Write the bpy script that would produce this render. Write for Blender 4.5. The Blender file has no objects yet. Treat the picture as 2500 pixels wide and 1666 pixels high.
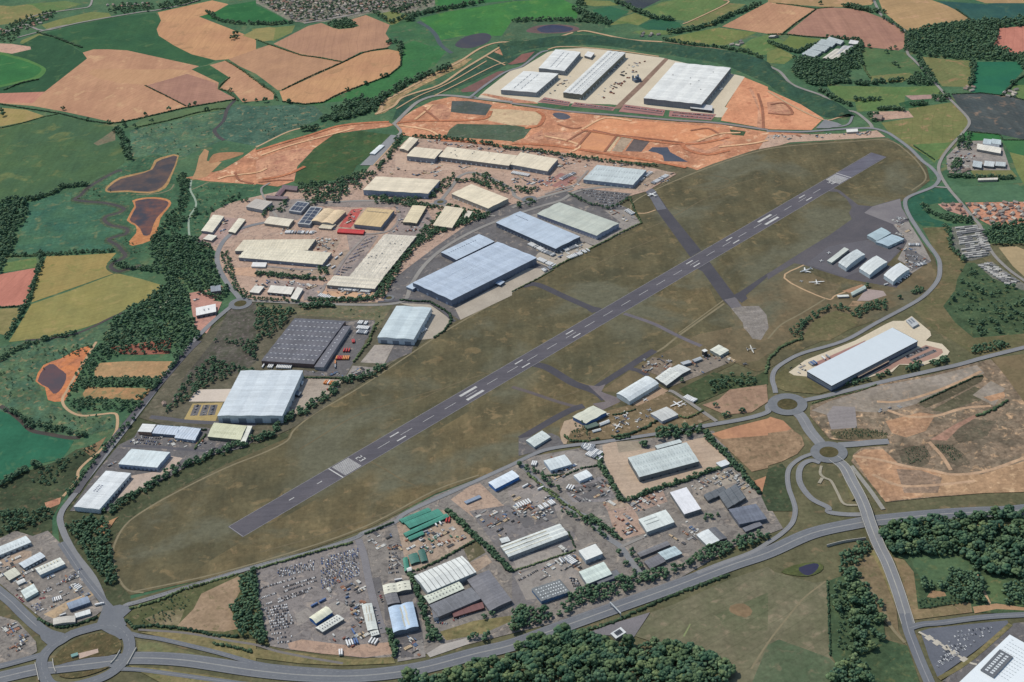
import bpy, bmesh, math, random
from mathutils import Vector, Matrix
from mathutils.geometry import tessellate_polygon
import numpy as np
R = math.radians
rnd = random.Random(7)
S = bpy.context.scene
COL = S.collection
# ---------------------------------------------------------------- camera, sky, sun, exposure
CAM_H, FPX, PITCH, ROLL = 1674.5, 3727.4, R(31.093), R(-5.046)
cd = bpy.data.cameras.new('camera'); cam = bpy.data.objects.new('camera', cd); COL.objects.link(cam)
cd.sensor_width = 36; cd.lens = FPX/2500*36; cd.clip_start = 10; cd.clip_end = 40000
cam.matrix_world = Matrix.Translation((0,0,CAM_H)) @ Matrix.Rotation(R(90)-PITCH,4,'X') @ Matrix.Rotation(ROLL,4,'Z')
S.camera = cam
SUN_EL, SUN_AZ = R(55), R(-50)          # azimuth measured from +Y (away from the camera) towards +X
w = bpy.data.worlds.new('World'); S.world = w; w.use_nodes = True
nt = w.node_tree; bg = nt.nodes['Background']; sk = nt.nodes.new('ShaderNodeTexSky')
sk.sky_type = 'NISHITA'; sk.sun_disc = False; sk.sun_elevation = SUN_EL; sk.sun_rotation = SUN_AZ; sk.altitude = 300
nt.links.new(sk.outputs[0], bg.inputs[0]); bg.inputs[1].default_value = 0.15
sl = bpy.data.lights.new('sun','SUN'); sl.energy = 3.3; sl.angle = R(0.5); sl.color = (1,.945,.865)
so = bpy.data.objects.new('sun', sl); COL.objects.link(so)
sv = Vector((math.sin(SUN_AZ)*math.cos(SUN_EL), math.cos(SUN_AZ)*math.cos(SUN_EL), math.sin(SUN_EL)))
so.rotation_euler = sv.to_track_quat('Z','Y').to_euler(); so.location = (0,2500,3000)
S.view_settings.view_transform = 'Standard'; S.view_settings.look = 'None'; S.view_settings.gamma = 1
S.view_settings.exposure = 0.0
S.render.engine = 'CYCLES'
KEXP = 1.17                               # what a level white sheet renders at under this light
# ---------------------------------------------------------------- picture -> ground
def parse(s):
    out=[]; ox=oy=0; sc=1
    for t in s.split():
        if ',' in t:
            x,y=t.split(','); out.append((ox+float(x)*sc, oy+float(y)*sc))
        elif t=='F': ox=oy=0; sc=2500/2353
        else: oy=int(t[0])*416; ox=int(t[1])*625; sc=1/3.765
    return out
def dedup(p,d=10.5):
    out=[p[0]]
    for q in p[1:]:
        if math.hypot(q[0]-out[-1][0],q[1]-out[-1][1])>d: out.append(q)
    return out
_c,_s=math.cos(ROLL),math.sin(ROLL); _cp,_sp=math.cos(PITCH),math.sin(PITCH)
def gp(p, z=0.0):
    x=(p[0]-1250)/FPX; y=-(p[1]-833)/FPX
    x,y=_c*x-_s*y,_s*x+_c*y
    d=(x,_cp+y*_sp,-_sp+y*_cp); k=(z-CAM_H)/d[2]
    return Vector((d[0]*k,d[1]*k,z))
def W(s,z=0.0): return [gp(p,z) for p in parse(s)]
def smooth(pts, closed=False, n=4):
    m=len(pts)
    if m<3: return list(pts)
    out=[]
    rng=range(m) if closed else range(m-1)
    for i in rng:
        p1,p2=pts[i],pts[(i+1)%m]
        p0=pts[i-1] if (closed or i>0) else p1*2-p2
        p3=pts[(i+2)%m] if (closed or i+2<m) else p2*2-p1
        for k in range(n):
            t=k/n
            out.append(0.5*((2*p1)+(p2-p0)*t+(2*p0-5*p1+4*p2-p3)*t*t+(3*p1-p0-3*p2+p3)*t**3))
    if not closed: out.append(pts[-1])
    return out
# ---------------------------------------------------------------- materials
def lin(c):
    f=lambda v:(v/12.92 if v<=.04045 else ((v+.055)/1.055)**2.4)
    return tuple(f(v/255) for v in c)
def alb(c): return tuple(min(.86,v*k/KEXP) for v,k in zip(lin(c),(1.03,1.0,.91)))+(1,)
class NB:
    def __init__(s,name,rough=.9,spec=.25):
        s.m=bpy.data.materials.new(name); s.m.use_nodes=True; s.t=s.m.node_tree; s.n=s.t.nodes
        s.b=s.n['Principled BSDF']; s.b.inputs['Roughness'].default_value=rough
        s.b.inputs['Specular IOR Level'].default_value=spec
        s.tc=s.n.new('ShaderNodeTexCoord').outputs['Object']
    def l(s,a,b): s.t.links.new(a,b)
    def val(s,i,v):
        if hasattr(v,'is_output'): s.l(v,i)
        else: i.default_value=v
    def math(s,op,a,b=0.0,c=0.0):
        n=s.n.new('ShaderNodeMath'); n.operation=op
        for i,v in zip(n.inputs,(a,b,c)): s.val(i,v)
        return n.outputs[0]
    def noise(s,scale,detail=4,rough=.6,vec=None,dist=0.0):
        n=s.n.new('ShaderNodeTexNoise'); n.inputs['Scale'].default_value=scale; n.inputs['Detail'].default_value=detail
        n.inputs['Roughness'].default_value=rough; n.inputs['Distortion'].default_value=dist
        s.l(vec or s.tc,n.inputs['Vector']); return n.outputs['Fac']
    def rng(s,v,a,b,c=0.0,d=1.0):
        n=s.n.new('ShaderNodeMapRange'); n.clamp=True; s.val(n.inputs[0],v)
        for i,x in zip((1,2,3,4),(a,b,c,d)): n.inputs[i].default_value=x
        return n.outputs[0]
    def mix(s,f,a,b,mode='MIX'):
        n=s.n.new('ShaderNodeMix'); n.data_type='RGBA'; n.blend_type=mode
        s.val(n.inputs[0],f); s.val(n.inputs[6],a); s.val(n.inputs[7],b); return n.outputs[2]
    def map(s,rot=0.0,scale=(1,1,1)):
        n=s.n.new('ShaderNodeMapping'); n.inputs['Rotation'].default_value=(0,0,rot); n.inputs['Scale'].default_value=scale
        s.l(s.tc,n.inputs[0]); return n.outputs[0]
    def xyz(s,vec=None):
        n=s.n.new('ShaderNodeSeparateXYZ'); s.l(vec or s.tc,n.inputs[0]); return n.outputs
    def vor(s,scale,vec=None,out='Distance'):
        n=s.n.new('ShaderNodeTexVoronoi'); n.inputs['Scale'].default_value=scale; s.l(vec or s.tc,n.inputs['Vector']); return n.outputs[out]
    def gain(s,col,fac,lo,hi):            # col * map(fac -> lo..hi)
        g=s.rng(fac,.3,.7,lo,hi)
        c=s.n.new('ShaderNodeCombineColor'); [s.l(g,c.inputs[i]) for i in range(3)]
        return s.mix(1.0,col,c.outputs[0],'MULTIPLY')
    def done(s,col,bump=None):
        s.val(s.b.inputs['Base Color'],col); return s.m
_mc={}
def ground(kind,c1,c2=None,big=90,stripe=None,c3=None,fine=.22):
    """mottled natural surface: c1/c2 in large patches, c3 in scarce spots, stripe=(deg,period,strength)"""
    key=(kind,c1,c2,big,stripe,c3,fine)
    if key in _mc: return _mc[key]
    b=NB(kind,.95,.1); c2=c2 or tuple(int(v*.86) for v in c1)
    f=b.rng(b.noise(1/big,6,.62,dist=.3),.38,.62); col=b.mix(f,alb(c1),alb(c2))
    if c3:
        g=b.rng(b.noise(1/(big*.37),5,.65,dist=.6),.56,.66); col=b.mix(g,col,alb(c3))
    if stripe:
        a,per,st=stripe
        x=b.xyz(b.map(R(a)))[0]; n=b.noise(1/60,3)
        ph=b.math('ADD',b.math('DIVIDE',x,per),b.math('MULTIPLY',n,1.6))
        wv=b.math('PINGPONG',ph,.5); col=b.gain(col,b.rng(wv,0,.5,.3,.7),1-st*.4,1+st*.3)
        st2=b.noise(.045,4,.7,vec=b.map(R(a),(1,.06,1))); col=b.gain(col,st2,1-st*1.4,1+st*1.2)
        if kind in('stubble','crop','ploughed_field','pasture'):      # tramlines left by the sprayer
            fr=b.math('FRACT',b.math('ADD',b.math('DIVIDE',x,26.0),b.math('MULTIPLY',b.noise(1/300,2),1.5))); ln=b.math('LESS_THAN',fr,.075)
            col=b.mix(b.math('MULTIPLY',ln,.45),col,tuple(v*.8 for v in alb(c2)[:3])+(1,))
        if kind=='airfield_grass':
            col=b.gain(col,b.noise(.02,6,.72,vec=b.map(R(a+8),(1,.22,1)),dist=.8),.8,1.2); col=b.mix(b.rng(b.noise(.004,4,.6,dist=.5),.5,.62),col,b.gain(alb((104,103,86)),b.noise(.05,4,.7),.85,1.12))
    col=b.gain(col,b.noise(.11,5,.7),1-fine,1+fine)
    col=b.gain(col,b.noise(.017,4,.6),1-fine*.7,1+fine*.6)
    _mc[key]=b.done(col); return _mc[key]
def paved(kind,c1,c2=None,big=40,streak=None,fine=.1,clutter=None):
    key=('p',kind,c1,c2,big,streak,fine,clutter)
    if key in _mc: return _mc[key]
    b=NB(kind,.85,.3); c2=c2 or tuple(int(v*.84) for v in c1)
    col=b.mix(b.rng(b.noise(1/big,6,.65,dist=.4),.36,.64),alb(c1),alb(c2))
    if streak is not None:
        col=b.gain(col,b.noise(.12,4,.7,vec=b.map(R(streak),(.03,1,1))),.84,1.14)
    if clutter:                                   # oil stains, gravel and tyre-worn ground of a work yard
        col=b.mix(b.math('MULTIPLY',b.rng(b.noise(.06,5,.75,dist=1.5),.5,.6),clutter),col,alb((70,66,66)))
        col=b.mix(b.math('MULTIPLY',b.rng(b.noise(.045,5,.7,dist=.8),.56,.64),clutter*.8),col,alb((198,182,166)))
    col=b.gain(col,b.noise(.25,4,.7),1-fine,1+fine)
    _mc[key]=b.done(col); return _mc[key]
def water(c1,c2):
    key=('w',c1,c2)
    if key in _mc: return _mc[key]
    b=NB('water',.4,.1); col=b.mix(b.rng(b.noise(1/45,3),.4,.65),alb(c1),alb(c2)); _mc[key]=b.done(col); return _mc[key]
def sheet(kind,c,axis=0,period=0,line=.5,dark=.75,dirt=.12,rough=.55,band=None):
    """profiled metal / membrane: seams along one local axis, soft dirt"""
    key=('s',kind,c,axis,period,line,dark,dirt,rough,band)
    if key in _mc: return _mc[key]
    b=NB(kind,rough,.35); col=alb(c)
    x=b.xyz()
    if period:
        fr=b.math('FRACT',b.math('ADD',b.math('DIVIDE',x[axis],period),.37)); ln=b.math('LESS_THAN',fr,line/period)
        col=b.mix(ln,col,tuple(v*dark for v in alb(c)[:3])+(1,))
        fr2=b.math('FLOOR',b.math('DIVIDE',x[axis],period*.5)); wn=b.n.new('ShaderNodeTexWhiteNoise'); wn.noise_dimensions='1D'; b.l(fr2,wn.inputs['W'])
        col=b.gain(col,b.rng(wn.outputs['Value'],0,1,.3,.7),.93,1.05)
    if band:
        z0,z1,bc=band
        inb=b.math('MULTIPLY',b.math('GREATER_THAN',x[2],z0),b.math('LESS_THAN',x[2],z1)); col=b.mix(inb,col,alb(bc))
    col=b.gain(col,b.noise(.05,5,.65,dist=.5),1-dirt,1+dirt*.6)
    if kind=='roof_sheet': col=b.gain(col,b.noise(.3,4,.7,vec=b.map(0,(.06,1,1) if axis==1 else (1,.06,1))),1-dirt*.9,1+dirt*.5)
    col=b.gain(col,b.noise(.35,3,.6),1-dirt*.6,1+dirt*.5)
    _mc[key]=b.done(col); return _mc[key]
def plain(kind,c,rough=.5,spec=.4,dirt=.06):
    key=('x',kind,c,rough,dirt)
    if key in _mc: return _mc[key]
    b=NB(kind,rough,spec); col=b.gain(alb(c),b.noise(.5,3),1-dirt,1+dirt); _mc[key]=b.done(col); return _mc[key]
def leafmat(kind,c1,c2):
    key=('l',kind,c1,c2)
    if key in _mc: return _mc[key]
    b=NB(kind,.9,.1); oi=b.n.new('ShaderNodeObjectInfo').outputs['Random']
    col=b.mix(b.rng(b.noise(.25,4,.7),.35,.65),alb(c1),alb(c2))
    geo=b.n.new('ShaderNodeNewGeometry').outputs['Random Per Island']; col=b.mix(b.rng(oi,.55,1,0,.6),col,alb((112,122,82))); col=b.mix(b.rng(geo,.7,1,0,.55),col,alb((104,122,88)))
    col=b.gain(col,b.rng(geo,0,1,.3,.7),.7,1.3); col=b.gain(col,b.rng(oi,0,1,.3,.7),.8,1.2)
    _mc[key]=b.done(col); return _mc[key]
# ---------------------------------------------------------------- objects
def tag(o,label=None,cat=None,group=None,kind=None):
    if label: o['label']=label
    if cat: o['category']=cat
    if group: o['group']=group
    if kind: o['kind']=kind
    return o
def obj(name,verts,faces,mat,parent=None,mi=None,shade=False):
    me=bpy.data.meshes.new(name); me.from_pydata([tuple(v) for v in verts],[],faces)
    for m in (mat if isinstance(mat,(list,tuple)) else [mat]): me.materials.append(m)
    if mi: me.polygons.foreach_set('material_index',mi)
    me.update(); o=bpy.data.objects.new(name,me); COL.objects.link(o)
    if parent: o.parent=parent
    return o
def empty(name,loc,rz=0,label=None,cat=None,group=None):
    o=bpy.data.objects.new(name,None); COL.objects.link(o); o.location=loc; o.rotation_euler=(0,0,rz); o.empty_display_size=5
    return tag(o,label,cat,group)
def part(src,parent,loc=None,rz=None,name=None):
    c=src.copy(); COL.objects.link(c); c.parent=parent
    if loc is not None: c.location=loc
    return c
PATCH=[]; ZN=[0.0]
def nextz(): ZN[0]+=.003; return ZN[0]
def inside(x,y,poly):
    r=False; j=len(poly)-1
    for i in range(len(poly)):
        xi,yi=poly[i][0],poly[i][1]; xj,yj=poly[j][0],poly[j][1]
        if (yi>y)!=(yj>y) and x<(xj-xi)*(y-yi)/(yj-yi)+xi: r=not r
        j=i
    return r
def addpatch(poly,z):
    xs=[p[0] for p in poly]; ys=[p[1] for p in poly]; PATCH.append((min(xs),max(xs),min(ys),max(ys),poly,z))
def gz(x,y):
    for a,b,c,d,poly,z in reversed(PATCH):
        if a<=x<=b and c<=y<=d and inside(x,y,poly): return z
    return 0.0
def at(p):
    q=gp(p,.6); return gp(p,gz(q.x,q.y))
def poly(name,s,mat,sm=0,label=None,z=None):
    z=nextz() if z is None else z
    pts=W(s,z)
    if sm: pts=smooth(pts,True,sm)
    o=obj(name,pts,[tuple(t) for t in tessellate_polygon([pts])],mat); tag(o,label,kind='structure'); addpatch(pts,z)
    return o
def ribbon(pts,w,closed=False):
    n=len(pts); L=[];Rr=[]
    for i in range(n):
        a=pts[i-1] if (i>0 or closed) else pts[i]; b=pts[(i+1)%n] if (i<n-1 or closed) else pts[i]
        d=(b-a); d.z=0; d.normalize(); nn=Vector((-d.y,d.x,0))*w/2; L.append(pts[i]+nn); Rr.append(pts[i]-nn)
    return L,Rr
def road(name,s,w,mat,closed=False,sm=4,marks=None,label=None):
    """s: picture polyline of the centre line; w: width in metres"""
    z=nextz(); pts=[gp(p,z) for p in dedup(parse(s))]; pts=smooth(pts,closed,sm) if sm else pts
    L,Q=ribbon(pts,w,closed); n=len(pts); V=L+Q
    F=[(i,n+i,n+(i+1)%n,(i+1)%n) for i in range(n if closed else n-1)]
    o=obj(name,V,F,mat); tag(o,label,kind='structure')
    for i in range(n if closed else n-1): 
        addpatch([L[i],Q[i],Q[(i+1)%n],L[(i+1)%n]],z)
    if marks:
        for off,ww,dash,mm in marks:
            line('road_marking',pts,off,ww,dash,mm)
    return pts
def resample(pts,step):
    out=[pts[0]]; acc=0
    for a,b in zip(pts,pts[1:]):
        L=(b-a).length
        if L<1e-6: continue
        t=step-acc
        while t<=L: out.append(a+(b-a)*(t/L)); t+=step
        acc=(acc+L)%step
    return out
def line(name,pts,off,w,dash,mat):
    zz=nextz(); V=[];F=[]
    if dash:
        p=resample(pts,dash[0])
        for i in range(0,len(p)-1):
            d=(p[i+1]-p[i]).normalized(); nn=Vector((-d.y,d.x,0)); a=p[i]+nn*off; e=a+d*dash[1]; k=len(V)
            for q in (a+nn*w/2,a-nn*w/2,e-nn*w/2,e+nn*w/2): V.append((q.x,q.y,zz))
            F.append((k,k+1,k+2,k+3))
    else:
        L,Q=ribbon(pts,2); n=len(pts)
        for i in range(n):
            nn=(L[i]-Q[i]).normalized()
            for q in (pts[i]+nn*(off+w/2),pts[i]+nn*(off-w/2)): V.append((q.x,q.y,zz))
        F=[(2*i,2*i+1,2*i+3,2*i+2) for i in range(n-1)]
    o=obj(name,V,F,mat); tag(o,kind='structure'); return o
def box(V,F,x0,y0,z0,x1,y1,z1,mi=None,M=0):
    k=len(V)
    for z in (z0,z1):
        for x,y in ((x0,y0),(x1,y0),(x1,y1),(x0,y1)): V.append((x,y,z))
    fs=[(0,3,2,1),(4,5,6,7),(0,1,5,4),(1,2,6,5),(2,3,7,6),(3,0,4,7)]
    F.extend([tuple(k+i for i in f) for f in fs])
    if mi is not None: mi.extend([M]*6)
# ================================================================ GROUND
gbase=ground('meadow',(66,100,76),(84,112,82),140,None,(108,116,84),.25)
V=[(-9000,300,0),(9000,300,0),(9000,15000,0),(-9000,15000,0)]
tag(obj('ground',V,[(0,1,2,3)],gbase),'open green farmland running to the horizon',kind='structure')
TAN=ground('stubble',(188,146,116),(176,134,108),160,(35,14,.07),(196,158,124),.07)
TANP=ground('stubble',(170,130,112),(156,118,104),140,(118,13,.11),None,.07)
TANO=ground('stubble',(176,146,108),(160,134,100),150,(70,15,.06),(186,150,118),.08)
TANL=ground('stubble',(193,150,112),(182,138,106),170,(12,16,.06),(168,132,100),.07)
PINK=ground('ploughed_field',(190,128,112),(178,118,104),100,(20,12,.07),None,.06)
DKG=ground('crop',(50,88,62),(60,98,66),150,(60,20,.06),(76,104,70),.14)
BRG=ground('crop',(62,118,68),(54,106,64),150,(70,22,.05),(88,128,76),.12)
TEAL=ground('meadow',(60,100,84),(74,110,84),90,(75,18,.1),(104,118,88),.28)
MARSH=ground('meadow',(80,108,92),(62,92,80),45,None,(132,126,98),.36)
OLV=ground('pasture',(112,124,78),(124,128,82),120,(30,18,.05),(98,118,72),.14)
OLV2=ground('pasture',(92,120,74),(104,122,78),110,(30,18,.05),(122,128,84),.15)
STR=ground('pasture',(122,122,82),(110,118,78),120,(50,16,.05),(150,126,94),.15)
GOLD=ground('crop',(160,140,90),(146,134,86),110,(68,12,.07),(130,128,78),.1)
GOLD2=ground('crop',(146,138,86),(136,132,84),120,(70,13,.06),(156,142,94),.11)
GRN0=ground('pasture',(70,98,72),(78,104,70),170,(12,26,.07),(104,116,76),.16)
SLATE=ground('crop',(82,88,88),(72,80,82),90,(-38,14,.16),(128,112,100),.12)
EARTH=ground('bare_earth',(202,146,114),(176,124,98),75,(20,30,.08),(224,186,154),.27)
EARTH2=ground('bare_earth',(212,154,120),(200,140,108),80,(40,25,.06),(186,126,98),.18)
EARTHP=ground('bare_earth',(178,128,106),(204,156,126),40,(65,22,.1),(150,108,92),.24)
SAND=ground('bare_earth',(206,182,148),(192,168,138),45,None,(180,150,124),.16)
BUND=ground('embankment_grass',(50,80,68),(60,88,68),70,(40,22,.08),(86,100,74),.26)
AIR=ground('airfield_grass',(103,96,73),(86,84,66),95,(-38,17,.07),(122,109,82),.19)
AIRB=ground('airfield_grass',(116,104,82),(104,96,76),60,(-38,17,.05),(128,112,88),.16)
HEATH=ground('rough_grass',(112,104,78),(98,98,70),60,None,(128,112,86),.24)
SCRUB=ground('scrub',(76,94,68),(64,84,62),35,None,(98,104,72),.34)
DSC=ground('scrub',(74,84,62),(62,74,56),40,None,(104,94,74),.34)
WASTE=ground('waste_ground',(142,124,106),(112,102,88),45,(25,14,.14),(186,156,126),.42)
WASTEP=ground('waste_ground',(180,142,112),(160,128,104),45,(25,12,.1),(192,160,130),.28)
WASTEG=ground('waste_ground',(150,141,132),(138,129,118),60,(25,16,.07),(164,148,132),.22)
VERGE=ground('verge_grass',(136,124,90),(116,112,80),30,None,(100,104,70),.3)
TANF=ground('rough_grass',(184,138,108),(172,128,102),60,(20,12,.06),None,.12)
BRF=ground('rough_grass',(154,130,106),(136,114,92),40,(20,10,.08),(120,106,84),.3)
FLD=ground('pasture',(116,112,92),(106,106,84),70,(55,14,.05),(132,122,102),.22)
FLDG=ground('pasture',(86,102,78),(94,104,82),60,(55,14,.05),(112,112,90),.24)
ASPH=paved('asphalt',(112,116,122),(104,108,116),60,None,.07)
ASPHL=paved('asphalt',(132,134,138),(122,124,128),60,None,.07)
ASPHW=paved('asphalt',(146,143,139),(134,131,128),60,None,.08)
ASPHD=paved('asphalt',(92,91,97),(84,84,90),45,None,.1)
RWY=paved('runway_asphalt',(94,91,98),(84,82,90),70,36.5,.09)
TWY=paved('runway_asphalt',(68,67,74),(78,76,82),50,None,.1)
APR=paved('runway_asphalt',(82,80,86),(94,90,94),70,None,.1)
CONC=paved('concrete',(176,167,154),(164,155,143),40,None,.09)
CREAM=paved('concrete',(208,196,174),(198,186,165),55,None,.09)
OLDC=paved('concrete',(142,136,131),(122,116,110),16,20,.24,.2)
YPINK=paved('yard',(186,158,140),(172,146,130),45,None,.12,.45)
YGREY=paved('yard',(138,132,126),(122,117,113),30,None,.13,.5)
YTAN=paved('yard',(172,152,134),(158,140,124),40,None,.13,.4)
YDK=paved('yard',(108,106,107),(96,94,96),40,None,.1,.4)
YLIT=paved('yard',(152,146,140),(140,134,130),40,None,.12,.35)
REDP=paved('car_park',(164,120,114),(152,110,106),50,None,.1)
WHITE=paved('paint',(198,198,196),(178,178,178),12,None,.12)
EDGE=paved('paint',(150,150,152),(138,138,142),12,None,.1)
PATHM=paved('path',(190,160,126),(176,148,118),30,None,.1)
PATHG=paved('path',(134,124,98),(122,114,90),30,None,.1)
WDK=water((74,74,84),(88,78,78)); WBL=water((52,56,80),(64,62,76)); WBR=water((96,72,74),(80,70,76)); RIV=water((66,62,58),(78,70,64))
poly('rough_ground','F 1300,330 1560,370 1700,345 1810,322 1640,430 1520,540 1250,660 1050,745 930,695 1400,430',ground('rough_grass',(104,99,80),(92,90,72),40,None,(126,112,90),.28))
poly('rough_ground','F -30,1330 130,1290 250,1390 700,1270 1200,1060 1300,1000 1440,890 1640,810 1740,770 1900,760 2110,690 2190,560 2390,560 2390,1600 -30,1600',ground('rough_grass',(104,101,78),(92,93,70),70,None,(122,110,86),.26))
poly('rough_ground','F 130,1180 260,1000 350,890 480,740 560,690 1050,735 960,840 880,900 700,1020 610,1060 450,1140 320,1230 300,1300 300,1390 240,1400 140,1280',ground('scrub',(84,88,66),(72,80,60),40,None,(108,100,80),.3))
# ---- far fields, from the top left round to the right
poly('field','00 -20,50 100,60 260,40 560,60 600,90 430,130 200,210 0,230 -20,230',ground('pasture',(134,128,86),(116,122,78),90,None,(150,132,92),.14))
poly('field','00 230,40 600,10 760,40 560,95 430,130 300,50',OLV2)
poly('field','00 560,175 840,110 1000,120 1030,160 700,215 430,270 380,230',OLV)
poly('field','00 200,370 360,310 400,330 260,410 180,400',OLV)
poly('field','00 430,300 1030,160 1430,120 1480,190 1440,290 1460,330 1600,420 1760,500 1980,560 1900,600 1830,610 1170,465 860,455 760,485 700,440 550,360 430,320',DKG)
poly('field','00 -20,490 200,410 360,325 550,360 700,450 760,485 800,540 410,845 0,860 -20,860',ground('crop',(54,90,64),(48,82,58),120,(20,20,.05),(70,100,68),.12))
poly('field','00 -20,495 130,515 260,550 400,615 420,660 350,725 200,760 0,805 -20,805',ground('crop',(78,122,70),(88,126,72),100,(20,20,.05),None,.1),3)
poly('field','00 -20,520 120,535 250,570 365,620 375,655 310,710 180,745 0,785 -20,785',BRG,3)
poly('yard','00 -20,400 100,405 280,430 285,455 110,495 0,480',paved('yard',(196,158,136),(182,146,128),30,None,.12,.3))
poly('field','00 760,485 860,455 1000,455 1170,465 1830,610 1760,640 2010,760 2000,820 2170,910 1830,970 1710,990 1330,1080 1130,1120 1060,1130 600,1030 300,975 -20,950 -20,860 410,845 800,540',TAN)
poly('field','00 -20,860 410,845 300,950 -20,945',ground('stubble',(190,136,116),(178,126,110),100,(10,14,.06),None,.07))
poly('field','00 1340,790 1720,680 2000,770 2000,820 2170,910 1830,970 1710,975',TANP)
poly('field','00 840,640 1300,640 1740,650 1330,780 900,720',ground('stubble',(192,152,118),(182,142,110),100,(20,14,.04),None,.06),2)
poly('field','00 1760,640 1920,600 2110,715 2010,760',DKG)
poly('field','00 1450,115 1950,5 2100,40 1980,110 1830,155 2230,310 2353,370 2353,460 2100,545 1980,555 1760,500 1600,420 1460,330 1440,270 1480,190',TANL)
poly('field','00 1930,600 2070,560 2200,630 01 0,740 165,860 160,915 0,930 00 2230,940 2150,850 2020,815 2110,715',TAN)
poly('field','00 2100,545 01 0,455 120,415 420,510 800,575 240,830 200,830 0,680 00 2200,610',ground('stubble',(170,132,106),(182,142,112),120,(35,14,.06),None,.07))
poly('field','01 160,405 480,240 600,212 700,255 760,270 880,260 950,240 860,185 1010,140 1230,230 1190,310 1255,400 1200,440 960,480 800,565 420,505',ground('stubble',(178,138,112),(166,128,106),120,(0,14,.06),None,.07))
poly('field','01 240,835 800,580 1010,480 1220,455 1320,475 1335,610 1230,690 1100,740 800,860 620,940 450,955 250,935 215,840',TANL)
poly('field','00 2100,50 2353,10 01 0,50 160,120 300,200 0,215 00 2353,215 2000,190 1830,155 1980,110',ground('crop',(52,106,64),(46,98,60),110,None,(66,116,70),.1))
poly('field','01 -40,265 200,250 360,235 330,300 160,380 0,330',OLV)
poly('field','00 2230,330 01 0,265 120,250 180,260 160,370 60,385',ground('pasture',(150,138,92),(138,132,88),50,None,None,.12))
poly('town_ground','01 0,-20 700,-20 1200,-20 1650,-20 1640,60 1430,130 1240,110 1020,130 860,180 600,205 440,210 300,190 160,110 0,30',paved('town',(140,132,120),(98,110,88),35,None,.3,.45))
poly('field','01 1130,130 1230,105 1410,140 1290,220 1240,230',OLV)
poly('field','01 1640,-20 2353,-20 2353,5 1960,40 1700,90 1650,40',BRG)
poly('field','01 1240,240 1330,200 1420,185 1560,290 1680,420 1750,470 1640,610 1200,900 640,945 560,965 450,955 620,940 1230,690 1335,610 1340,500 1310,440 1220,310',ground('meadow',(60,108,68),(66,116,70),130,None,(88,110,78),.2))
poly('field','01 1500,170 1760,110 2353,15 02 450,-10 600,60 600,170 0,200 01 2353,330 2150,330 1900,330 1700,370 1640,300 1560,220',ground('meadow',(70,124,66),(62,114,66),150,(40,24,.04),(90,132,72),.14))
poly('field','01 1240,240 1330,200 1420,185 1510,240 1640,340 1690,420 1620,430 1450,380 1350,420 1310,440 1220,330',ground('meadow',(62,100,72),(70,108,72),90,None,(100,108,84),.22))
poly('pond','01 1830,410 1920,340 2080,305 2160,330 2130,390 1990,440 1880,440',water((62,58,66),(70,64,66)),3)
poly('marsh','01 0,980 300,965 540,975 620,1050 560,1110 300,1210 60,1330 0,1345 00 2060,1290 1980,1200 2050,1080 2100,1000 2180,960',MARSH)
poly('marsh','00 1190,1200 1600,1110 2000,1020 2090,1010 2060,1120 1980,1200 2050,1290 1700,1440 1300,1450 1170,1440 1200,1300',ground('meadow',(70,102,86),(90,116,88),50,(75,20,.08),(134,128,98),.34))
poly('field','00 1150,1180 1330,1085 1830,980 2170,920 2100,1000 1560,1105 1270,1165',ground('pasture',(96,118,82),(88,110,80),60,None,None,.2))
poly('field','00 -20,1195 430,1080 540,1060 1060,1170 1050,1210 850,1320 1080,1300 1140,1340 1140,1500 1050,1566 10 900,60 750,150 600,130 470,230 320,280 0,300 -20,300',GRN0)
poly('field','00 860,1320 940,1270 1060,1185 1060,1290 900,1340',ground('rough_grass',(128,116,96),(110,112,92),30,None,None,.25))
poly('field','00 -20,990 240,1010 400,1065 290,1110 0,1165 -20,1165',ground('crop',(152,138,88),(160,140,96),60,(10,14,.05),None,.1))
poly('field','02 1200,90 1380,20 1500,0 1940,-10 1975,25 1640,195 1400,175 1290,150',OLV2)
poly('field','02 640,0 900,10 980,50 760,60 650,40',OLV); poly('field','02 740,90 900,60 1080,110 1040,130 880,220 760,130',ground('crop',(50,98,76),(58,104,72),80,None,None,.14))
poly('field','02 890,235 1010,160 1130,120 1275,175 1160,235 1060,215',OLV); poly('field','02 1160,240 1300,180 1420,180 1540,210 1560,250 1460,285 1250,275',ground('crop',(48,92,74),(54,100,72),70,None,None,.12))
poly('field','02 960,10 1370,-20 1370,0 1160,100 980,40',ground('crop',(60,68,76),(70,78,80),60,None,None,.14))
poly('field','02 1120,290 1300,275 1480,285 1440,320 1180,320',OLV2)
poly('field','02 1560,245 1640,205 1980,30 2150,40 2040,110 1900,190 1840,240',STR)
poly('field','02 1430,350 1560,320 1900,255 2250,300 2180,330 1960,420 1560,400',ground('pasture',(104,122,72),(120,126,80),80,(20,20,.05),(146,132,90),.14))
poly('field','02 2070,450 2200,360 2353,320 03 180,390 120,430 0,480 02 2353,500 2260,520',OLV2)
poly('field','03 -10,480 100,440 250,520 150,590 -10,580',OLV)
poly('field','02 1930,245 2353,20 03 0,20 440,85 120,325 0,315 02 2353,312',TAN)
poly('field','03 80,-20 1000,-20 950,45 700,65 470,62 250,45 0,20 0,0',TANO)
poly('field','03 160,318 450,85 580,70 700,75 800,88 900,110 1060,170 1180,240 1260,310 1255,440 1200,465 870,430 830,370 600,345',TANP)
poly('field','03 1010,-20 1500,0 1720,80 1870,190 1600,215 1450,260 1300,290 1230,250 1060,110',TANO)
poly('field','03 1560,10 2000,40 2200,20 2380,40 2380,180 1880,195 1720,90',ground('crop',(48,84,82),(56,92,84),110,(-5,20,.07),(70,98,84),.12))
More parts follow.
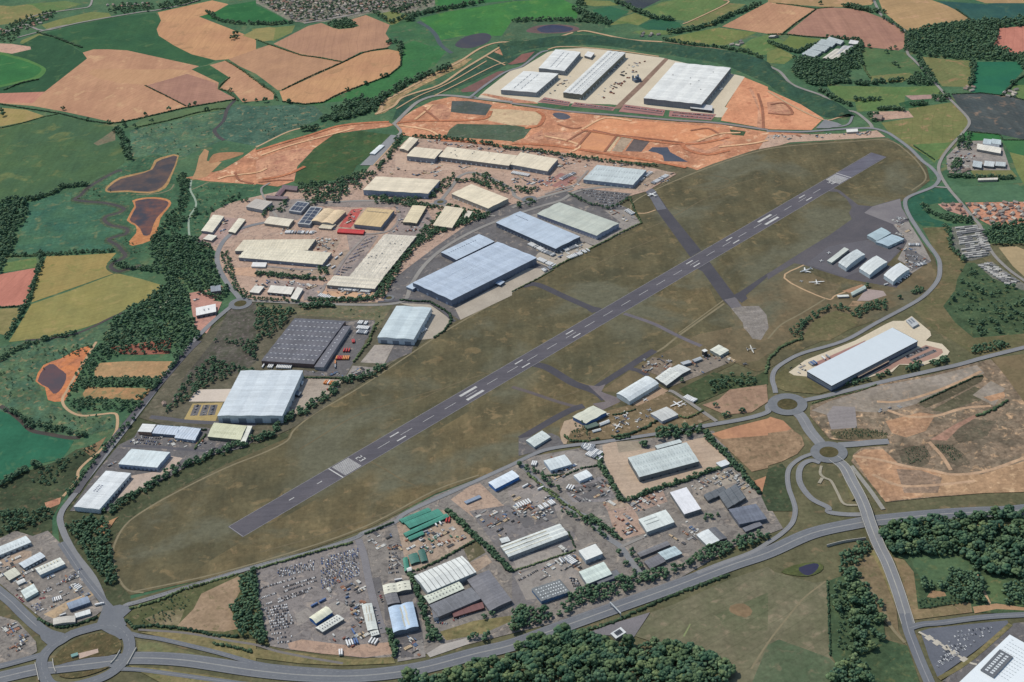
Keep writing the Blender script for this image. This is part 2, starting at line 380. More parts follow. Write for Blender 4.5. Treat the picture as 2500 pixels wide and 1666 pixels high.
poly('field','03 1900,0 2380,-20 2380,30 2000,30',TANO)
poly('field','03 2380,240 2130,260 2110,350 2070,425 2230,490 2380,497',PINK)
poly('field','03 130,400 200,330 500,365 360,440 270,465',ground('pasture',(112,124,74),(102,118,70),70,None,None,.12))
poly('field','03 850,440 1200,470 1270,490 1330,560 1420,660 1300,700 940,725 890,620',ground('pasture',(76,106,72),(90,112,76),90,None,(110,112,80),.2))
poly('field','03 940,700 1300,670 1340,690 1230,760 950,750',STR)
poly('field','03 1400,520 1640,545 1880,560 1850,800 1600,795 1500,660',STR)
poly('field','03 1900,570 2310,570 2345,650 2130,880 1870,850',ground('crop',(42,100,80),(48,108,80),110,None,None,.08))
poly('field','03 2340,690 2380,660 2380,790 2250,780',DKG); poly('field','03 2250,785 2380,780 2380,920 2240,890',OLV2)
poly('field','03 540,790 1250,800 1550,790 1620,865 1260,885 1250,1000 820,1030 800,940 650,920',OLV2)
poly('field','03 1200,950 1500,880 1450,980 1230,1000',DKG)
poly('field','03 1290,1000 1700,940 1780,1000 1850,1110 1800,1210 1680,1310 1600,1450 1530,1480 1300,1340 1130,1240 1040,1130 1330,1085',ground('pasture',(122,122,80),(112,118,76),90,(20,16,.05),(158,130,100),.16))
poly('field','03 1330,1330 1680,1310 1560,1460 1530,1500',OLV2)
poly('yard','03 940,1030 1290,1020 1340,1080 1060,1105 940,1090',paved('yard',(190,158,138),(176,146,130),25,None,.16,.3))
poly('yard','03 1260,880 1520,870 1500,910 1320,920',paved('yard',(170,140,132),(160,132,124),25,None,.16,.3))
poly('field','03 1690,870 1960,860 2240,890 2380,935 2380,1290 2150,1240 1830,1210 1860,1100 1740,960',SLATE)
poly('field','03 2150,1290 2380,1295 2380,1450 2220,1400',ground('crop',(60,106,72),(68,112,72),70,None,None,.12)); poly('field','03 2220,1400 2380,1440 13 2380,180 2290,20',OLV)
poly('field','03 1790,1215 2130,1240 2150,1290 1760,1290',BRG)
poly('yard','03 1640,1440 1780,1300 2140,1290 2230,1566 13 1860,0 1650,0',YLIT)
poly('field','13 1640,80 1760,150 2300,130 2380,210 2380,290 1800,292 1740,240',ground('pasture',(84,116,88),(76,108,84),60,None,None,.16))
poly('field','13 1860,0 2240,0 2290,60 2200,70 1900,60',STR)
poly('field','13 1280,290 1360,210 1500,170 1650,160 1780,290 1560,300 1410,330 1500,440 1700,500 1640,525 1420,510 1310,430',ground('meadow',(54,98,80),(48,90,72),70,None,(74,104,74),.18))
poly('field','13 1560,310 1780,300 1900,430 1860,440 1620,360',paved('yard',(188,146,132),(176,136,122),25,None,.16,.3))
poly('housing_estate_ground','13 1810,297 2380,290 2380,490 2060,515 1900,430',paved('yard',(196,140,112),(184,130,106),40,None,.2,.35))
poly('caravan_park_ground','13 1690,520 1930,500 1990,640 2050,780 1880,830 1760,830 1690,700',paved('yard',(118,116,112),(96,104,90),25,None,.25,.4))
poly('caravan_park_ground','13 1910,865 2060,840 2380,1060 2380,1110 2150,1060 2040,980',paved('yard',(120,118,112),(100,106,92),25,None,.25,.4))
poly('field','13 2120,710 2280,698 2380,740 2380,1000 2250,880',ground('pasture',(172,152,120),(158,142,112),60,None,None,.12))
poly('scrub','13 1770,850 1900,850 2060,990 2380,1120 2380,1520 1900,1550 1720,1400 1610,1250 1720,1100',SCRUB)
poly('heath','13 1420,530 1640,520 1690,700 1830,840 1740,1000 1720,1100 1610,1250 1720,1400 1900,1550 1700,1566 1500,1450 1330,1280 1480,1150 1590,1000 1590,880 1500,680',HEATH)
poly('heath','13 1900,1540 2380,1500 23 2380,60 2000,150 1880,120 1700,0',HEATH)
# ---- left river plain
poly('meadow','10 -20,320 110,280 320,290 480,235 660,200 650,310 1100,330 940,460 1170,520 1120,600 980,640 1060,740 430,770 120,770 250,400',TEAL)
poly('meadow','00 1140,1500 1380,1420 1640,1430 10 1570,0 1640,90 1700,80 1850,110 2353,140 11 30,130 0,250 10 2200,330 1950,430 1850,560 1500,680 1360,700 1250,800 1350,930 1100,860 1180,760 1010,640 1180,590 1180,520 960,450 1150,360 960,290 690,290 810,170 1050,30',ground('meadow',(74,108,80),(58,90,70),40,None,(118,118,86),.36))
poly('field','10 430,790 750,780 1070,760 980,860 1070,940 290,1215 350,960 400,850',GOLD)
poly('field','10 290,1230 640,1110 1070,945 1300,1000 1500,1060 1400,1170 1200,1250 1000,1370 800,1440 500,1530 80,1580',GOLD2)
poly('field','10 -20,960 340,895 240,1245 -20,1257',PINK)
poly('field','10 20,940 60,850 330,800 350,890',OLV2)
poly('field','10 -20,1275 230,1262 60,1520 -20,1500',ground('pasture',(140,130,90),(124,120,80),50,None,None,.16))
poly('marsh','20 -20,60 300,0 10 400,1566 850,1450 1000,1390 1500,1566 20 900,0 700,120 560,180 330,370 440,560 600,640 1050,680 1060,800 700,900 270,820 -20,620',ground('meadow',(70,100,82),(90,112,82),40,(35,14,.1),(132,122,92),.38))
poly('field','20 -20,640 120,690 250,820 460,880 680,920 620,1020 560,1090 300,1145 150,1240 0,1310 -20,1310',ground('meadow',(50,106,82),(46,98,76),90,(20,20,.05),(70,112,84),.12))
poly('scrub','20 -20,1330 250,1200 560,1095 700,1000 860,960 900,1030 720,1180 700,1300 560,1480 30 480,60 480,250 -20,260',DSC)
poly('bare_ground','20 410,1490 560,1440 550,1500 430,1550',EARTHP)
poly('bare_ground','20 760,1000 900,930 980,880 900,1010 830,1060',ground('rough_grass',(140,116,90),(124,106,82),30,None,None,.2))
# ponds
poly('pond_shore','10 965,185 1000,130 1100,65 1240,30 00 1380,1560 1420,1475 1530,1435 1645,1430 10 1575,60 1520,165 1380,215 1180,200 1010,205',ground('bare_earth',(176,140,98),(160,128,92),30,None,(120,122,84),.18),2)
poly('pond','10 985,180 1020,140 1110,80 1250,45 00 1400,1560 1440,1490 1540,1450 1630,1440 10 1560,50 1490,155 1370,198 1180,185 1020,192',water((62,58,60),(98,76,64)),2)
poly('pond_shore','10 1165,460 1235,330 1215,280 1300,255 1420,248 1530,262 1575,300 1540,360 1475,440 1440,590 1390,645 1220,695 1185,655 1250,580 1245,510',ground('bare_earth',(196,138,96),(182,122,84),24,None,(150,122,80),.18),2)
poly('pond','10 1190,455 1250,340 1240,288 1320,268 1420,262 1520,278 1550,305 1520,355 1440,440 1400,530 1380,590 1320,600 1290,540 1240,490',water((60,58,66),(118,76,60)),2)
poly('pond_shore','20 325,372 400,225 560,165 750,62 835,78 760,240 610,530 560,560 440,545 415,430',ground('bare_earth',(204,132,88),(184,122,92),35,None,(160,110,84),.2),2)
poly('pond','20 345,372 415,240 490,215 540,255 610,310 590,400 540,470 490,488 440,430',WBR,2)
road('river_bank','00 1120,1566 10 1060,15 930,85 810,160 740,230 690,270 700,295 830,290 960,300 1090,330 1140,360 1080,395 985,420 960,460 1020,505 1100,520 1170,540 1155,585 1080,605 1000,640 1080,690 1120,740 1150,790 1050,850 1020,890 1090,930 1200,900 1300,880',24,ground('river_bank',(66,88,70),(84,98,74),18,None,(120,108,88),.3),sm=5)
rv=road('river','00 1120,1566 10 1060,15 930,85 810,160 740,230 690,270 700,295 830,290 960,300 1090,330 1140,360 1080,395 985,420 960,460 1020,505 1100,520 1170,540 1155,585 1080,605 1000,640 1080,690 1120,740 1150,790 1050,850 1020,890 1090,930 1200,900 1300,880',10,RIV,sm=5)
road('river','00 2160,920 2090,1000 2060,1100 2010,1160 1970,1200 2010,1260 2060,1290',11,RIV,sm=4)
road('river','10 230,1566 500,1540 700,1500 850,1440 1000,1365 1150,1300',8,RIV); road('river','20 0,600 100,660 200,740 290,825 450,860 620,890 740,890',11,RIV)
road('river','01 1490,200 1580,250 1650,320 1690,400 1740,450 1800,490',14,water((70,80,80),(78,88,84)))
road('path','20 885,10 800,150 700,310 615,460 575,530 590,600 660,660 760,690 900,680 1050,668 1080,720 1070,820 1020,910 900,1030 790,1120 720,1200 705,1290 580,1430',6,PATHM); road('path','10 1760,90 1750,180 1790,260 1800,330 1740,430 1735,540 1740,630 1700,690',5,paved('path',(150,166,150),(140,156,140),20,None,.1)); road('path','10 1580,1130 1540,1200 1460,1270 1440,1330',5,paved('path',(150,160,140),(140,150,130),20,None,.1)); road('path','10 1760,180 1920,110',4,PATHG)
road('track','01 0,1355 300,1210 500,1165',7,PATHM); road('path','10 1600,130 1560,180 1440,215 1250,225',4,PATHG)
# allotment strips
poly('field','20 870,265 920,205 1150,190 1620,190 1590,260 1520,310 1480,345 1100,335 870,340',ground('rough_grass',(178,144,108),(160,134,100),40,(5,10,.06),(190,146,108),.16))
poly('field','20 760,490 800,425 1000,430 1440,440 1330,550 1080,535 780,530',ground('rough_grass',(176,136,100),(150,126,90),40,None,(110,118,86),.18))
poly('field','20 1010,60 1300,20 10 1580,1540 20 1560,120 1300,130 1130,125',ground('rough_grass',(152,100,86),(136,92,80),30,None,(110,92,74),.22))
# ---- earthworks
poly('haul_ground','00 2040,1566 2200,1470 2353,1360 01 0,1380 300,1310 600,1210 800,1145 1200,1115 1265,1150 1200,1170 950,1200 720,1232 530,1370 380,1530 11 350,100 200,150 0,125 10 2353,132 1900,100 1700,70',EARTH)
poly('bare_ground','00 1800,1566 1830,1440 1880,1370 1920,1390 1900,1480 2040,1490 10 1900,60 1760,90',ground('bare_earth',(180,142,108),(166,134,102),30,None,None,.18))
poly('bare_ground','00 1920,1490 1960,1420 2080,1400 2240,1405 2180,1440 1960,1500',ground('bare_earth',(170,126,96),(156,120,90),30,None,None,.16),2)
poly('bare_ground','01 0,1480 200,1400 400,1360 530,1375 380,1530 11 350,100 0,60',EARTHP)
poly('field','01 530,1370 720,1235 960,1205 1240,1240 1170,1330 920,1530 11 860,70 400,135 350,110 01 390,1540',ground('rough_grass',(60,86,58),(70,94,60),70,(35,12,.09),(96,98,66),.22))
poly('development_ground','01 1340,1240 1270,1150 1290,1120 1450,1010 1620,930 1800,890 2353,960 02 0,970 500,1030 1000,1080 1500,1120 1880,1140 2353,1215 03 0,1210 400,1235 230,1300 0,1370 02 2353,1340 1700,1566 1600,1530 1400,1510 900,1470 420,1405 0,1345 01 2353,1340 2000,1310 1700,1280 1440,1260',EARTH)
poly('development_ground','03 0,1240 240,1240 680,1230 1000,1200 1080,1260 200,1310 0,1370 02 2250,1400',paved('yard',(192,164,144),(180,150,132),40,None,.16,.3))
poly('bare_ground','02 2130,710 1960,990 1920,1110 2353,1185 03 0,1190 400,1197 510,1090 300,960 0,825 02 2353,800',EARTH2)
poly('bare_ground','02 2220,840 2290,1060 2300,1180 2250,1180 2260,1000 2180,830',EARTHP,2)
poly('bare_ground','03 -10,940 160,930 230,1060 0,1050',EARTHP)
poly('bund','01 1250,1110 1330,920 1450,860 1680,800 1760,740 2100,530 2260,440 2353,410 02 60,420 0,520 01 2320,590 2000,740 1680,870 1500,935 1290,1095',BUND)
poly('bare_ground','01 1090,1060 1160,940 1400,795 1700,635 1880,545 1990,540 1900,610 1700,705 1480,815 1340,890 1270,980 1180,1040',ground('bare_earth',(176,146,112),(134,126,92),22,(40,12,.12),(200,162,124),.26))
poly('field','01 1880,830 2220,660 2290,650 2040,840 1900,850',ground('bare_earth',(128,96,92),(118,90,86),40,None,None,.15))
poly('field','02 0,520 210,460 250,470 120,590 0,600 01 2280,590 2353,520',BUND); poly('field','02 0,570 90,500 210,475 120,570 0,595 01 2310,590',ground('bare_earth',(138,98,92),(128,90,84),40,None,None,.14))
poly('field','01 2190,480 2280,430 2353,450 2353,500 2290,520',EARTHP)
poly('marsh','02 0,190 300,180 640,190 860,230 830,290 600,290 400,340 0,390 01 2353,360 2200,420',ground('meadow',(78,104,80),(70,96,74),60,None,(100,110,82),.24))
poly('pond_shore','02 130,290 200,245 330,228 480,228 600,250 610,280 480,305 250,308',ground('bare_earth',(112,92,92),(104,88,86),30,None,None,.14),3)
poly('pond','02 230,265 330,233 450,236 560,262 520,290 400,300 280,300',WBL,3)
# yards of the new depots
poly('concrete_yard','01 2030,905 2110,830 2353,640 02 100,620 330,480 440,455 700,440 1000,480 1400,535 1430,545 1500,560 2140,708 1955,985 1985,995 1930,1080 1890,1080 1500,1020 900,960 220,945 01 2353,930',CREAM)
poly('verge','02 0,905 200,935 230,945 240,955 0,945 01 2060,870 2100,860 2353,905',EARTHP)
poly('ground_strip','02 1405,535 1440,545 1200,800 990,1000 930,1000 1180,760',ground('bare_earth',(146,122,108),(132,110,98),30,None,None,.18))
CPK=[('02 300,895 540,938 520,978 235,940',),('02 575,940 955,988 930,1020 540,978',),('02 1030,960 1410,1010 1390,1068 980,1028',),('02 1450,1020 1880,1052 1830,1108 1440,1072',)]
for c in CPK: poly('car_park',c[0],REDP)
for s in ('02 290,915 525,950','02 270,930 515,965','02 580,955 930,1000','02 560,970 915,1010','02 1040,980 1395,1030','02 1025,1000 1385,1048','02 1480,1035 1850,1068','02 1470,1060 1830,1090'): road('parking_row',s,7,paved('asphalt',(112,88,90),(100,82,84),20,None,.1),sm=0)
poly('field','01 1800,930 1960,930 2150,960 2170,970 2110,1062 1900,1045 1790,1030',ground('rough_grass',(84,92,92),(76,86,80),50,None,(104,104,98),.2))
poly('field','01 1850,1140 2353,1150 02 180,1180 110,1270 0,1310 01 2353,1300 2100,1280 1740,1262 1780,1190',ground('rough_grass',(78,96,80),(86,100,80),45,(-60,14,.08),(110,112,100),.26))
poly('bare_ground','01 2150,1000 2353,1008 02 230,1030 290,1060 230,1150 0,1155 01 2135,1110',SAND)
poly('bare_ground','01 1640,960 1750,970 1790,1040 1760,1100 1640,1080 1600,1010',EARTHP,2)
poly('pond','02 370,1050 430,1035 500,1050 540,1078 490,1100 420,1092',water((90,90,98),(80,80,88)),2)
poly('bare_ground','02 850,1085 1920,1172 1880,1232 1600,1312 1000,1240 640,1190',ground('bare_earth',(214,152,114),(200,138,104),90,(20,22,.05),(224,172,136),.14))
poly('bare_ground','02 740,1200 960,1242 840,1390 600,1360',ground('bare_earth',(212,152,112),(198,142,110),50,None,None,.12)); poly('bare_ground','02 960,1245 1000,1252 900,1395 850,1388',SAND)
poly('bare_ground','02 1010,1255 1120,1265 1010,1398 915,1390',ground('bare_earth',(160,142,124),(184,164,142),14,(58,10,.14),None,.14)); poly('bare_ground','02 1130,1265 1285,1278 1190,1397 1040,1391',ground('bare_earth',(108,98,96),(96,88,88),25,None,None,.16))
poly('pond','02 1250,1390 1290,1355 1430,1355 1455,1400 1530,1440 1620,1490 1400,1482 1385,1430 1330,1405',water((72,78,92),(84,86,96)))
poly('bare_ground','02 1560,1330 1850,1262 2050,1310 1790,1420 1600,1400',EARTHP); poly('bare_ground','02 1640,1345 1850,1280 1960,1310 1780,1385',EARTH2)
poly('bare_ground','02 300,1220 640,1230 560,1290 330,1290',EARTHP,2); poly('bare_ground','02 100,1290 280,1190 290,1280 200,1300',EARTHP)
poly('verge','02 2000,1190 2150,1210 2130,1250 2020,1240',SCRUB)
# ---- airfield
poly('airfield_grass','F 300,1368 275,1345 256,1300 252,1262 270,1225 330,1172 420,1117 520,1067 600,1032 660,1007 672,983 720,945 790,905 850,870 930,815 1000,768 1052,737 1130,692 1230,648 1290,608 1380,560 1462,512 1470,505 1455,490 1450,465 1485,443 1560,408 1640,376 1730,346 1810,331 1950,321 2040,317 2090,345 2130,385 2137,415 2100,445 2068,465 2080,500 2105,540 2148,592 2158,632 2135,680 2050,722 1950,758 1850,800 1770,845 1740,855 1690,835 1640,860 1560,900 1480,960 1420,985 1330,1002 1200,1055 1100,1098 1000,1135 850,1212 700,1268 500,1325',AIR)
poly('airfield_grass','F 1680,710 1800,612 1815,610 1890,640 1930,655 1905,700 1800,790 1740,830 1680,835 1620,850 1500,870 1420,900 1380,900 1450,850 1600,770 1690,750',AIRB)
poly('airfield_grass','13 1480,820 1540,960 1500,1080 1330,1180 1150,1260 800,1400 23 0,0 12 2300,1566 13 150,1400 530,1190 640,1140 940,1090 1300,960',AIRB)
poly('airfield_grass','13 300,1566 420,1380 620,1290 780,1330 830,1410 700,1490 560,1566',HEATH)
GLD=ground('airfield_grass',(114,103,77),(96,90,69),80,(-38,17,.07),(130,114,86),.19)
poly('airfield_grass','F 580,1230 900,1050 1240,850 1390,895 1330,1000 1200,1055 1100,1098 1000,1135 850,1212 700,1268 500,1325 400,1345 480,1290',GLD); poly('airfield_grass','12 1040,1330 1500,1500 1900,1260 1740,930 1690,910',GLD)
FT=ground('mown_track',(114,104,82),(104,96,76),25,None,None,.16)
for s in ('21 1000,1080 1180,1180 1330,1270 1500,1350','21 1450,570 1700,450 1900,370 2100,310','21 1000,1000 1150,860 1180,870','21 400,1000 900,700 1300,560 1700,440','12 1000,620 1400,470 1700,300 2000,150 2300,60','12 600,950 900,800 1300,640 1480,560','22 300,560 700,420 1000,180','12 1500,100 1750,40 2000,90 1900,160 1650,150','31 30,380 500,250 900,120 1300,-20'): road('track',s,3,FT)
road('track','F 330,1362 296,1357 276,1335 262,1298 261,1258 288,1207 340,1168 425,1121 520,1075 610,1039 660,1013 676,988 724,950 794,910 856,872 934,820 1006,772 1056,742 1134,697',4,PATHG)
road('track','F 305,1360 500,1318 700,1260 850,1205 1000,1127 1100,1092',3.5,PATHG)
road('track','F 1470,508 1452,488 1453,468 1486,446 1560,412 1640,381 1730,351 1810,336 1950,326 2038,322 2086,350 2120,388 2126,414 2095,438',4,PATHG)
road('track','12 1090,390 1220,395 1320,365',4,PATHM)
road('track','12 1950,1225 1560,1500 22 1400,60 1300,120',5,PATHG); road('track','12 1945,1195 1530,1500',3,PATHG)
road('track','13 330,870 150,990 530,1180 620,1150 760,1100',4,PATHM); road('track','13 530,1180 300,1320 120,1420 0,1550',4,PATHG)
poly('taxiway','12 1220,190 1250,150 1310,180 1440,370 1740,740 1640,800 1330,370 1280,270',TWY)
poly('taxiway','12 1222,185 1255,150 1310,180 1420,355 1335,368 1280,270',paved('runway_asphalt',(106,108,116),(98,98,106),30,None,.1))
poly('taxiway','12 1690,900 1815,840 2040,1140 2110,1250 2020,1272 1935,1190 1750,930',TWY)
poly('taxiway','12 1950,1190 2055,1165 2112,1250 2020,1272',paved('runway_asphalt',(112,108,112),(102,98,102),30,None,.1))
poly('hardstanding','12 2015,1270 2110,1250 2270,1248 2340,1330 2360,1450 2330,1490 2290,1560 2210,1548 2170,1490 2130,1450 2120,1400',OLDC)
poly('taxiway','12 2030,1150 2090,1120 2360,940 13 20,960 12 2150,1150 2165,1180 2110,1220',TWY,1)
poly('apron','13 -10,955 330,740 560,600 770,450 745,390 770,340 720,260 640,200 560,195 560,150 660,185 830,320 960,332 1100,290 1215,260 1230,340 1290,450 1335,560 1300,620 1240,720 1190,770 1130,830 1090,870 1300,940 1180,1080 960,1040 730,1000 480,920 330,870 240,855 0,1005',APR)
poly('apron','13 885,392 960,333 1215,262 1228,345 1285,440 1160,500',paved('runway_asphalt',(128,124,126),(116,112,116),50,None,.1))
poly('apron','13 350,860 560,700 1150,600 1230,690 1130,830 700,980',paved('runway_asphalt',(100,98,104),(92,90,96),40,None,.12))
poly('yard','13 1150,500 1290,470 1400,640 1500,830 1290,970 1260,860 1190,820 1240,730 1280,650',YLIT); poly('yard','13 1260,730 1340,740 1500,840 1320,930 1260,860',YDK)
poly('yard','13 820,1200 900,1090 1060,1110 1090,1150 930,1200',paved('yard',(166,150,146),(156,142,138),25,None,.1)); poly('bare_ground','13 740,1250 780,1200 890,1210 860,1250',BRF)
poly('bare_ground','13 680,1110 860,1050 900,1060 760,1130',WASTEP)
road('taxiway','12 100,1065 230,1050 480,1160 720,1265 800,1295',17,TWY); poly('taxiway','12 640,1225 730,1250 830,1268 740,1312 700,1290',TWY)
road('taxiway','12 1030,1318 1100,1340 1300,1410 1480,1500 1620,1566 22 1740,50',10,paved('runway_asphalt',(110,104,110),(100,96,102),30,None,.1))
road('taxiway','22 200,215 300,240 380,280 560,390 700,440 790,480 860,540',19,TWY); road('taxiway','22 780,430 870,370 1050,255 1180,170 1310,90',17,TWY)
poly('apron','22 700,410 800,420 860,400 820,470 960,520 1000,560 830,640 740,580 860,560',paved('runway_asphalt',(120,112,112),(108,100,104),30,None,.14))
road('taxiway','22 0,425 180,480 400,555 560,600 660,615',9,paved('runway_asphalt',(100,92,90),(92,84,84),30,None,.12)); road('taxiway','22 660,600 560,630 440,690 300,770 80,900',17,TWY)
road('taxiway','22 1080,255 1160,275 1250,320',12,TWY)
# runway
Z0=nextz()
a0=(gp((553.8,1287.8))+gp((595,1311.7)))/2; a1=(gp((2166,384))+gp((2126,373)))/2
RD=(a1-a0).normalized(); RN=Vector((-RD.y,RD.x,0)); RL=(a1-a0).length
def rq(s0,s1,n0,n1,z): return [Vector(((a0+RD*s+RN*n).x,(a0+RD*s+RN*n).y,z)) for s,n in ((s0,n0),(s1,n0),(s1,n1),(s0,n1))]
def rs(s): p=gp(parse(s)[0])-a0; return p.dot(RD),p.dot(RN)
Q=rq(0,RL,-23,23,Z0); tag(obj('runway',Q,[(0,1,2,3)],RWY),'long grey runway crossing the brown airfield',kind='structure'); addpatch(Q,Z0)
Q=rq(RL-175,RL-2,-20,20,nextz()); tag(obj('runway_overrun',Q,[(0,1,2,3)],paved('runway_asphalt',(104,104,116),(96,94,106),40,36.5,.1)),kind='structure')
def marks(name,quads,mat=WHITE):
    z=nextz(); V=[];F=[]
    for q in quads:
        k=len(V); V+=rq(*q,z); F.append((k,k+1,k+2,k+3))
    tag(obj(name,V,F,mat),kind='structure')
near=rs('21 728,1221')[0]; far=rs('13 705,50')[0]
marks('runway_marking',[(near,near+2.5,-22,22),(far-2.5,far,-22,22)]+[(near+8,near+48,6*0+k*3.4+1.6-.9,k*3.4+1.6+.9) for k in range(6)]+[(near+8,near+48,-(k*3.4+1.6)-.9,-(k*3.4+1.6)+.9) for k in range(6)]
 +[(far-48,far-8,k*3.4+.7,k*3.4+2.5) for k in range(6)]+[(far-48,far-8,-(k*3.4+2.5),-(k*3.4+.7)) for k in range(6)])
dash=[]; s=near+105
while s<far-120: dash.append((s,s+30,-.5,.5)); s+=58
marks('runway_marking',dash); marks('runway_marking',[(2,RL-2,22.1,22.9),(2,RL-2,-22.9,-22.1),(1,2.2,-22,22)],EDGE)
tz=[]
for s0,hw,ln in (('21 1270,865',1.5,22.5),('12 530,1492',1.5,22.5),('22 62,198',1.5,22.5),('12 1632,848',1.5,22.5),('12 1992,634',1.5,22.5),('13 315,245',1.5,22.5),('21 1935,462',3.2,46),('12 2310,440',3.2,50)):
    c=rs(s0)[0]
    for n in (10.6,-10.6): tz.append((c-ln/2,c+ln/2,n-hw,n+hw))
marks('runway_marking',tz)
marks('runway_marking',[(rs('21 575,1306')[0]-5,rs('21 575,1306')[0]+7,-.9,.9),(rs('21 320,1457')[0]-5,rs('21 320,1457')[0]+7,-.9,.9)])
def digits(txt,s0,up):
    """block figures 9 m x 3 m drawn with bars; up=+1 reads from the near end"""
    seg={'2':[(0,3,8,9),(2,3,4.5,9),(0,3,4,5),(0,1,0,4.5),(0,3,0,1)],'3':[(0,3,8,9),(2,3,0,9),(.8,3,4,5),(0,3,0,1)],'0':[(0,3,8,9),(0,3,0,1),(0,1,0,9),(2,3,0,9)],'5':[(0,3,8,9),(0,1,4.5,9),(0,3,4,5),(2,3,0,4.5),(0,3,0,1)]}
    q=[]
    for i,ch in enumerate(txt):
        for x0,x1,y0,y1 in seg[ch]:
            X0,X1=(x0-4.1+i*5.2)*2.0,(x1-4.1+i*5.2)*2.0; Y0,Y1=y0*1.5,y1*1.5
            q.append((s0+up*min(Y0,Y1),s0+up*Y1,-up*X1,-up*X0))
    q=[(min(a,b),max(a,b),min(c,d),max(c,d)) for a,b,c,d in q]
    V=[];F=[]
    for j,qq in enumerate(q):
        k=len(V); V+=rq(*qq,nextz()); F.append((k,k+1,k+2,k+3))
    tag(obj('runway_number',V,F,WHITE),'white runway number %s painted across the asphalt'%txt,kind='structure')
digits('23',rs('21 935,1098')[0],1); digits('05',rs('13 605,108')[0],-1)
# ---- industrial estate grounds
poly('estate_ground','F 465,560 485,490 520,470 560,458 640,440 740,428 840,395 880,345 920,335 940,316 1010,322 1150,335 1300,352 1500,386 1555,400 1485,440 1450,450 1330,450 1250,470 1120,486 1000,570 905,650 880,695 720,697 580,695 520,645 500,600 500,580',YPINK)
poly('estate_ground','F 880,695 905,640 1000,568 1120,484 1250,452 1300,440 1400,460 1445,480 1468,508 1350,570 1258,628 1050,738 1020,745 960,705',YDK)
poly('estate_ground','F 560,700 880,695 1000,700 1055,735 930,815 850,868 670,985 590,1020 400,985 320,960 400,850 480,760',ground('rough_grass',(104,100,86),(92,90,76),40,None,(116,108,94),.26))
poly('concrete_yard','11 1880,1375 1830,1270 2353,985 12 110,900 350,905 230,1000 0,1125 11 2353,1150',CONC)
poly('concrete_yard','12 190,830 240,760 400,720 640,650 745,700 480,850 380,905',CONC)
poly('yard','12 130,420 230,400 770,620 900,530 1000,480 850,370 1080,360 1190,490 780,700 620,640',YLIT)
poly('car_park','12 530,205 640,165 1100,215 900,350 760,320',YDK)
poly('yard','12 640,110 720,100 1120,160 1240,60 1330,0 1500,20 1200,190 620,150',YTAN)
poly('yard','11 1300,1220 1600,1235 1790,1370 1740,1460 1640,1545 1440,1566 1500,1440 1600,1290',CONC)
poly('car_park','11 760,1390 1110,1370 1070,1500 1000,1566 21 1000,20 820,330 440,320 440,270 560,290 760,60',YDK)
poly('car_park','21 960,200 1090,40 1270,35 1180,212',paved('yard',(168,160,152),(158,150,144),25,None,.1,.3)); poly('car_park','21 1270,35 1445,45 1430,110 1190,210',YDK)
poly('concrete_yard','21 430,345 790,360 745,460 640,520 430,640 290,720 240,700 330,560',paved('concrete',(172,160,148),(160,148,136),40,28,.1,.25))
poly('yard','21 830,330 890,230 1110,250 1060,300 950,350',YLIT)
poly('concrete_yard','20 1735,560 1800,450 2140,444 2080,560',paved('concrete',(206,194,182),(198,186,174),25,None,.06))
poly('bare_ground','20 1685,735 1770,580 2050,568 1980,740',ground('bare_earth',(176,156,110),(166,148,104),25,None,None,.12))
for s in ('20 1780,690 1820,590','20 1865,690 1900,590','20 1940,685 1970,590'): road('parking_row',s,15,YDK,sm=0)
road('path','20 1380,700 1560,720 1760,745 2353,770',12,ASPHD)
poly('estate_ground','20 1230,890 1310,760 1900,800 2353,900 2260,980 1850,1075 1560,1250 1300,1370 1100,1470 1010,1566 640,1566 900,1190 1090,960',YDK)
poly('concrete_yard','20 1210,1240 1450,1200 1570,1060 1680,1080 1560,1200 1455,1250 1455,1285 1190,1410 1100,1440 1050,1500',paved('concrete',(190,172,158),(178,162,150),40,None,.1,.2))
poly('car_park','20 1185,930 1270,870 1530,880 1440,970',YDK); road('road','20 1130,970 1400,975 1700,1000 1950,1010 2050,960',8,ASPHD)
poly('estate_ground','20 1500,690 1640,520 1900,350 2180,300 2353,200 10 2353,1200 2100,1290 20 1960,0 1700,330',ground('scrub',(96,92,86),(78,80,68),22,None,(118,106,106),.34))
poly('yard','10 1740,1130 1900,1100 2040,1060 2060,1110 1960,1200 2040,1210 1950,1420 1900,1500 1790,1450',paved('yard',(190,142,126),(178,132,120),25,None,.12,.25))
poly('yard','10 1790,660 1870,570 2050,430 2250,450 2280,520 2180,600 1950,700',paved('yard',(176,150,142),(164,140,132),25,None,.14,.4))
poly('yard','11 760,520 830,420 880,360 980,350 900,490 870,530',paved('yard',(192,84,78),(176,92,86),20,None,.2,.35))
poly('estate_ground','11 0,1225 400,1265 1000,1225 1260,1230 1150,1420 1110,1470 1090,1380 330,1330 150,1340 0,1300',ground('rough_grass',(116,112,92),(96,100,76),25,None,(150,124,98),.26))
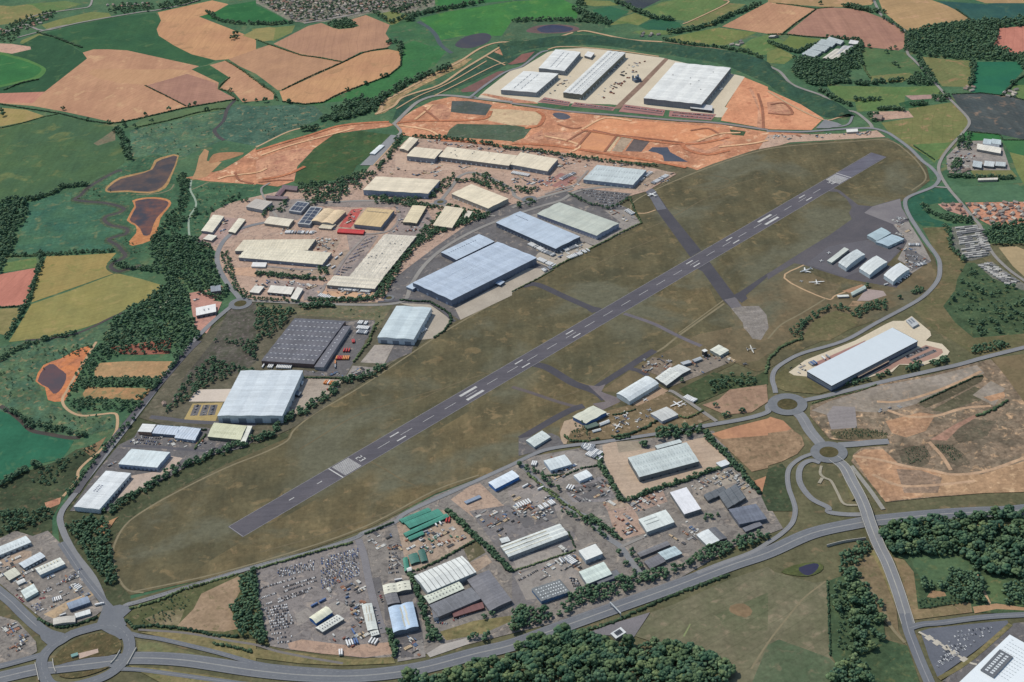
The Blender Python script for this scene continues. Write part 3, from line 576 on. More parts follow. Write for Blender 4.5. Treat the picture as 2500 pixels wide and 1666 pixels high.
# ---- estate between the airfield and the dual carriageway
poly('estate_ground','F 600,1325 720,1275 850,1218 1000,1138 1180,1068 1215,1050 1400,1018 1640,990 1760,1150 1800,1215 1700,1250 1560,1330 1400,1400 1200,1450 1000,1500 900,1515 740,1498 625,1478 600,1420',YGREY)
poly('scrapyard_ground','31 0,525 300,440 930,290 1000,640 1150,1100 1240,1200 1240,1320 1000,1350 320,1275 130,1240 30,900',paved('yard',(136,130,128),(122,117,116),30,None,.13,.45))
poly('yard','31 290,1215 420,1180 850,1235 1230,1205 1255,1315 1000,1345 600,1310 310,1270',paved('yard',(178,150,130),(164,138,122),35,None,.12,.35))
poly('yard','31 1290,110 1480,0 1720,-10 2010,255 1820,385 1500,560 1385,520',YTAN)
poly('yard','31 1170,640 1420,640 1480,560 1540,1200 1560,1340 1310,1385 1190,1140',YDK)
poly('yard','31 1320,1240 1530,1180 1560,1340 1300,1385',paved('yard',(134,130,126),(150,144,140),20,None,.15,.35))
poly('verge','31 1690,1110 2000,1010 2353,960 2353,1010 2080,1130 1750,1190',VERGE)
poly('yard','31 1570,1310 1700,1230 1960,1160 1960,1220 1600,1345',paved('concrete',(176,170,164),(160,156,152),25,None,.1))
poly('yard','21 1790,1460 1960,1340 2060,1310 2260,1500 2353,1566 31 2100,0 2000,60',paved('yard',(178,154,136),(166,144,128),40,None,.12,.35))
poly('yard','31 1960,0 2353,-60 32 580,200 540,420 200,850 0,900 31 2353,560 2150,250',paved('yard',(122,119,120),(112,109,110),60,None,.12,.4))
poly('yard','22 170,1130 460,1020 640,1010 800,1130 640,1230 380,1340 300,1250',YLIT); poly('yard','22 -40,1380 240,1280 400,1480 500,1566 0,1566',paved('yard',(152,144,140),(140,134,130),40,None,.12,.35))
poly('yard','22 830,965 940,925 1160,1000 1330,990 1700,900 1780,890 2010,1130 1880,1160 1720,1240 1060,1455 960,1350 850,1110',paved('yard',(186,166,146),(176,156,138),50,20,.1,.15))
poly('verge','22 960,930 1160,920 1200,1000 980,1030',paved('yard',(158,146,128),(148,136,120),25,None,.12,.2))
poly('yard','22 480,1360 840,1240 950,1440 850,1480 560,1490',paved('yard',(140,136,136),(128,124,126),35,None,.12,.4))
poly('yard','32 880,0 1130,0 1240,200 1020,260 930,160',paved('yard',(176,150,134),(164,140,126),30,None,.14,.4)); poly('yard','22 840,1500 1380,1360 1430,1480 1180,1566 880,1566',paved('yard',(170,146,132),(158,136,124),30,None,.16,.45))
poly('yard','32 0,430 440,330 500,420 60,560',paved('yard',(156,150,144),(146,140,136),30,None,.1,.3)); poly('yard','32 20,600 200,520 480,420 620,560 700,740 400,780 130,820',paved('yard',(148,142,136),(138,132,128),30,None,.1,.25))
poly('yard','22 1650,1350 1800,1240 2030,1190 2290,1430 2150,1470 1830,1566 1700,1566',paved('yard',(152,144,134),(138,130,124),35,None,.16,.4))
poly('rough_ground','22 1835,855 2050,790 2353,715 23 20,700 140,735 240,830 310,880 335,960 270,1040 130,1110 0,1150 22 2353,1170 2205,1205',BRF)
poly('rough_ground','22 1835,855 2050,790 2353,715 23 20,700 140,735 215,810 170,830 0,850 22 2353,870 1930,905',TANF)
poly('rough_ground','22 1750,590 1900,540 2000,450 2340,390 2353,560 2200,660 1960,680',ground('rough_grass',(160,132,112),(150,124,106),40,(20,12,.06),(132,116,94),.2))
poly('verge','22 1530,450 1850,290 1990,320 2230,330 2353,270 2353,400 2000,450 1700,580',ground('scrub',(74,86,60),(66,78,56),35,None,(96,94,70),.3))
poly('rough_ground','22 2220,1290 2353,1240 23 90,1230 110,1390 0,1420 22 2353,1420 2280,1390',TANF)
poly('verge','22 2353,1180 23 130,1130 170,1180 160,1350 250,1566 0,1566 22 2290,1430',DSC)
# museum grounds
poly('museum_ground','22 450,760 620,700 900,640 1120,580 1400,480 1470,500 1830,720 1640,790 1280,850 900,900 540,940 430,860',ground('rough_grass',(126,110,86),(114,102,80),30,None,(160,140,118),.24))
poly('yard','22 440,850 480,740 620,700 680,760 640,800 540,830 500,950 460,950',paved('yard',(180,158,134),(166,146,126),25,None,.1,.25))
poly('yard','22 1090,570 1350,420 1440,460 1330,520 1150,600',paved('yard',(172,146,122),(160,136,114),25,None,.1,.25))
poly('yard','22 60,900 360,850 430,880 480,960 60,1060',YDK); poly('yard','22 1330,320 1640,180 1980,120 2000,200 1700,330 1440,430',paved('yard',(138,128,118),(126,118,108),25,None,.18,.35))
poly('yard','22 1180,260 1290,150 1450,180 1480,230 1340,320',paved('yard',(132,118,102),(120,108,94),20,None,.2,.4))
for s,c in (('11 760,1000 1000,640 1130,600 1000,800 840,1000',paved('yard',(150,140,136),(136,128,126),30,30,.1,.35)),('11 400,280 700,300 1000,270 1320,300 1300,340 900,340 560,330 380,420',paved('yard',(148,136,130),(134,124,120),25,None,.12,.4)),('11 1500,520 1640,560 1480,640 1200,590 1260,540',paved('yard',(152,140,134),(138,128,124),25,None,.12,.4)),('11 640,870 820,720 880,760 760,960 640,960',YTAN),('12 430,20 650,60 560,170 400,170',paved('yard',(164,146,136),(150,134,126),25,None,.12,.4)),('01 1280,1420 1400,1400 1380,1500 1700,1500 2353,1566 1280,1566',paved('yard',(196,170,150),(184,158,140),35,None,.1,.3)),('10 2100,900 2353,890 11 0,890 0,930 10 2353,980 2150,960',paved('yard',(200,164,138),(186,152,128),25,None,.1,.2)),('11 120,1000 640,1060 560,1180 440,1200 430,1100 100,1080',paved('yard',(158,144,138),(144,132,128),22,None,.12,.4)),('31 1040,620 1140,600 1180,780 1090,800',YDK),('31 600,880 760,820 900,900 760,960',YLIT),('31 350,950 470,890 540,960 400,1060',YLIT),('31 1320,1230 1440,1220 1450,1340 1330,1350',YDK),('32 30,60 380,-60 420,60 120,160',YDK),('32 560,380 640,440 620,560 560,520',YTAN),('22 480,1380 800,1290 900,1440 700,1460',YDK),('22 860,1490 1130,1420 1160,1500 900,1560',YTAN),('11 560,630 780,640 730,740 560,730',YTAN),('11 830,570 1130,600 1000,780 780,960 700,940 860,740',paved('yard',(160,146,138),(146,132,128),30,30,.1,.4)),('11 0,890 600,920 600,960 0,930',YTAN),('11 560,1110 1080,1120 1050,1180 600,1200',paved('yard',(206,168,134),(192,156,128),25,None,.1,.2)),('12 200,110 560,50 620,120 300,190',paved('yard',(188,150,128),(176,140,120),25,None,.1,.35)),('11 1290,320 1560,330 1630,480 1530,540 1290,540',paved('yard',(154,140,136),(142,130,128),30,None,.1,.4)),('11 120,280 480,260 520,330 380,460 120,420',paved('yard',(150,140,134),(136,128,124),25,None,.1,.4)),('22 1830,1240 2030,1190 2110,1290 1900,1350',paved('yard',(170,160,146),(156,148,138),20,30,.12,.3)),('31 1900,330 2040,270 2110,380 1960,470',ground('rough_grass',(104,100,80),(96,94,72),25,None,(150,136,116),.25)),('31 1950,480 2120,400 2170,470 2030,560',YTAN)): poly('yard',s,c)
for s in ('12 300,130 470,30','12 380,150 520,70','12 440,160 580,60'): road('parking_row',s,16,paved('yard',(160,116,108),(150,108,102),20,None,.12,.2),sm=0)
# ---- right: waste ground and white shed plot
poly('waste_ground','23 385,690 390,600 560,540 1000,400 1500,310 1900,205 2050,170 2200,330 2380,600 2380,1390 2000,1400 1500,1440 1080,1485 930,1300 765,1110 790,1040 860,985 1100,965 1110,905 900,925 700,920 570,905 470,790',WASTE)
poly('waste_ground','23 400,640 560,560 1000,420 1500,330 1920,225 1990,300 1850,330 1400,570 1200,630 1000,660 800,650 600,700',WASTEG)
poly('hardstanding','23 540,680 600,600 800,610 820,800 580,815',paved('yard',(144,138,138),(136,130,130),25,8,.1))
poly('waste_ground','23 1370,575 1880,325 1990,330 1960,380 1640,540 1450,620',ground('scrub',(98,92,76),(84,80,64),25,None,(124,112,94),.34)); poly('waste_ground','23 1500,640 1900,420 2100,520 1900,560 1620,660',ground('scrub',(100,96,78),(88,86,68),30,None,(126,114,96),.3))
poly('waste_ground','23 1880,500 2050,370 2180,440 2080,600',WASTEG); poly('bare_ground','23 1980,520 2170,470 2180,520 2050,560',WASTEP)
poly('waste_ground','23 780,1060 880,1000 1060,1000 1200,1130 1400,1180 1650,1230 1640,1300 1400,1440 1080,1480 930,1290',WASTEP)
poly('waste_ground','23 1600,1230 1960,1230 2380,1100 2380,1390 2000,1400 1400,1440',ground('waste_ground',(178,146,116),(158,130,104),40,(15,14,.1),(196,166,134),.26)); poly('waste_ground','23 1080,740 1400,660 1540,680 1450,830 1270,890 1140,850',WASTEP)
BRW=ground('scrub',(108,98,84),(92,88,74),22,None,(136,118,100),.36)
poly('scrub','23 1200,1010 1290,975 1440,960 1460,1000 1500,1060 1470,1130 1420,1160 1330,1150 1230,1120',BRW); poly('scrub','23 1490,950 1680,955 1740,1000 1790,1030 1860,1130 1750,1160 1650,1110 1580,1030',BRW); poly('scrub','23 1640,800 1900,720 2100,740 2000,900 1750,940',BRW); poly('scrub','23 1180,1180 1400,1190 1600,1260 1560,1400 1250,1400',ground('waste_ground',(148,126,108),(130,112,98),30,None,(168,140,118),.36))
for s in ('23 780,1060 1000,1090 1300,1160 1500,1190 1700,1230 2000,1200 2350,1080','23 1100,640 1300,700 1550,690 1800,620 2050,600','23 1480,930 1600,1060 1680,1190','23 1000,560 1200,560 1500,480 1800,360 1960,280','23 960,1230 1200,1330 1500,1330 1900,1290'): road('track',s,7,ground('waste_ground',(190,160,132),(172,144,120),20,None,None,.2))
poly('bare_ground','23 1490,910 1700,780 1900,680 1920,700 1760,800 1640,920',ground('waste_ground',(164,128,112),(146,118,102),20,None,None,.3))
poly('scrub','23 570,830 820,800 1090,850 1100,900 700,915 600,890',ground('scrub',(112,102,82),(96,92,72),18,None,(150,132,108),.34))
poly('field','23 2055,160 2380,120 2380,600 2200,350',ground('rough_grass',(112,102,78),(122,108,84),50,None,None,.2))
poly('verge','23 60,420 60,330 160,250 200,290 330,420 570,460 450,490 160,465',ground('rough_grass',(110,104,76),(98,96,68),30,None,(126,116,86),.24))
poly('concrete_yard','23 190,290 340,180 800,0 13 1090,1410 1150,1385 1250,1385 1320,1340 1490,1480 1500,1520 1450,1566 23 1600,30 1670,100 1640,150 1420,230 1210,220 1140,290 1050,300 600,440 350,330 290,350',CREAM)
poly('yard','23 400,215 800,40 900,-5 880,30 450,240',paved('yard',(166,128,120),(156,120,114),30,None,.1)); 
poly('car_park','23 960,310 1200,170 1450,40 1600,80 1610,110 1560,150 1360,215 1210,215 1100,290',paved('car_park',(168,134,120),(158,126,114),40,None,.1))
for s in ('23 1265,155 1470,60','23 1320,185 1540,90'): road('parking_row',s,10,YDK,sm=0)
poly('verge','23 150,310 360,330 600,450 470,490 250,430 170,380',HEATH)
# ---- bottom right fields and clearings
poly('field','32 1130,1150 1280,930 1480,860 1700,760 2020,620 2353,510 33 60,560 430,660 540,640 570,1340 640,1430 560,1590 0,1590 32 2000,1590 1700,1330',FLD)
poly('field','33 0,1230 100,1180 560,1350 650,1430 560,1590 32 2200,1590',FLDG); poly('field','32 1850,960 2353,750 33 0,780 0,1100 32 2000,1100',ground('pasture',(106,106,84),(96,102,78),60,(55,14,.05),(126,120,98),.22))
poly('bare_patch','32 2010,870 2130,850 2210,920 2150,980 2010,930',ground('rough_grass',(132,112,88),(122,106,84),20,None,None,.2),2)
poly('cricket_strip','32 1570,1150 1635,1035 1645,1040 1585,1155',ground('mown_grass',(138,146,106),(128,138,98),20,None,None,.08))
road('path','33 530,645 330,800 170,990 0,1210 32 2200,1450',3,PATHG)
poly('hardstanding','32 940,1030 1270,930 1120,1160 1040,1150 830,1140 720,1110',paved('asphalt',(124,120,124),(114,112,116),30,None,.1))
poly('scrub','33 560,640 800,550 1040,820 1080,1180 1280,1240 1400,1590 560,1590 640,1430 580,1320',SCRUB)
poly('verge','33 810,500 900,420 980,400 1040,560 1180,900 1200,1100 1280,1240 1060,1010 930,730',ground('rough_grass',(134,118,94),(122,110,86),25,None,(106,104,76),.26))
poly('verge','33 1120,420 1250,450 1340,560 1380,900 1500,900 1860,830 1880,930 1330,1000 1290,930 1180,600',ground('rough_grass',(136,118,92),(122,112,84),25,None,(150,128,104),.24))
poly('scrub','33 1020,160 1250,90 2380,10 2380,950 1880,930 1860,830 1380,900 1340,560 1250,440 1120,410',SCRUB)
poly('clearing','33 1300,420 1760,415 1880,490 1880,560 1650,610 1600,700 1400,620',ground('meadow',(76,100,74),(84,106,76),40,None,(98,112,78),.22)); poly('clearing','33 1960,580 2380,680 2380,880 2050,830',ground('meadow',(80,100,70),(88,108,74),40,None,(110,112,78),.24))
poly('clearing','33 1790,150 2100,95 2380,110 2380,140 2090,160 1830,170',VERGE); poly('bare_ground','33 1460,790 1500,730 1620,740 1640,780 1520,800',ground('rough_grass',(156,128,100),(142,118,92),20,None,None,.2))
road('path','33 1920,570 1960,680 2040,850',4,PATHM); road('path','33 800,480 840,600 930,710 1040,860 1130,1060 1260,1210',5,PATHG)
poly('bare_ground','33 1880,880 2100,850 2380,890 2380,915 2100,900 1900,940',ground('rough_grass',(170,138,108),(160,130,102),25,None,None,.18))
poly('pond','33 120,560 230,500 420,470 510,500 480,560 360,600 230,590',ground('scrub',(90,96,60),(78,88,58),14,None,None,.3),2); poly('pond','33 285,520 420,480 470,500 430,560 370,592 310,570',water((50,52,78),(58,58,80)),2)
poly('car_park','33 1400,1105 1480,1080 1800,1045 2200,1005 2215,1045 1900,1290 1560,1530 1480,1350',paved('asphalt',(102,106,116),(94,98,108),40,None,.1)); poly('yard','33 1600,1566 1900,1330 2200,1080 2260,1030 2380,1020 2380,1220 2220,1135 1770,1590',YDK)
# ---- bottom left
poly('estate_ground','30 -20,260 140,180 300,230 440,180 560,300 600,380 700,520 800,680 900,830 960,900 880,960 700,1030 520,1060 400,1000 200,840 -20,650',YGREY)
poly('yard','30 0,450 200,360 290,370 290,430 100,500 0,520',YTAN); poly('yard','30 400,950 600,840 860,730 890,760 640,880 500,990',paved('yard',(184,160,130),(172,150,122),25,None,.12,.3))
poly('estate_ground','30 -20,960 160,1010 330,1200 340,1290 200,1380 -20,1430',YGREY)
poly('bare_ground','30 600,140 850,60 1010,130 1000,300 1090,660 960,660 850,480 700,260',DSC); poly('bare_ground','30 860,150 960,110 1090,50 1060,80 1020,140 950,215 880,190',ground('bare_earth',(178,138,104),(166,130,100),20,None,None,.14))
poly('rough_ground','30 1140,980 1240,890 1400,840 1700,720 2353,540 31 0,560 20,800 110,1240 0,1180 30 2353,1170 1700,1110 1260,1090',ground('rough_grass',(94,96,68),(82,88,60),40,None,(116,108,82),.28))
poly('rough_ground','30 1620,1060 1780,900 1850,760 2200,595 2215,720 2120,900 2200,1080 2060,1110 1660,1080',ground('rough_grass',(160,138,116),(146,126,104),40,None,(122,112,86),.22)); poly('rough_ground','30 1330,990 1500,920 1700,900 1640,1050 1400,1040',ground('rough_grass',(136,124,102),(116,112,84),22,None,None,.3))
poly('verge','30 1260,1110 1700,1105 2353,1200 31 0,1270 300,1290 900,1365 1260,1340 1280,1400 800,1420 400,1400 0,1350 30 2353,1380 2000,1290 1500,1160',VERGE)
road('path','30 1270,1090 1700,1120 2100,1190 2353,1230 31 200,1290 500,1350 800,1400',5,paved('path',(120,116,114),(112,108,106),20,None,.1))
poly('verge','30 1180,1420 1500,1450 2000,1520 2353,1590 1500,1590',VERGE); poly('verge','30 1260,1190 1500,1220 1800,1310 2353,1440 1700,1330 1270,1290',ground('rough_grass',(104,108,78),(118,112,82),20,None,None,.28))
for s in ('01 360,200 800,150 1100,90 1400,20','01 200,80 600,90 900,60 1200,-10','01 500,-20 640,60 820,150','01 860,-20 960,60 1040,110','01 160,20 420,60 560,190','01 1180,-10 1300,40 1480,80'): road('street',s,7,paved('asphalt',(150,144,136),(138,132,126),25,None,.1))
# ================================================================ ROADS
MK=[(0,.7,None,EDGE)]
DC=[(0,2.2,None,paved('road_marking',(150,150,148),(140,140,140),20,None,.1)),(-12.6,.5,None,EDGE),(12.6,.5,None,EDGE),(6.5,.35,(18,6),EDGE),(-6.5,.35,(18,6),EDGE)]
road('road','00 -20,330 120,270 230,225 400,280 700,215 1000,160 1300,110 1430,95 1700,40 1850,-10',9,ASPHW)
road('road','00 160,345 350,295 520,250 620,230',8,ASPHW); road('road','00 190,215 300,150 500,110 720,80 820,60 850,-10',8,ASPHW)
road('road','01 440,215 700,170 900,130 1050,60 1250,-10',10,ASPHW)
road('path','01 1100,1050 1160,1000 1170,940 1400,810 1700,650 1880,560 2050,450 2200,395 2353,385 02 0,402 200,370 400,345 560,300',9,PATHM)
road('path','01 1100,1050 1260,980 1330,905 1460,855 1690,780 1900,640 2100,520 2250,430 2353,395',9,PATHM); road('path','02 600,290 680,285 850,320 1000,352 1120,370 1380,385',9,PATHM)
road('path','02 1380,385 1700,430 1770,470',6,PATHG); road('track','02 1350,520 1000,470 700,440 440,430 330,455',7,PATHM)
road('track','03 0,840 200,960 500,1100 650,1080 740,1060',6,PATHM); road('track','02 1570,220 1650,190 1980,30 1940,0',6,PATHM)
road('road','02 2353,605 03 0,615 110,660 200,760 300,810 500,880 600,950 700,1010 800,1030 880,1085 940,1140 960,1180',9,ASPHW)
road('road','02 1700,430 1900,450 2100,510 2250,560 2353,605',6,PATHG)
road('road','03 970,-20 985,30 1060,160 1240,270 1290,340 1280,480 1340,550 1430,640 1560,790 1650,890 1740,980 1850,1110 1800,1210 1700,1320 1600,1450 1570,1566 13 1600,20 1650,150 1750,270 1900,450 1960,530 2050,740 2200,900 2380,1030',8,ASPHW)
road('road','13 1540,150 1660,160',7,ASPHW)
road('road','03 -10,1205 300,1212 560,1195 800,1180 960,1180 1080,1212 1150,1250 1300,1360 1420,1480 1500,1540 13 1570,60 1560,110 1500,160 1300,240 1260,300 1290,400 1370,530 1450,650 1560,800 1580,900 1560,1010 1450,1140 1300,1240 1000,1400 700,1566 23 330,110 180,180 70,260 40,350 60,430 70,480',10,ASPHL,marks=MK)
poly('yard','03 440,1180 520,1100 640,1130 680,1150 560,1180',ASPHL)
road('road','03 780,1060 790,1090 740,1140 640,1165 540,1165',7,ASPHL)
road('road','02 -10,948 500,1022 1000,1062 1500,1105 1880,1130 2353,1195 03 20,1205',11,paved('asphalt',(134,126,124),(124,118,116),40,None,.08),marks=MK)
road('road','01 1265,1140 1300,1110 1400,1010 1500,930 1650,880 1800,880 1950,895 2353,940',13,ASPHW); road('road','01 1960,900 2100,790 2260,680 2353,640 02 100,605 250,490 330,465',9,ASPHL)
road('road','01 1265,1135 1330,1205 1290,1255',8,ASPHW); poly('car_park','01 955,1520 1240,1240 1325,1248 1080,1520',paved('asphalt',(140,142,146),(132,134,138),30,None,.08))
road('track','01 1080,1520 1320,1260',4,PATHM)
# estate loop
EL=road('road','F 245,1400 215,1330 170,1270 143,1215 140,1180 172,1135 260,1022 350,905 420,812 480,748 530,705 552,690 525,655 503,615 500,582 520,547 560,523 640,505',12,ASPHL)
road('road','20 700,1400 1000,960 1330,560 1700,130 1830,0',14,ASPHD)
road('road','F 552,690 600,692 700,697 800,700 880,700 930,690 945,655 975,610 1020,570 1080,535 1150,505 1240,475 1290,460 1325,440 1390,430 1440,432',10,ASPHW)
road('road','11 1680,300 1560,310 1400,295 1200,280 950,280 700,290 400,290',9,ASPHW); road('road','11 1690,290 1750,215 1830,110 1880,50 2000,20 2200,90 2353,180 12 30,240 150,280 300,240 560,170',10,ASPHW)
road('road','11 1700,300 1800,360 2000,400 2200,420',8,ASPHW); road('road','12 150,290 60,320 0,345',9,ASPHW)
road('road','11 1120,1210 1500,1190 1700,1280 1820,1390',9,ASPHD)
road('road','F 640,505 600,440 620,420',6,ASPHW)
# south side
DCP=road('road','30 -60,1545 330,1455 530,1435 800,1405 1050,1375 1250,1350 1700,1370 2353,1465 31 0,1475 500,1510 1000,1510 1500,1445 2000,1315 2353,1230 32 0,1195 400,1085 900,905 1500,690 2000,500 2353,380 33 0,355 400,205 800,115 1000,85 1500,35 1900,10 2200,0 2500,-30',29,ASPH,sm=6,marks=DC)
road('road','30 1180,1120 1300,1150 1500,1180 2000,1300 2353,1400 31 300,1440 700,1470 1000,1490',9,ASPH,marks=[(0,.5,(10,5),EDGE)])
road('road','30 1100,1450 1300,1460 1600,1500 2000,1555 2500,1620',9,ASPH,marks=MK)
road('road','23 480,1120 400,1100 320,1135 285,1210 300,1320 400,1450 550,1530 33 560,8 720,30 880,30',11,ASPHL,sm=5,marks=[(0,.8,(3,1.6),EDGE)])
road('road','23 400,1040 300,1080 210,1150 180,1230 190,1350 235,1480 250,1566 33 260,30 220,110 120,210 0,290 32 2200,380 1900,490 1700,570',9,ASPHL,sm=5,marks=MK)
road('road','23 650,960 800,950 960,935 1110,925',17,ASPHL)
road('road','23 270,560 420,530 560,500 1000,390 1500,275 1750,220 2000,150 2380,55',12,ASPHL,marks=MK)
road('road','23 60,560 0,600 22 2353,650 2250,690 2100,725 1900,760 1700,795',12,ASPHL,marks=MK); road('road','22 1880,740 1750,650 1500,480 1440,460',8,ASPHW); 
road('road','23 170,590 300,690 380,820 470,930 560,1030',22,ASPHL,marks=[(0,1.2,None,EDGE)])
road('road','22 1780,785 1500,830 1300,860 1000,905 800,935 560,960 300,1005 100,1090 21 2353,1140 1900,1345 1400,1570 31 1270,105 1000,195 900,250 500,380 0,508 30 2353,505 1800,675 1300,825 1150,870 1080,960',10,ASPHL,sm=5,marks=MK)
road('road','22 50,1110 150,1200 300,1350 480,1490 600,1580 32 690,60 800,180 900,260 1000,330 1100,470 1190,590',11,ASPHL); road('road','32 1000,330 1150,260 1300,200',7,ASPHW)
road('road','31 940,260 990,400 1030,600 1070,780 1130,1000 1180,1120',13,paved('asphalt',(128,126,130),(120,118,122),25,None,.1))
road('road','30 -60,700 100,830 200,930 330,1050 430,1120 560,1160',20,ASPH,marks=[(0,1.2,None,EDGE)])
road('road','30 560,290 620,380 740,560 880,740 980,860 1080,960 1130,1060',13,ASPH,marks=MK)
poly('road','30 880,1060 960,850 1010,880 1100,860 1230,890 1130,980 1130,1070 1230,1130 1100,1180',ASPH)
poly('road','30 330,1040 560,1150 660,1090 560,1200 440,1230 380,1180',ASPH)
road('road','30 -60,1440 100,1400 300,1345 420,1310',13,ASPH,marks=MK)
road('road','33 1230,850 1290,1090 1330,1200 1400,1380 1490,1590',17,ASPH,marks=[(0,1.2,None,EDGE)]); road('road','33 1300,1075 1420,1040 1600,1025 1850,990 2100,965 2400,950',12,ASPH,marks=MK)
road('path','33 1385,1110 1550,1200 1720,1310 1850,1390 1920,1410',4,paved('path',(190,184,172),(180,174,162),15,None,.1)); road('verge','33 1570,1540 1750,1440 1900,1330 2050,1200 2230,1040',8,VERGE,sm=2)
for s in ('33 1460,1150 1500,1180','33 1530,1195 1575,1225','33 1620,1240 1660,1270','33 1690,1290 1740,1320','33 1780,1350 1820,1375'): road('path',s,11,paved('path',(190,184,172),(180,174,162),15,None,.1),sm=0)
road('path','23 490,1150 480,1220 520,1260 580,1290 640,1400 700,1500 830,1510',5,paved('path',(160,154,138),(150,144,128),15,None,.1)); road('path','23 500,1260 470,1310',6,paved('path',(160,154,138),(150,144,128),15,None,.1)); road('path','23 765,1150 850,1260 950,1390 1060,1550',8,paved('path',(150,148,142),(140,138,132),15,None,.1))
RT=ground('haul_track',(186,122,90),(172,112,86),30,None,(210,150,114),.22); LT=ground('haul_track',(222,182,146),(208,164,128),30,None,None,.18); DT=ground('haul_track',(158,108,86),(146,102,84),25,None,None,.2)
for m,wd,ss in ((RT,11,('01 1300,1130 1500,1110 1800,1110 2100,1090 2160,1020','01 0,1390 250,1310 500,1240 750,1160 1000,1130 1220,1120','02 0,1320 400,1340 900,1420 1300,1480 1600,1540','02 640,1190 1000,1250 1400,1310 1700,1320 2000,1260','01 1700,1290 2000,1310 2353,1360','02 230,1020 290,1070 250,1150 120,1180','02 1560,1320 1620,1380 1800,1420 2000,1380','11 60,80 200,60 330,20 01 450,1530')),
 (LT,8,('01 1310,1150 1600,1200 1700,1280','01 40,1430 300,1340 600,1260 900,1180','02 640,1190 850,1085 1100,1110','02 1900,1350 2200,1320 2353,1290','01 1460,1100 1560,1020 1620,960','02 300,1250 500,1290 620,1340 560,1390','10 2000,80 2100,50 2353,20 11 100,-20','02 1700,1300 1900,1230 2100,1220')),
 (DT,7,('01 1540,1000 1620,1060 1680,1110','02 420,1140 560,1180 640,1170','02 740,1195 960,1240 1280,1275 1560,1310','02 720,1210 590,1360','02 960,1250 850,1395','11 20,110 200,90 340,90','02 2260,860 2300,1000 2310,1180','03 20,960 150,950 220,1050 0,1040','10 2160,20 2200,90 2330,120','02 1640,1200 1800,1180 1900,1230','02 500,1300 640,1215 700,1200'))):
    for s in ss: road('track',s,wd,m)
# roundabouts
for s in ('01 1640,880 1900,750 2180,610 2290,575','01 1290,1000 1500,880 1760,770 2120,560','01 2120,520 2210,560 2290,600','02 60,430 300,400 340,350'): road('track',s,5,PATHM)
for s in ('11 820,560 1000,585 1180,570 1270,520 1320,430 1290,330','11 640,1040 590,1130 480,1200','11 720,960 840,780 960,650 1010,600','12 300,220 560,140 620,90 700,0','11 940,30 760,170 620,240','11 100,960 300,985 560,990 640,960','11 0,870 400,910 620,900'): road('road',s,7,paved('asphalt',(150,142,138),(138,130,126),25,None,.1,.2))
def disc(name,s,edge,mat,k=1.0,label=None):
    c=W(s)[0]; r=((W(edge)[0]-c).length)*k; z=nextz()
    pts=[Vector((c.x+r*math.cos(t*math.pi/20),c.y+r*math.sin(t*math.pi/20),z)) for t in range(40)]
    o=obj(name,pts,[tuple(range(40))],mat); tag(o,label,kind='structure'); addpatch(pts,z); return c,r
ISL=ground('island_grass',(88,82,58),(78,76,52),14,None,(104,92,66),.3)
for s,e,k in (('23 178,590','23 272,590',1.95),('23 560,1030','23 648,1030',1.95),('11 1695,296','11 1725,296',2.0),('12 160,272','12 195,272',2.0),('10 2210,1230','10 2265,1230',1.9),('01 1995,900','01 2010,900',2.0),('11 1222,1178','11 1250,1178',1.8)):
    disc('roundabout',s,e,paved('asphalt',(120,123,127),(108,112,118),25,None,.1),k); disc('roundabout_island',s,e,ISL)
RB='30 400,1330 480,1240 560,1190 660,1130 800,1085 960,1050 1080,1065 1165,1140 1190,1240 1160,1340 1090,1430 980,1510 820,1570 640,1610 480,1600 410,1520 380,1420'
# ================================================================ BRIDGES AND RAISED ROADS
def deck(name,s,zs,w,label,cat,mat,closed=False,skirt=None,thick=1.6,par=True,sm=4):
    """raised road: picture polyline with a height per point; parapets along both edges"""
    px=parse(s); pts=[gp(p,z) for p,z in zip(px,zs)]; pts=smooth(pts,closed,sm)
    base=pts[len(pts)//2].copy(); base.z=0
    e=empty(name,base,0,label,cat); P=[p-base for p in pts]; n=len(P); L,Q=ribbon(P,w,closed)
    up=Vector((0,0,1)); V=L+Q+[v-up*thick for v in L]+[v-up*thick for v in Q]; F=[]
    m=n if closed else n-1
    for i in range(m):
        j=(i+1)%n; F+=[(i,n+i,n+j,j),(2*n+i,2*n+j,3*n+j,3*n+i),(i,j,2*n+j,2*n+i),(n+i,3*n+i,3*n+j,n+j)]
    obj('deck',V,F,mat,e)
    if par:
        for A in (L,Q):
            V=[];F=[]
            for i in range(n):
                c=(P[i]-A[i]); c.z=0; c.normalize(); a=A[i]+c*.1; b=A[i]+c*.7
                V+=[a,b,a+up*1.2,b+up*1.2]
            for i in range(m):
                j=(i+1)%n; F+=[(4*i+2,4*i+3,4*j+3,4*j+2),(4*i,4*i+2,4*j+2,4*j),(4*i+1,4*j+1,4*j+3,4*i+3)]
            obj('parapet',V,F,PARA,e)
    addpatch([p+base for p in L]+[p+base for p in reversed(Q)],max(zs)) if not closed else None
    return e,P,base
PARA=plain('concrete',(186,184,178),.8,.2)
e,P,base=deck('road_bridge','23 600,1080 700,1160 770,1290 850,1440 900,1560 33 920,60 970,200 1030,340 1100,480 1190,720 1240,880 1290,1040',[.8,.9,2.5,6,7.5,7.5,7.5,7,6,3.5,1.8,.9],21,'long raised road bridge crossing over the dual carriageway at right','bridge',ASPHL)
for k,(s,z) in enumerate((('33 905,20',6),('33 960,170',6))):
    c=gp(parse(s)[0],0)-base; V=[];F=[]; box(V,F,c.x-9,c.y-1,0,c.x+9,c.y+1,5.8); obj('pier',V,F,PARA,e)
V=[];F=[]
zz=[.85,.95,2.55,6.05,7.55,7.55,7.55,7.05,6.05,3.55,1.85,.95]
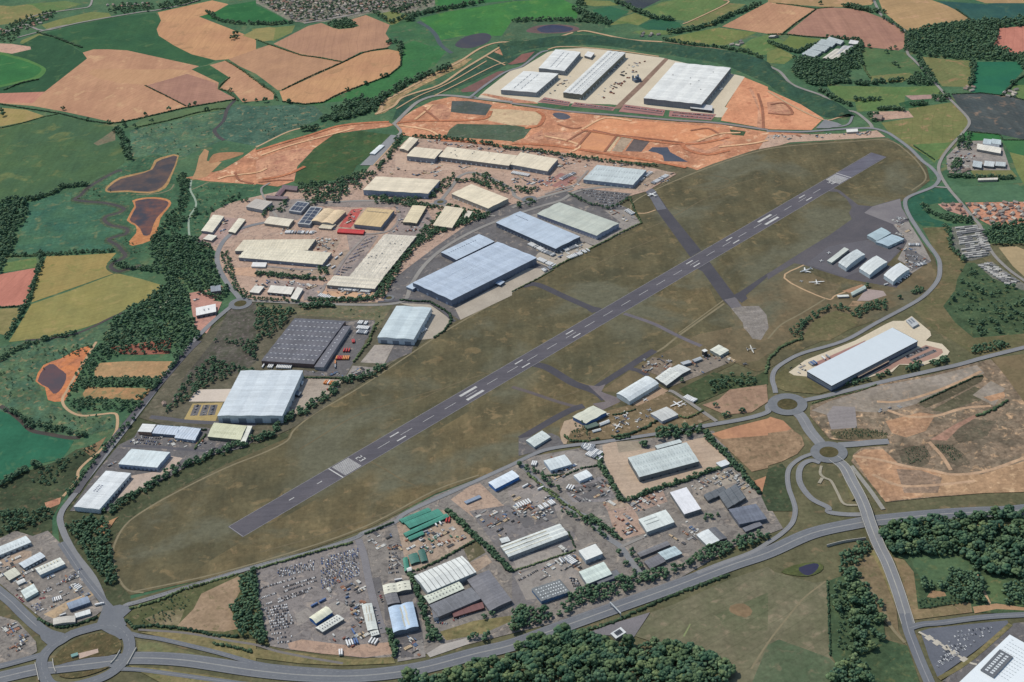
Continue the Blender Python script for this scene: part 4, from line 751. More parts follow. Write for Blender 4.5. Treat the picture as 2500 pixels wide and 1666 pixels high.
for a,b in zip(P,P[1:]):
    d=(b-a).normalized(); nn=Vector((-d.y,d.x,0)); k=len(V); u=Vector((0,0,.06))
    V+=[a+nn*.8+u,a-nn*.8+u,b-nn*.8+u,b+nn*.8+u]; F.append((k,k+1,k+2,k+3))
obj('centre_line',V,F,paved('road_marking',(170,168,160),(150,150,148),20,None,.1),e)
# earth banks carrying the bridge approaches
def bank(s,zs,w,run,mat):
    px=parse(s); pts=smooth([gp(p,z) for p,z in zip(px,zs)],False,3); V=[];F=[]; n=len(pts)
    L,Q=ribbon(pts,w-.5); L2,Q2=ribbon(pts,w+run*2)
    for i in range(n):
        z=max(.05,pts[i].z-1.7); f=z/6
        for v,g in ((L2[i],L[i]),(L[i],L[i]),(Q[i],Q[i]),(Q2[i],Q[i])):
            q=v if v is g else g+(v-g)*min(1,f)
            V.append((q.x,q.y,z if v is g else -.3))
    for i in range(n-1):
        for k in range(3): F.append((4*i+k,4*i+k+1,4*i+k+5,4*i+k+4))
    tag(obj('embankment',V,F,mat),kind='structure')
bank('33 1030,340 1100,480 1190,720 1240,880 1290,1040',[7,6,3.5,1.8,.9],21,9,VERGE); bank('23 600,1080 700,1160 770,1290 850,1440',[.8,.9,2.5,6],21,9,HEATH)
V=[];F=[]; 
wl=smooth([gp(p,0) for p in parse('33 540,330 700,290 900,262')],False,3); L,Q=ribbon(wl,.8)
for i in range(len(wl)):
    for v in (L[i],Q[i]): V+=[(v.x,v.y,0),(v.x,v.y,5)]
for i in range(len(wl)-1):
    a=4*i;b=4*i+4; F+=[(a,a+1,b+1,b),(a+2,b+2,b+3,a+3),(a+1,a+3,b+3,b+1)]
o=obj('retaining_wall',V,F,PARA); tag(o,'pale concrete retaining wall beside the slip road at the bridge','wall')
# ring of the big roundabout, carried over the dual carriageway
rp=smooth(W(RB,nextz()),True,5); L,Q=ribbon(rp,19,True); n=len(rp)
PATCHZ=nextz(); Qi=[Vector((v.x,v.y,PATCHZ)) for v in Q]; Li=[Vector((v.x,v.y,PATCHZ)) for v in L]
area=sum(Li[i].x*Li[(i+1)%n].y-Li[(i+1)%n].x*Li[i].y for i in range(n)); areq=sum(Qi[i].x*Qi[(i+1)%n].y-Qi[(i+1)%n].x*Qi[i].y for i in range(n))
inner=Li if abs(area)<abs(areq) else Qi
# two green halves either side of the carriageway
poly('roundabout_island','30 490,1370 560,1270 700,1180 850,1130 960,1120 1060,1150 1110,1200 1110,1275 1000,1330 830,1345 620,1390 500,1420',ground('island_grass',(98,88,64),(84,82,58),18,None,(128,112,82),.3),2)
poly('bare_ground','30 715,1310 900,1265 905,1300 730,1358',paved('yard',(190,168,154),(178,158,146),15,None,.1,.1))
poly('roundabout_island','30 540,1500 700,1490 900,1450 1010,1425 900,1480 720,1530 590,1530',ground('island_grass',(98,88,64),(84,82,58),18,None,(128,112,82),.3),2)
zr=nextz(); V=[(v.x,v.y,zr) for v in L]+[(v.x,v.y,zr) for v in Q]; F=[(i,n+i,n+(i+1)%n,(i+1)%n) for i in range(n)]
tag(obj('roundabout',V,F,ASPH),'large oval roundabout at the bottom left corner',kind='structure')
for i in range(n): addpatch([L[i],Q[i],Q[(i+1)%n],L[(i+1)%n]],zr)
line('road_marking',rp+[rp[0]],0,.5,(12,7),EDGE)
for s,lb in (('30 1255,1265 1210,1350 1170,1420','pale parapet on the outer edge of the roundabout bridge'),('30 1105,1290 1065,1360 1020,1410','pale parapet on the inner edge of the roundabout bridge beside the island'),('30 325,1405 345,1490 360,1566','pale parapet at the left side of the roundabout above the carriageway'),('30 487,1370 495,1430 515,1490','pale parapet on the left inner curve of the roundabout')):
    p=smooth([gp(q,0) for q in parse(s)],False,4); L,Q=ribbon(p,1.0); V=[];F=[]
    for i in range(len(p)):
        for v in (L[i],Q[i]): V+=[(v.x,v.y,0),(v.x,v.y,3.6)]
    for i in range(len(p)-1):
        a=4*i;b=4*i+4; F+=[(a,a+1,b+1,b),(a+2,b+2,b+3,a+3),(a+1,a+3,b+3,b+1)]
    tag(obj('parapet',V,F,PARA),lb,'parapet','bridge parapets of the roundabout')
# raised bund round the new depots
def bund(outer,inner,h):
    O=smooth(W(outer,h),False,4); I=smooth(W(inner,0),False,4); n=min(len(O),len(I))
    def res(p,n):
        L=[0]
        for a,b in zip(p,p[1:]): L.append(L[-1]+(b-a).length)
        out=[];j=0
        for k in range(n):
            t=L[-1]*k/(n-1)
            while j<len(L)-2 and L[j+1]<t: j+=1
            f=(t-L[j])/max(1e-6,L[j+1]-L[j]); out.append(p[j]+(p[j+1]-p[j])*min(1,f))
        return out
    n=60; O=res(O,n); I=res(I,n); V=[];F=[]
    for o,i in zip(O,I):
        d=(o-i); d.z=0; d.normalize(); t=i.lerp(o,.78); o2=o.copy(); bb=o+d*26
        V+=[(i.x,i.y,-.3),(t.x,t.y,h*.72+rnd.uniform(-.5,.5)),(o.x,o.y,h),(o.x+d.x*8,o.y+d.y*8,h),(bb.x,bb.y,-.3)]
    for k in range(n-1):
        for j in range(4): F.append((5*k+j,5*k+j+1,5*k+j+6,5*k+j+5))
    o=obj('embankment',V,F,BUND,shade=True); [setattr(p,'use_smooth',True) for p in o.data.polygons]; tag(o,'curved grassy earth bank behind the new depots',kind='structure')
bund('01 2230,420 2353,385 02 150,380 350,345 600,330 880,345 1200,390 1700,440 2000,480 2280,560 03 0,640 200,800 500,910 660,1000 720,1050','01 2290,560 02 120,470 280,440 420,432 650,415 900,430 1150,470 1500,520 1900,590 2150,690 2353,780 03 60,830 260,950 480,1070 600,1085',8)
# ================================================================ BUILDINGS
def prof(kind,n,rise):
    """cross profile: list of (t,z)"""
    if kind=='flat': return [(0,0),(1,0)]
    if kind=='mono': return [(0,0),(1,rise)]
    out=[(0,0)]
    for i in range(n):
        if kind=='gable': out+=[((i+.5)/n,rise),((i+1)/n,0)]
        elif kind=='arch': out+=[((i+k/8)/n,rise*math.sin(math.pi*k/8)) for k in range(1,9)]
        elif kind=='saw': out+=[((i+.86)/n,rise),((i+1)/n,0)]
        elif kind=='hip': out+=[((i+.22)/n,rise*.86),((i+.5)/n,rise),((i+.78)/n,rise*.86),((i+1)/n,0)]
    return out
WALLB=(128,142,164); CRM=(226,214,190); WHT=(206,214,216); BLU=(172,188,208); GRY=(118,119,124)
def pz(pr,t):
    for (a,za),(b,zb) in zip(pr,pr[1:]):
        if a<=t<=b: return za+(zb-za)*(t-a)/max(1e-6,b-a)
    return pr[-1][1]
def bld(name,label,cat,s,h,roof='gable',n=1,ridge='u',rise=None,rc=WHT,wc=(150,160,170),seam=8,line=.5,rl=None,doors=None,group=None,vents=0,edge=None,dirt=.12,band=None,base=None,dark=.8,solar=None):
    p=parse(s); a,b,c=[gp(q,h) for q in p[:3]]
    u=b-a; v=c-b
    d0=u.normalized(); perp=Vector((-d0.y,d0.x,0)); Lu=u.length; Lv=v.dot(perp); sh=v.dot(d0)
    cen=(a+c)/2; cen.z=0
    rz=math.atan2(d0.y,d0.x); e=empty(name,cen,rz,label,cat,group); e['category']=cat
    def pt(ta,tb,z): return Vector((Lu*(ta-.5)+sh*(tb-.5),Lv*(tb-.5),z))
    al=abs(Lv)
    pr=prof(roof,n,0); span=(al if ridge=='u' else Lu)/n
    if rise is None: rise=span*.07+.6 if roof in('gable','hip') else span*.12+.8
    if roof in('flat',): rise=0
    pr=prof(roof,n,rise)
    P=(lambda t,o,z: pt(o,t,z)) if ridge=='u' else (lambda t,o,z: pt(t,o,z))
    # walls
    V=[];F=[]; m=len(pr)
    for o in (0,1):
        for t,z in pr: V.append(P(t,o,h+z-.02))
        V.append(P(0,o,0)); V.append(P(1,o,0))
    k=m+2
    F+=[tuple(list(range(m))+[m+1,m]),tuple(k+i for i in list(range(m))+[m+1,m]),(0,m,k+m,k),(m-1,m+1,k+m+1,k+m-1)]
    def fixn(o):
        bm=bmesh.new(); bm.from_mesh(o.data); bmesh.ops.recalc_face_normals(bm,faces=bm.faces); bm.to_mesh(o.data); bm.free()
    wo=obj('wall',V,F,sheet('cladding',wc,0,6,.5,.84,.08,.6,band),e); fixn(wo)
    # roof slab with a small overhang
    eo=.5/(Lu if ridge=='u' else al); et=.5/(al if ridge=='u' else Lu)
    prx=[(-et,pr[0][1]-.05)]+pr[1:-1]+[(1+et,pr[-1][1]-.05)]; V=[];F=[]; m=len(prx)
    for o_ in (-eo,1+eo):
        for dz in (.45,0.0):
            for t,z in prx: V.append(P(t,o_,h+z+dz+.02))
    A,B,C_,D=0,m,2*m,3*m
    for i in range(m-1): F+=[(A+i,A+i+1,C_+i+1,C_+i),(B+i,D+i,D+i+1,B+i+1),(A+i,B+i,B+i+1,A+i+1),(C_+i,C_+i+1,D+i+1,D+i)]
    F+=[(A,C_,D,B),(A+m-1,B+m-1,D+m-1,C_+m-1)]
    rm=sheet('roof_sheet',rc,0 if ridge=='u' else 1,seam,line,dark,dirt)
    o=obj('roof',V,F,rm,e); fixn(o)
    rf=o
    if edge:                                    # coloured verge trim round the eaves
        V=[];F=[]
        cs=[pt(-.004,-.004,0),pt(1.004,-.004,0),pt(1.004,1.004,0),pt(-.004,1.004,0)]
        for i in range(4):
            q,r=cs[i],cs[(i+1)%4]; dd=(r-q).normalized(); nn=Vector((dd.y,-dd.x,0))*.35*(1 if Lv>0 else -1); kk=len(V)
            V+=[q+nn+Vector((0,0,h-1.3)),r+nn+Vector((0,0,h-1.3)),r+nn+Vector((0,0,h+.2)),q+nn+Vector((0,0,h+.2))]; F.append((kk,kk+1,kk+2,kk+3))
        obj('trim',V,F,plain('trim',edge),e)
    def zroof(ta,tb): return h+pz(pr,tb if ridge=='u' else ta)+.47
    if rl:
        na,nb,la,lb,col,(A0,A1,B0,B1)=rl; V=[];F=[]; box(V,F,-la/2,-lb/2,-.3,la/2,lb/2,.22); first=None; mm=plain('rooflight',col,.35)
        cnt=0
        for i in range(na):
            for j in range(nb):
                if cnt>=100: break
                ta=A0+(A1-A0)*(i+.5)/na; tb=B0+(B1-B0)*(j+.5)/nb; q=pt(ta,tb,zroof(ta,tb))
                if ridge=='u': q0=pt(ta,min(1,tb+.01),zroof(ta,min(1,tb+.01)))-q; tilt=(math.atan2(q0.z,abs(q0.y)+1e-6)*(1 if q0.y>0 else -1),0,0)
                else: q0=pt(min(1,ta+.01),tb,zroof(min(1,ta+.01),tb))-q; tilt=(0,-math.atan2(q0.z,abs(q0.x)+1e-6),0)
                if first is None: o=obj('rooflight',V,F,mm,rf); first=o
                else: o=part(first,rf)
                o.location=q; o.rotation_euler=tilt; cnt+=1
    for dspec in (doors or []):
        side,nd,dw,dh,col=dspec; V=[];F=[]; first=None
        box(V,F,-dw/2,-.25,0,dw/2,.25,dh); mm=sheet('loading_door',col,2,1.2,.12,.85,.05)
        for i in range(nd):
            t=(i+.5)/nd
            q,ang=(pt(t,0,.1),0) if side=='f' else (pt(1,t,.1),math.pi/2) if side=='r' else (pt(0,t,.1),math.pi/2)
            if side!='f': ang=math.atan2(Lv,sh)
            o=first and part(first,wo) or obj('loading_door',V,F,mm,wo)
            first=first or o; o.location=q; o.rotation_euler=(0,0,ang)
    if solar:                                   # dark photovoltaic arrays lying on the roof
        na,nb,(A0,A1,B0,B1)=solar; pv=sheet('solar_panel',(58,62,74),0,3.5,.3,1.5,.06,.3); first=None
        dA=(A1-A0)/na; dB=(B1-B0)/nb
        for i in range(na):
            for j in range(nb):
                a0_,a1_=A0+dA*(i+.06),A0+dA*(i+.94); b0_,b1_=B0+dB*(j+.06),B0+dB*(j+.94)
                V=[pt(x,y,zroof(x,y)+.18) for x,y in ((a0_,b0_),(a1_,b0_),(a1_,b1_),(a0_,b1_))]+[pt(x,y,zroof(x,y)+.03) for x,y in ((a0_,b0_),(a1_,b0_),(a1_,b1_),(a0_,b1_))]
                o=obj('solar_panel',V,[(0,1,2,3),(0,4,5,1),(1,5,6,2),(2,6,7,3),(3,7,4,0)],pv,rf); fixn(o)
    if vents:
        V=[];F=[]; box(V,F,-1.3,-1.3,-.4,1.3,1.3,1.1); box(V,F,-.8,-.8,1.1,.8,.8,1.5); first=None
        for i in range(vents):
            ta,tb=rnd.uniform(.1,.9),rnd.uniform(.12,.88); o=first and part(first,rf) or obj('roof_vent',V,F,plain('vent',(140,142,146)),rf); first=first or o
            o.location=pt(ta,tb,zroof(ta,tb))
    bp=[Vector(((cen+Matrix.Rotation(rz,3,'Z')@pt(x,y,0)).x,(cen+Matrix.Rotation(rz,3,'Z')@pt(x,y,0)).y,0)) for x,y in ((0,0),(1,0),(1,1),(0,1))]
    FOOT.append(bp)
    return e,pt,zroof
FOOT=[]
DK=(96,100,106); DOOR=(110,118,130); DW=(214,220,222)
WH='warehouse'; UN='industrial unit'; OFF='office'; HG='hangar'
# --- new depots behind the airfield
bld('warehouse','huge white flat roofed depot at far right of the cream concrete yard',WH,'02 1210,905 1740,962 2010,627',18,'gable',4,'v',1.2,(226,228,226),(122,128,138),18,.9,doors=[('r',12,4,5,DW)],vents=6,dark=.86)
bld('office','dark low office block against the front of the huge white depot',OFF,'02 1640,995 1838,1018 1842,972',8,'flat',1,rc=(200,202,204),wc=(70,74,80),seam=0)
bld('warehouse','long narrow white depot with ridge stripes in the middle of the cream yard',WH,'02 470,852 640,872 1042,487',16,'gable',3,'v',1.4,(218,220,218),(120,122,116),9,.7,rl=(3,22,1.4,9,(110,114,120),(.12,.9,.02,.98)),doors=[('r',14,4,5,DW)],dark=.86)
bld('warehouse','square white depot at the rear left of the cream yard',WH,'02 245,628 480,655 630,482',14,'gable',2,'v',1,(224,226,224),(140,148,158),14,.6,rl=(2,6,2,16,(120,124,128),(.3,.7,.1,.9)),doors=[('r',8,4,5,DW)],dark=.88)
bld('warehouse','square white depot at the front left of the cream yard',WH,'01 2250,828 02 222,853 425,680',14,'gable',2,'v',1,(224,226,224),(140,148,158),14,.6,rl=(2,6,2,16,(120,124,128),(.2,.6,.1,.9)),doors=[('r',8,4,5,DW)],dark=.88)
bld('gatehouse','small white cube building behind the rear left depot','gatehouse','02 665,513 725,530 757,490',8,'flat',rc=(224,224,222),wc=(130,134,140),seam=0)
# --- north west estate
bld('factory','short cream roofed annex at the left end of the long cream factory',UN,'01 1318,1368 1395,1390 1490,1285',8,'gable',1,'v',None,CRM,(150,146,140),8)
bld('factory','big cream block forming the left part of the long factory','factory','01 1385,1435 1640,1462 1715,1380',14,'gable',1,'u',1,CRM,(140,146,156),10,.5,doors=[('f',5,4,5,DW)])
bld('factory','very long cream roofed factory below the orange earthworks','factory','01 1680,1442 2325,1525 2400,1432',12,'gable',2,'u',1.2,CRM,(132,134,138),14,.5,doors=[('f',14,4,5,DW)],vents=8)
bld('factory','cream block closing the right end of the long factory','factory','F 1172,378 1258,394 1282,366',12,'gable',1,'u',1,CRM,(140,146,156),10,.5,doors=[('f',5,4,5,DW)])
bld('warehouse','pale blue grey shed with rows of rooflights beside the runway end car park',WH,'12 655,85 1112,135 1235,0',11,'gable',3,'u',1.1,(196,206,208),(138,152,172),9,.5,rl=(18,2,1.6,6,(158,166,170),(.03,.97,.2,.9)),doors=[('f',8,4,4.5,DW)])
bld('warehouse','large cream warehouse with four roof bays and blue grey walls',WH,'11 985,182 1580,216 1690,92',15,'gable',4,'v',1,CRM,(146,158,178),9,.4,doors=[('f',9,4,5,DW)],dark=.9)
bld('warehouse','cream warehouse with plain roof standing right of the four bay one',WH,'11 1797,217 2135,352 2320,262',12,'gable',2,'u',1,(228,216,190),(170,166,158),12,.4,doors=[('f',8,4,4.5,DW)],dark=.92)
bld('solar_shed','narrow shed covered by dark solar panels at the left of the twin tan roofs',UN,'11 383,492 492,502 610,345',9,'gable',1,'v',1,(176,178,178),(150,156,166),8,solar=(2,5,(.05,.95,.04,.96)))
bld('factory','tan shed with twin barrel roofs between the solar shed and the red yard','factory','11 505,468 705,495 825,380',9,'arch',2,'v',2.6,(222,198,162),(150,148,146),8,.4,dirt=.2)
bld('solar_shed','smaller shed with solar panels behind the row of tan roofs',UN,'11 302,372 412,388 492,300',8,'gable',1,'u',1,(170,172,174),(150,156,166),8,solar=(3,2,(.05,.95,.06,.94)))
bld('industrial_unit','cream barrel roofed unit at the left end of the tan sheds',UN,'11 75,487 300,517 350,455',7,'arch',1,'u',2,(222,212,192),(150,146,140),7)
bld('industrial_unit','little cream porch unit in front of the twin barrel roofs',UN,'11 575,530 690,540 735,500',5,'gable',1,'u',1,(214,204,180),(160,150,140),6)
bld('warehouse','tan roofed warehouse with a row of dark rooflights beside the red yard',WH,'11 900,497 1147,522 1270,368',11,'gable',2,'u',1.4,(206,180,134),(134,142,156),8,.5,rl=(16,1,1.6,5,(70,66,62),(.08,.9,.68,.86)),doors=[('f',6,4,4.5,(126,132,140))])
bld('red_shed','long low bright red shed in the yard of the north west estate','shed','11 745,570 985,585 1000,552',5,'gable',1,'u',.8,(196,52,48),(150,50,48),6)
bld('industrial_unit','narrow cream unit with tall end wall right of the tan warehouse',UN,'11 1350,477 1476,488 1565,335',8,'gable',1,'v',1.2,(222,208,176),(126,120,112),8,doors=[('f',3,4,5,(90,88,86))])
bld('industrial_unit','cream multi bay unit with ribbed roof near the estate road bend',UN,'11 1627,507 1802,530 1915,352',8,'gable',6,'u',.9,(222,210,184),(146,140,132),6)
bld('industrial_unit','tiny white tilted shed right of the ribbed cream unit',UN,'11 1905,432 1950,440 1992,385',5,'mono',1,'u',1.5,(220,212,196),(160,154,146),5)
bld('factory','cream multi ridge factory, upper block with overlapping gables','factory','10 2160,742 11 475,735 550,635',9,'gable',5,'u',1.5,(220,211,188),(132,134,138),7,.5,dirt=.16)
bld('factory','cream multi ridge factory, wide lower block with pale blue wall','factory','10 2192,802 11 610,868 695,760',9,'gable',4,'u',1.5,(224,216,194),(128,138,154),7,.5,rl=(20,4,1.4,3.5,(206,198,178),(.03,.97,.05,.95)),doors=[('f',7,4,4,DW)],dirt=.16)
bld('loading_canopy','bright white canopy in front of the multi ridge factory','canopy','10 2310,885 11 85,888 100,850',5,'flat',rc=(230,230,228),wc=(200,200,200),seam=0)
bld('factory','patchy cream long factory block running towards the estate road','factory','11 860,978 1160,1000 1475,608',9,'gable',9,'u',1.6,(218,210,194),(140,138,134),6,.5,rl=(6,16,2,3,(176,174,168),(.04,.96,.02,.98)),dirt=.24,vents=12)
bld('factory','cream front block with close ribbed rooflights at the lower end of the patchy factory','factory','11 650,1055 1092,1090 1160,1003',9,'gable',2,'u',1.4,(222,214,196),(138,138,138),6,.5,rl=(28,2,1.6,5,(188,184,174),(.02,.98,.1,.9)),doors=[('f',6,4,4,DW)],dirt=.18)
bld('industrial_unit','white L shaped unit, main wing, by the lower estate road',UN,'11 105,1122 320,1142 352,1078',7,'flat',rc=(226,222,212),wc=(96,100,106),seam=12,doors=[('f',4,4,3.5,DW)])
bld('industrial_unit','white L shaped unit, end wing with a cut corner',UN,'11 318,1176 370,1192 432,1090',7,'flat',rc=(226,222,212),wc=(150,158,168),seam=12)
bld('industrial_unit','white cube unit at the left of the L shaped unit',UN,'11 -60,1120 25,1130 75,1070',6,'flat',rc=(224,220,210),wc=(140,140,140),seam=9)
bld('industrial_unit','cream unit with a long roof on the estate\'s left edge by the meadow',UN,'10 1850,558 1950,572 2058,425',7,'gable',1,'v',1.2,(226,220,200),(140,146,156),8,doors=[('r',6,3.5,3.5,DW)])
bld('industrial_unit','narrow cream unit beside the yard at the estate\'s left edge',UN,'10 2098,565 2160,578 2255,455',6,'gable',1,'v',1,(226,220,200),(130,126,122),8)
bld('industrial_unit','small white mono pitch shed on the estate\'s left edge',UN,'10 1868,632 1945,650 1995,608',5,'mono',1,'v',1.2,(226,222,208),(150,146,142),6)
bld('industrial_unit','square white unit with a roof plant box in a pink yard',UN,'10 1805,1337 1985,1300 1980,1230',8,'flat',rc=(232,232,230),wc=(112,116,124),seam=0,rl=(2,1,3,9,(150,150,154),(.3,.75,.35,.65)),doors=[('f',4,4,4,(60,64,70))])
bld('office','small grey building at the rear of the pink yard',OFF,'10 1940,1118 2030,1106 2026,1055',8,'gable',1,'u',1.2,(142,150,160),(110,116,126),6)
bld('office','beige grey block at the edge of the trees north of the solar sheds',OFF,'10 2262,335 11 60,365 150,292',10,'gable',1,'u',1,(188,180,172),(150,156,164),8)
bld('office','plum roofed office wing nearest the orange earthworks',OFF,'11 235,172 375,187 385,150',6,'gable',1,'u',1.5,(112,92,96),(130,116,112),5)
bld('office','plum roofed office wing with a diagonal roof',OFF,'11 175,228 215,242 268,178',6,'gable',1,'v',1.5,(120,92,96),(130,116,112),5)
bld('office','plum roofed office wing closest to the beige block',OFF,'11 88,258 285,268 297,243',6,'gable',1,'u',1.5,(116,98,102),(130,116,112),5)
# --- blue hangars by the airfield
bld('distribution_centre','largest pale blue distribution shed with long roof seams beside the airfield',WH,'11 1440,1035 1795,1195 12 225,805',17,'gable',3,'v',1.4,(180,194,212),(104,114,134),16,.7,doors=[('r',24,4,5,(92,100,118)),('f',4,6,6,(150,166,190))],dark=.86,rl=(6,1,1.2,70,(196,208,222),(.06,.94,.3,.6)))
bld('office','pale blue corner office at the left tip of the largest blue shed',OFF,'11 1382,1072 1440,1095 1495,1062',7,'flat',rc=(186,202,220),wc=(130,144,164),seam=0)
bld('office','grey blue dock office projecting from the largest blue shed',OFF,'11 2200,1040 2245,1055 2285,1025',6,'flat',rc=(178,194,214),wc=(70,78,94),seam=0)
bld('distribution_centre','slim pale blue shed with a rooflight row behind the largest one',WH,'11 1702,755 1842,825 2190,656',11,'gable',1,'v',1,(184,198,214),(92,100,118),12,.5,rl=(1,13,3,2.4,(92,102,120),(.2,.45,.05,.8)),doors=[('r',10,4,4,(70,78,90))],dark=.88)
bld('distribution_centre','pale blue shed beside the sage green roofed shed',WH,'F 1140,512 12 402,722 626,612',13,'gable',2,'u',1.2,(184,198,214),(88,98,116),14,.5,rl=(9,1,2.4,3,(96,106,124),(.04,.26,.62,.8)),doors=[('f',18,3.6,4.5,(150,158,170)),('r',8,3.6,4.5,(150,158,170))],dark=.88)
bld('distribution_centre','sage green grey roofed shed between the blue shed and the taxiway',WH,'12 232,402 778,602 982,490',12,'gable',2,'u',1.8,(188,194,184),(150,158,180),14,.5,doors=[('f',20,3.4,4,(196,200,204)),('r',6,4,4.5,(120,128,150))],dark=.92)
bld('warehouse','white twin gabled warehouse with grey wall panels near the curve of the airfield edge',WH,'11 1117,1537 1447,1557 1612,1267',15,'gable',2,'v',1.6,(196,210,216),(188,198,208),9,.5,doors=[('f',3,14,9,(116,126,140)),('r',9,4,4.5,(110,118,130))],dark=.88)
bld('warehouse','dark grey roofed warehouse with dotted rows of pale rooflights',WH,'21 50,187 532,217 11 822,1387',10,'gable',5,'u',1.2,(100,100,108),(112,94,92),8,.5,rl=(11,9,4.4,1.4,(212,214,216),(.02,.98,.02,.98)),dirt=.3)
bld('loading_canopy','long dark canopy with pale rooflights along the dark grey warehouse','canopy','21 537,242 622,250 11 868,1440',8,'mono',1,'v',1.2,(108,108,116),(150,150,154),8,.5,rl=(1,11,2.6,2.2,(206,208,210),(.3,.7,.05,.95)))
bld('warehouse','tall white triple seam warehouse with grey and white end panels',WH,'20 2000,692 21 240,692 430,277',18,'gable',3,'v',1.3,(204,214,222),(190,200,208),12,.5,doors=[('f',4,16,12,(120,130,140)),('r',8,4,5,(92,100,110))],dark=.86)
bld('site_office','dark dock box at the right wall of the tall white warehouse',OFF,'21 345,490 395,505 418,475',6,'flat',rc=(100,112,124),wc=(64,72,84),seam=0)
bld('office','white mono pitch office joined to the blue striped units',OFF,'20 1268,835 1390,848 1432,780',8,'mono',1,'v',1.6,(222,226,226),(150,120,104),9)
bld('industrial_unit','row of small units with white and blue striped roof',UN,'20 1390,850 1612,868 1668,795',7,'gable',1,'u',1.5,(196,208,224),(116,122,136),6,1.6,dark=.74)
bld('industrial_unit','larger end unit of the white and blue striped row',UN,'20 1605,893 1792,917 1846,812',7,'gable',2,'u',1.3,(196,208,224),(130,140,160),6,1.6,dark=.74,doors=[('f',4,3.5,3.5,DW)])
bld('industrial_unit','pale yellow ribbed unit tucked under the tall white warehouse',UN,'20 1910,882 2212,912 2268,785',8,'gable',1,'u',2,(208,210,180),(110,114,104),5,.4,rl=(14,1,1.2,6,(190,192,160),(.1,.8,.15,.5)))
bld('industrial_unit','thin white end strip joined to the pale yellow unit',UN,'20 2212,930 2256,936 2318,790',7,'mono',1,'v',1,(220,222,212),(170,172,170),7)
bld('warehouse','white warehouse with a ridge across and a glazed front left of the airfield',WH,'20 1090,1135 1445,1167 1562,1028',10,'gable',2,'u',1.1,(208,220,224),(150,166,188),7,.4,doors=[('f',9,4,5,(104,114,130))],dark=.9)
bld('warehouse','white warehouse with louvred roof patches nearest the left boundary road',WH,'20 680,1527 912,1552 1200,1222',10,'gable',2,'v',.8,(216,222,226),(196,206,214),40,.8,rl=(2,5,3.2,2.2,(104,110,130),(.18,.42,.42,.62)),doors=[('r',11,4,4.5,(86,96,112))],dark=.7)
# --- bottom left estate
bld('industrial_unit','long white unit at the left frame edge with ribbed rooflights',UN,'30 -90,440 285,287 236,232',8,'gable',1,'u',1.5,(208,218,222),(176,184,190),7,.4,rl=(12,1,2,4,(176,186,190),(.1,.9,.15,.45)),doors=[('f',7,4,4.5,(92,98,108))])
bld('industrial_unit','white unit second from the left boundary road in the small estate',UN,'30 222,525 415,420 366,380',7,'gable',1,'u',1.2,(204,214,222),(112,118,128),7,doors=[('f',6,3.5,4,DW)])
bld('industrial_unit','white unit with yellowed rooflights closest to the curved boundary road',UN,'30 370,587 597,486 550,430',8,'gable',2,'u',1.1,(218,222,216),(150,166,180),7,rl=(6,1,1.6,7,(196,188,158),(.1,.9,.6,.9)))
bld('industrial_unit','square beige roofed unit behind the white retail sheds',UN,'30 86,637 187,580 132,520',6,'gable',1,'u',1,(204,204,188),(128,130,128),6)
bld('industrial_unit','white unit with a pyramid like roof beside the red parked vans',UN,'30 236,807 350,742 306,672',7,'gable',2,'u',1.2,(214,226,224),(160,178,180),7)
bld('kiosk','little white curved roof kiosk amid the parked cars','kiosk','30 168,678 235,648 215,622',4,'arch',1,'u',1.4,(222,224,222),(160,160,160),5)
bld('industrial_unit','long blue grey barrel roofed unit beside the cream strip',UN,'30 640,903 828,838 800,785',7,'arch',1,'u',2.2,(138,154,176),(104,116,138),6,doors=[('f',5,3.5,4,(86,98,120))])
bld('canopy','slim white curved canopy next to the roundabout','canopy','30 695,982 832,942 826,908',5,'mono',1,'u',.8,(222,226,226),(150,156,162),6)
bld('showroom','pale grey curved showroom at the tip of the small estate','showroom','30 490,1045 690,1020 690,965',6,'arch',1,'v',1.4,(196,192,184),(150,148,144),8)
# --- scrapyard and neighbours
bld('workshop','barrel roofed white workshop with blue end walls in the scrapyard','workshop','31 552,1032 702,930 640,880',7,'arch',1,'u',3,(228,228,206),(58,112,176),6,.3,dark=.92)
bld('workshop','white workshop with dark rooflight dashes in the scrapyard','workshop','31 612,1112 808,992 745,955',6,'gable',1,'u',1.4,(216,218,212),(120,120,122),6,rl=(8,2,1.6,3.2,(96,98,104),(.05,.95,.1,.9)))
bld('workshop','narrow white workshop standing along the yard road','workshop','31 1028,1100 1118,1085 1062,850',6,'gable',1,'v',1.2,(208,214,210),(128,130,132),8,rl=(2,2,1.4,18,(176,168,150),(.2,.8,.3,.95)))
bld('workshop','small white end workshop below the narrow one','workshop','31 1062,1152 1132,1132 1118,1092',5,'gable',1,'u',1,(218,222,218),(120,122,126),5,rl=(3,1,1.4,2.4,(100,104,110),(.1,.9,.2,.5)))
bld('factory','pale blue wavy roofed factory with a brown rooflight strip','factory','31 1265,1117 1492,1062 1440,838',9,'arch',2,'v',2,(180,202,226),(120,128,140),6,.3,rl=(2,2,3,26,(196,196,184),(.4,.72,.12,.9)),dark=.94)
bld('factory','cream wavy roof with dark dashes at the head of the wavy factory','factory','31 1180,767 1426,722 1410,642',7,'arch',2,'v',1.6,(222,222,206),(120,118,116),6,rl=(4,2,3,1.6,(108,108,106),(.08,.92,.15,.85)))
bld('factory','grey weathered link roof between the cream and blue wavy roofs','factory','31 1212,862 1322,842 1290,748',7,'gable',1,'v',1,(120,120,124),(104,104,108),6,dirt=.25)
bld('factory','large white factory roof crossed by bold dark seams','factory','31 1580,750 2022,562 1892,415',12,'gable',1,'u',3,(222,226,224),(158,164,168),9,1.2,dark=.36)
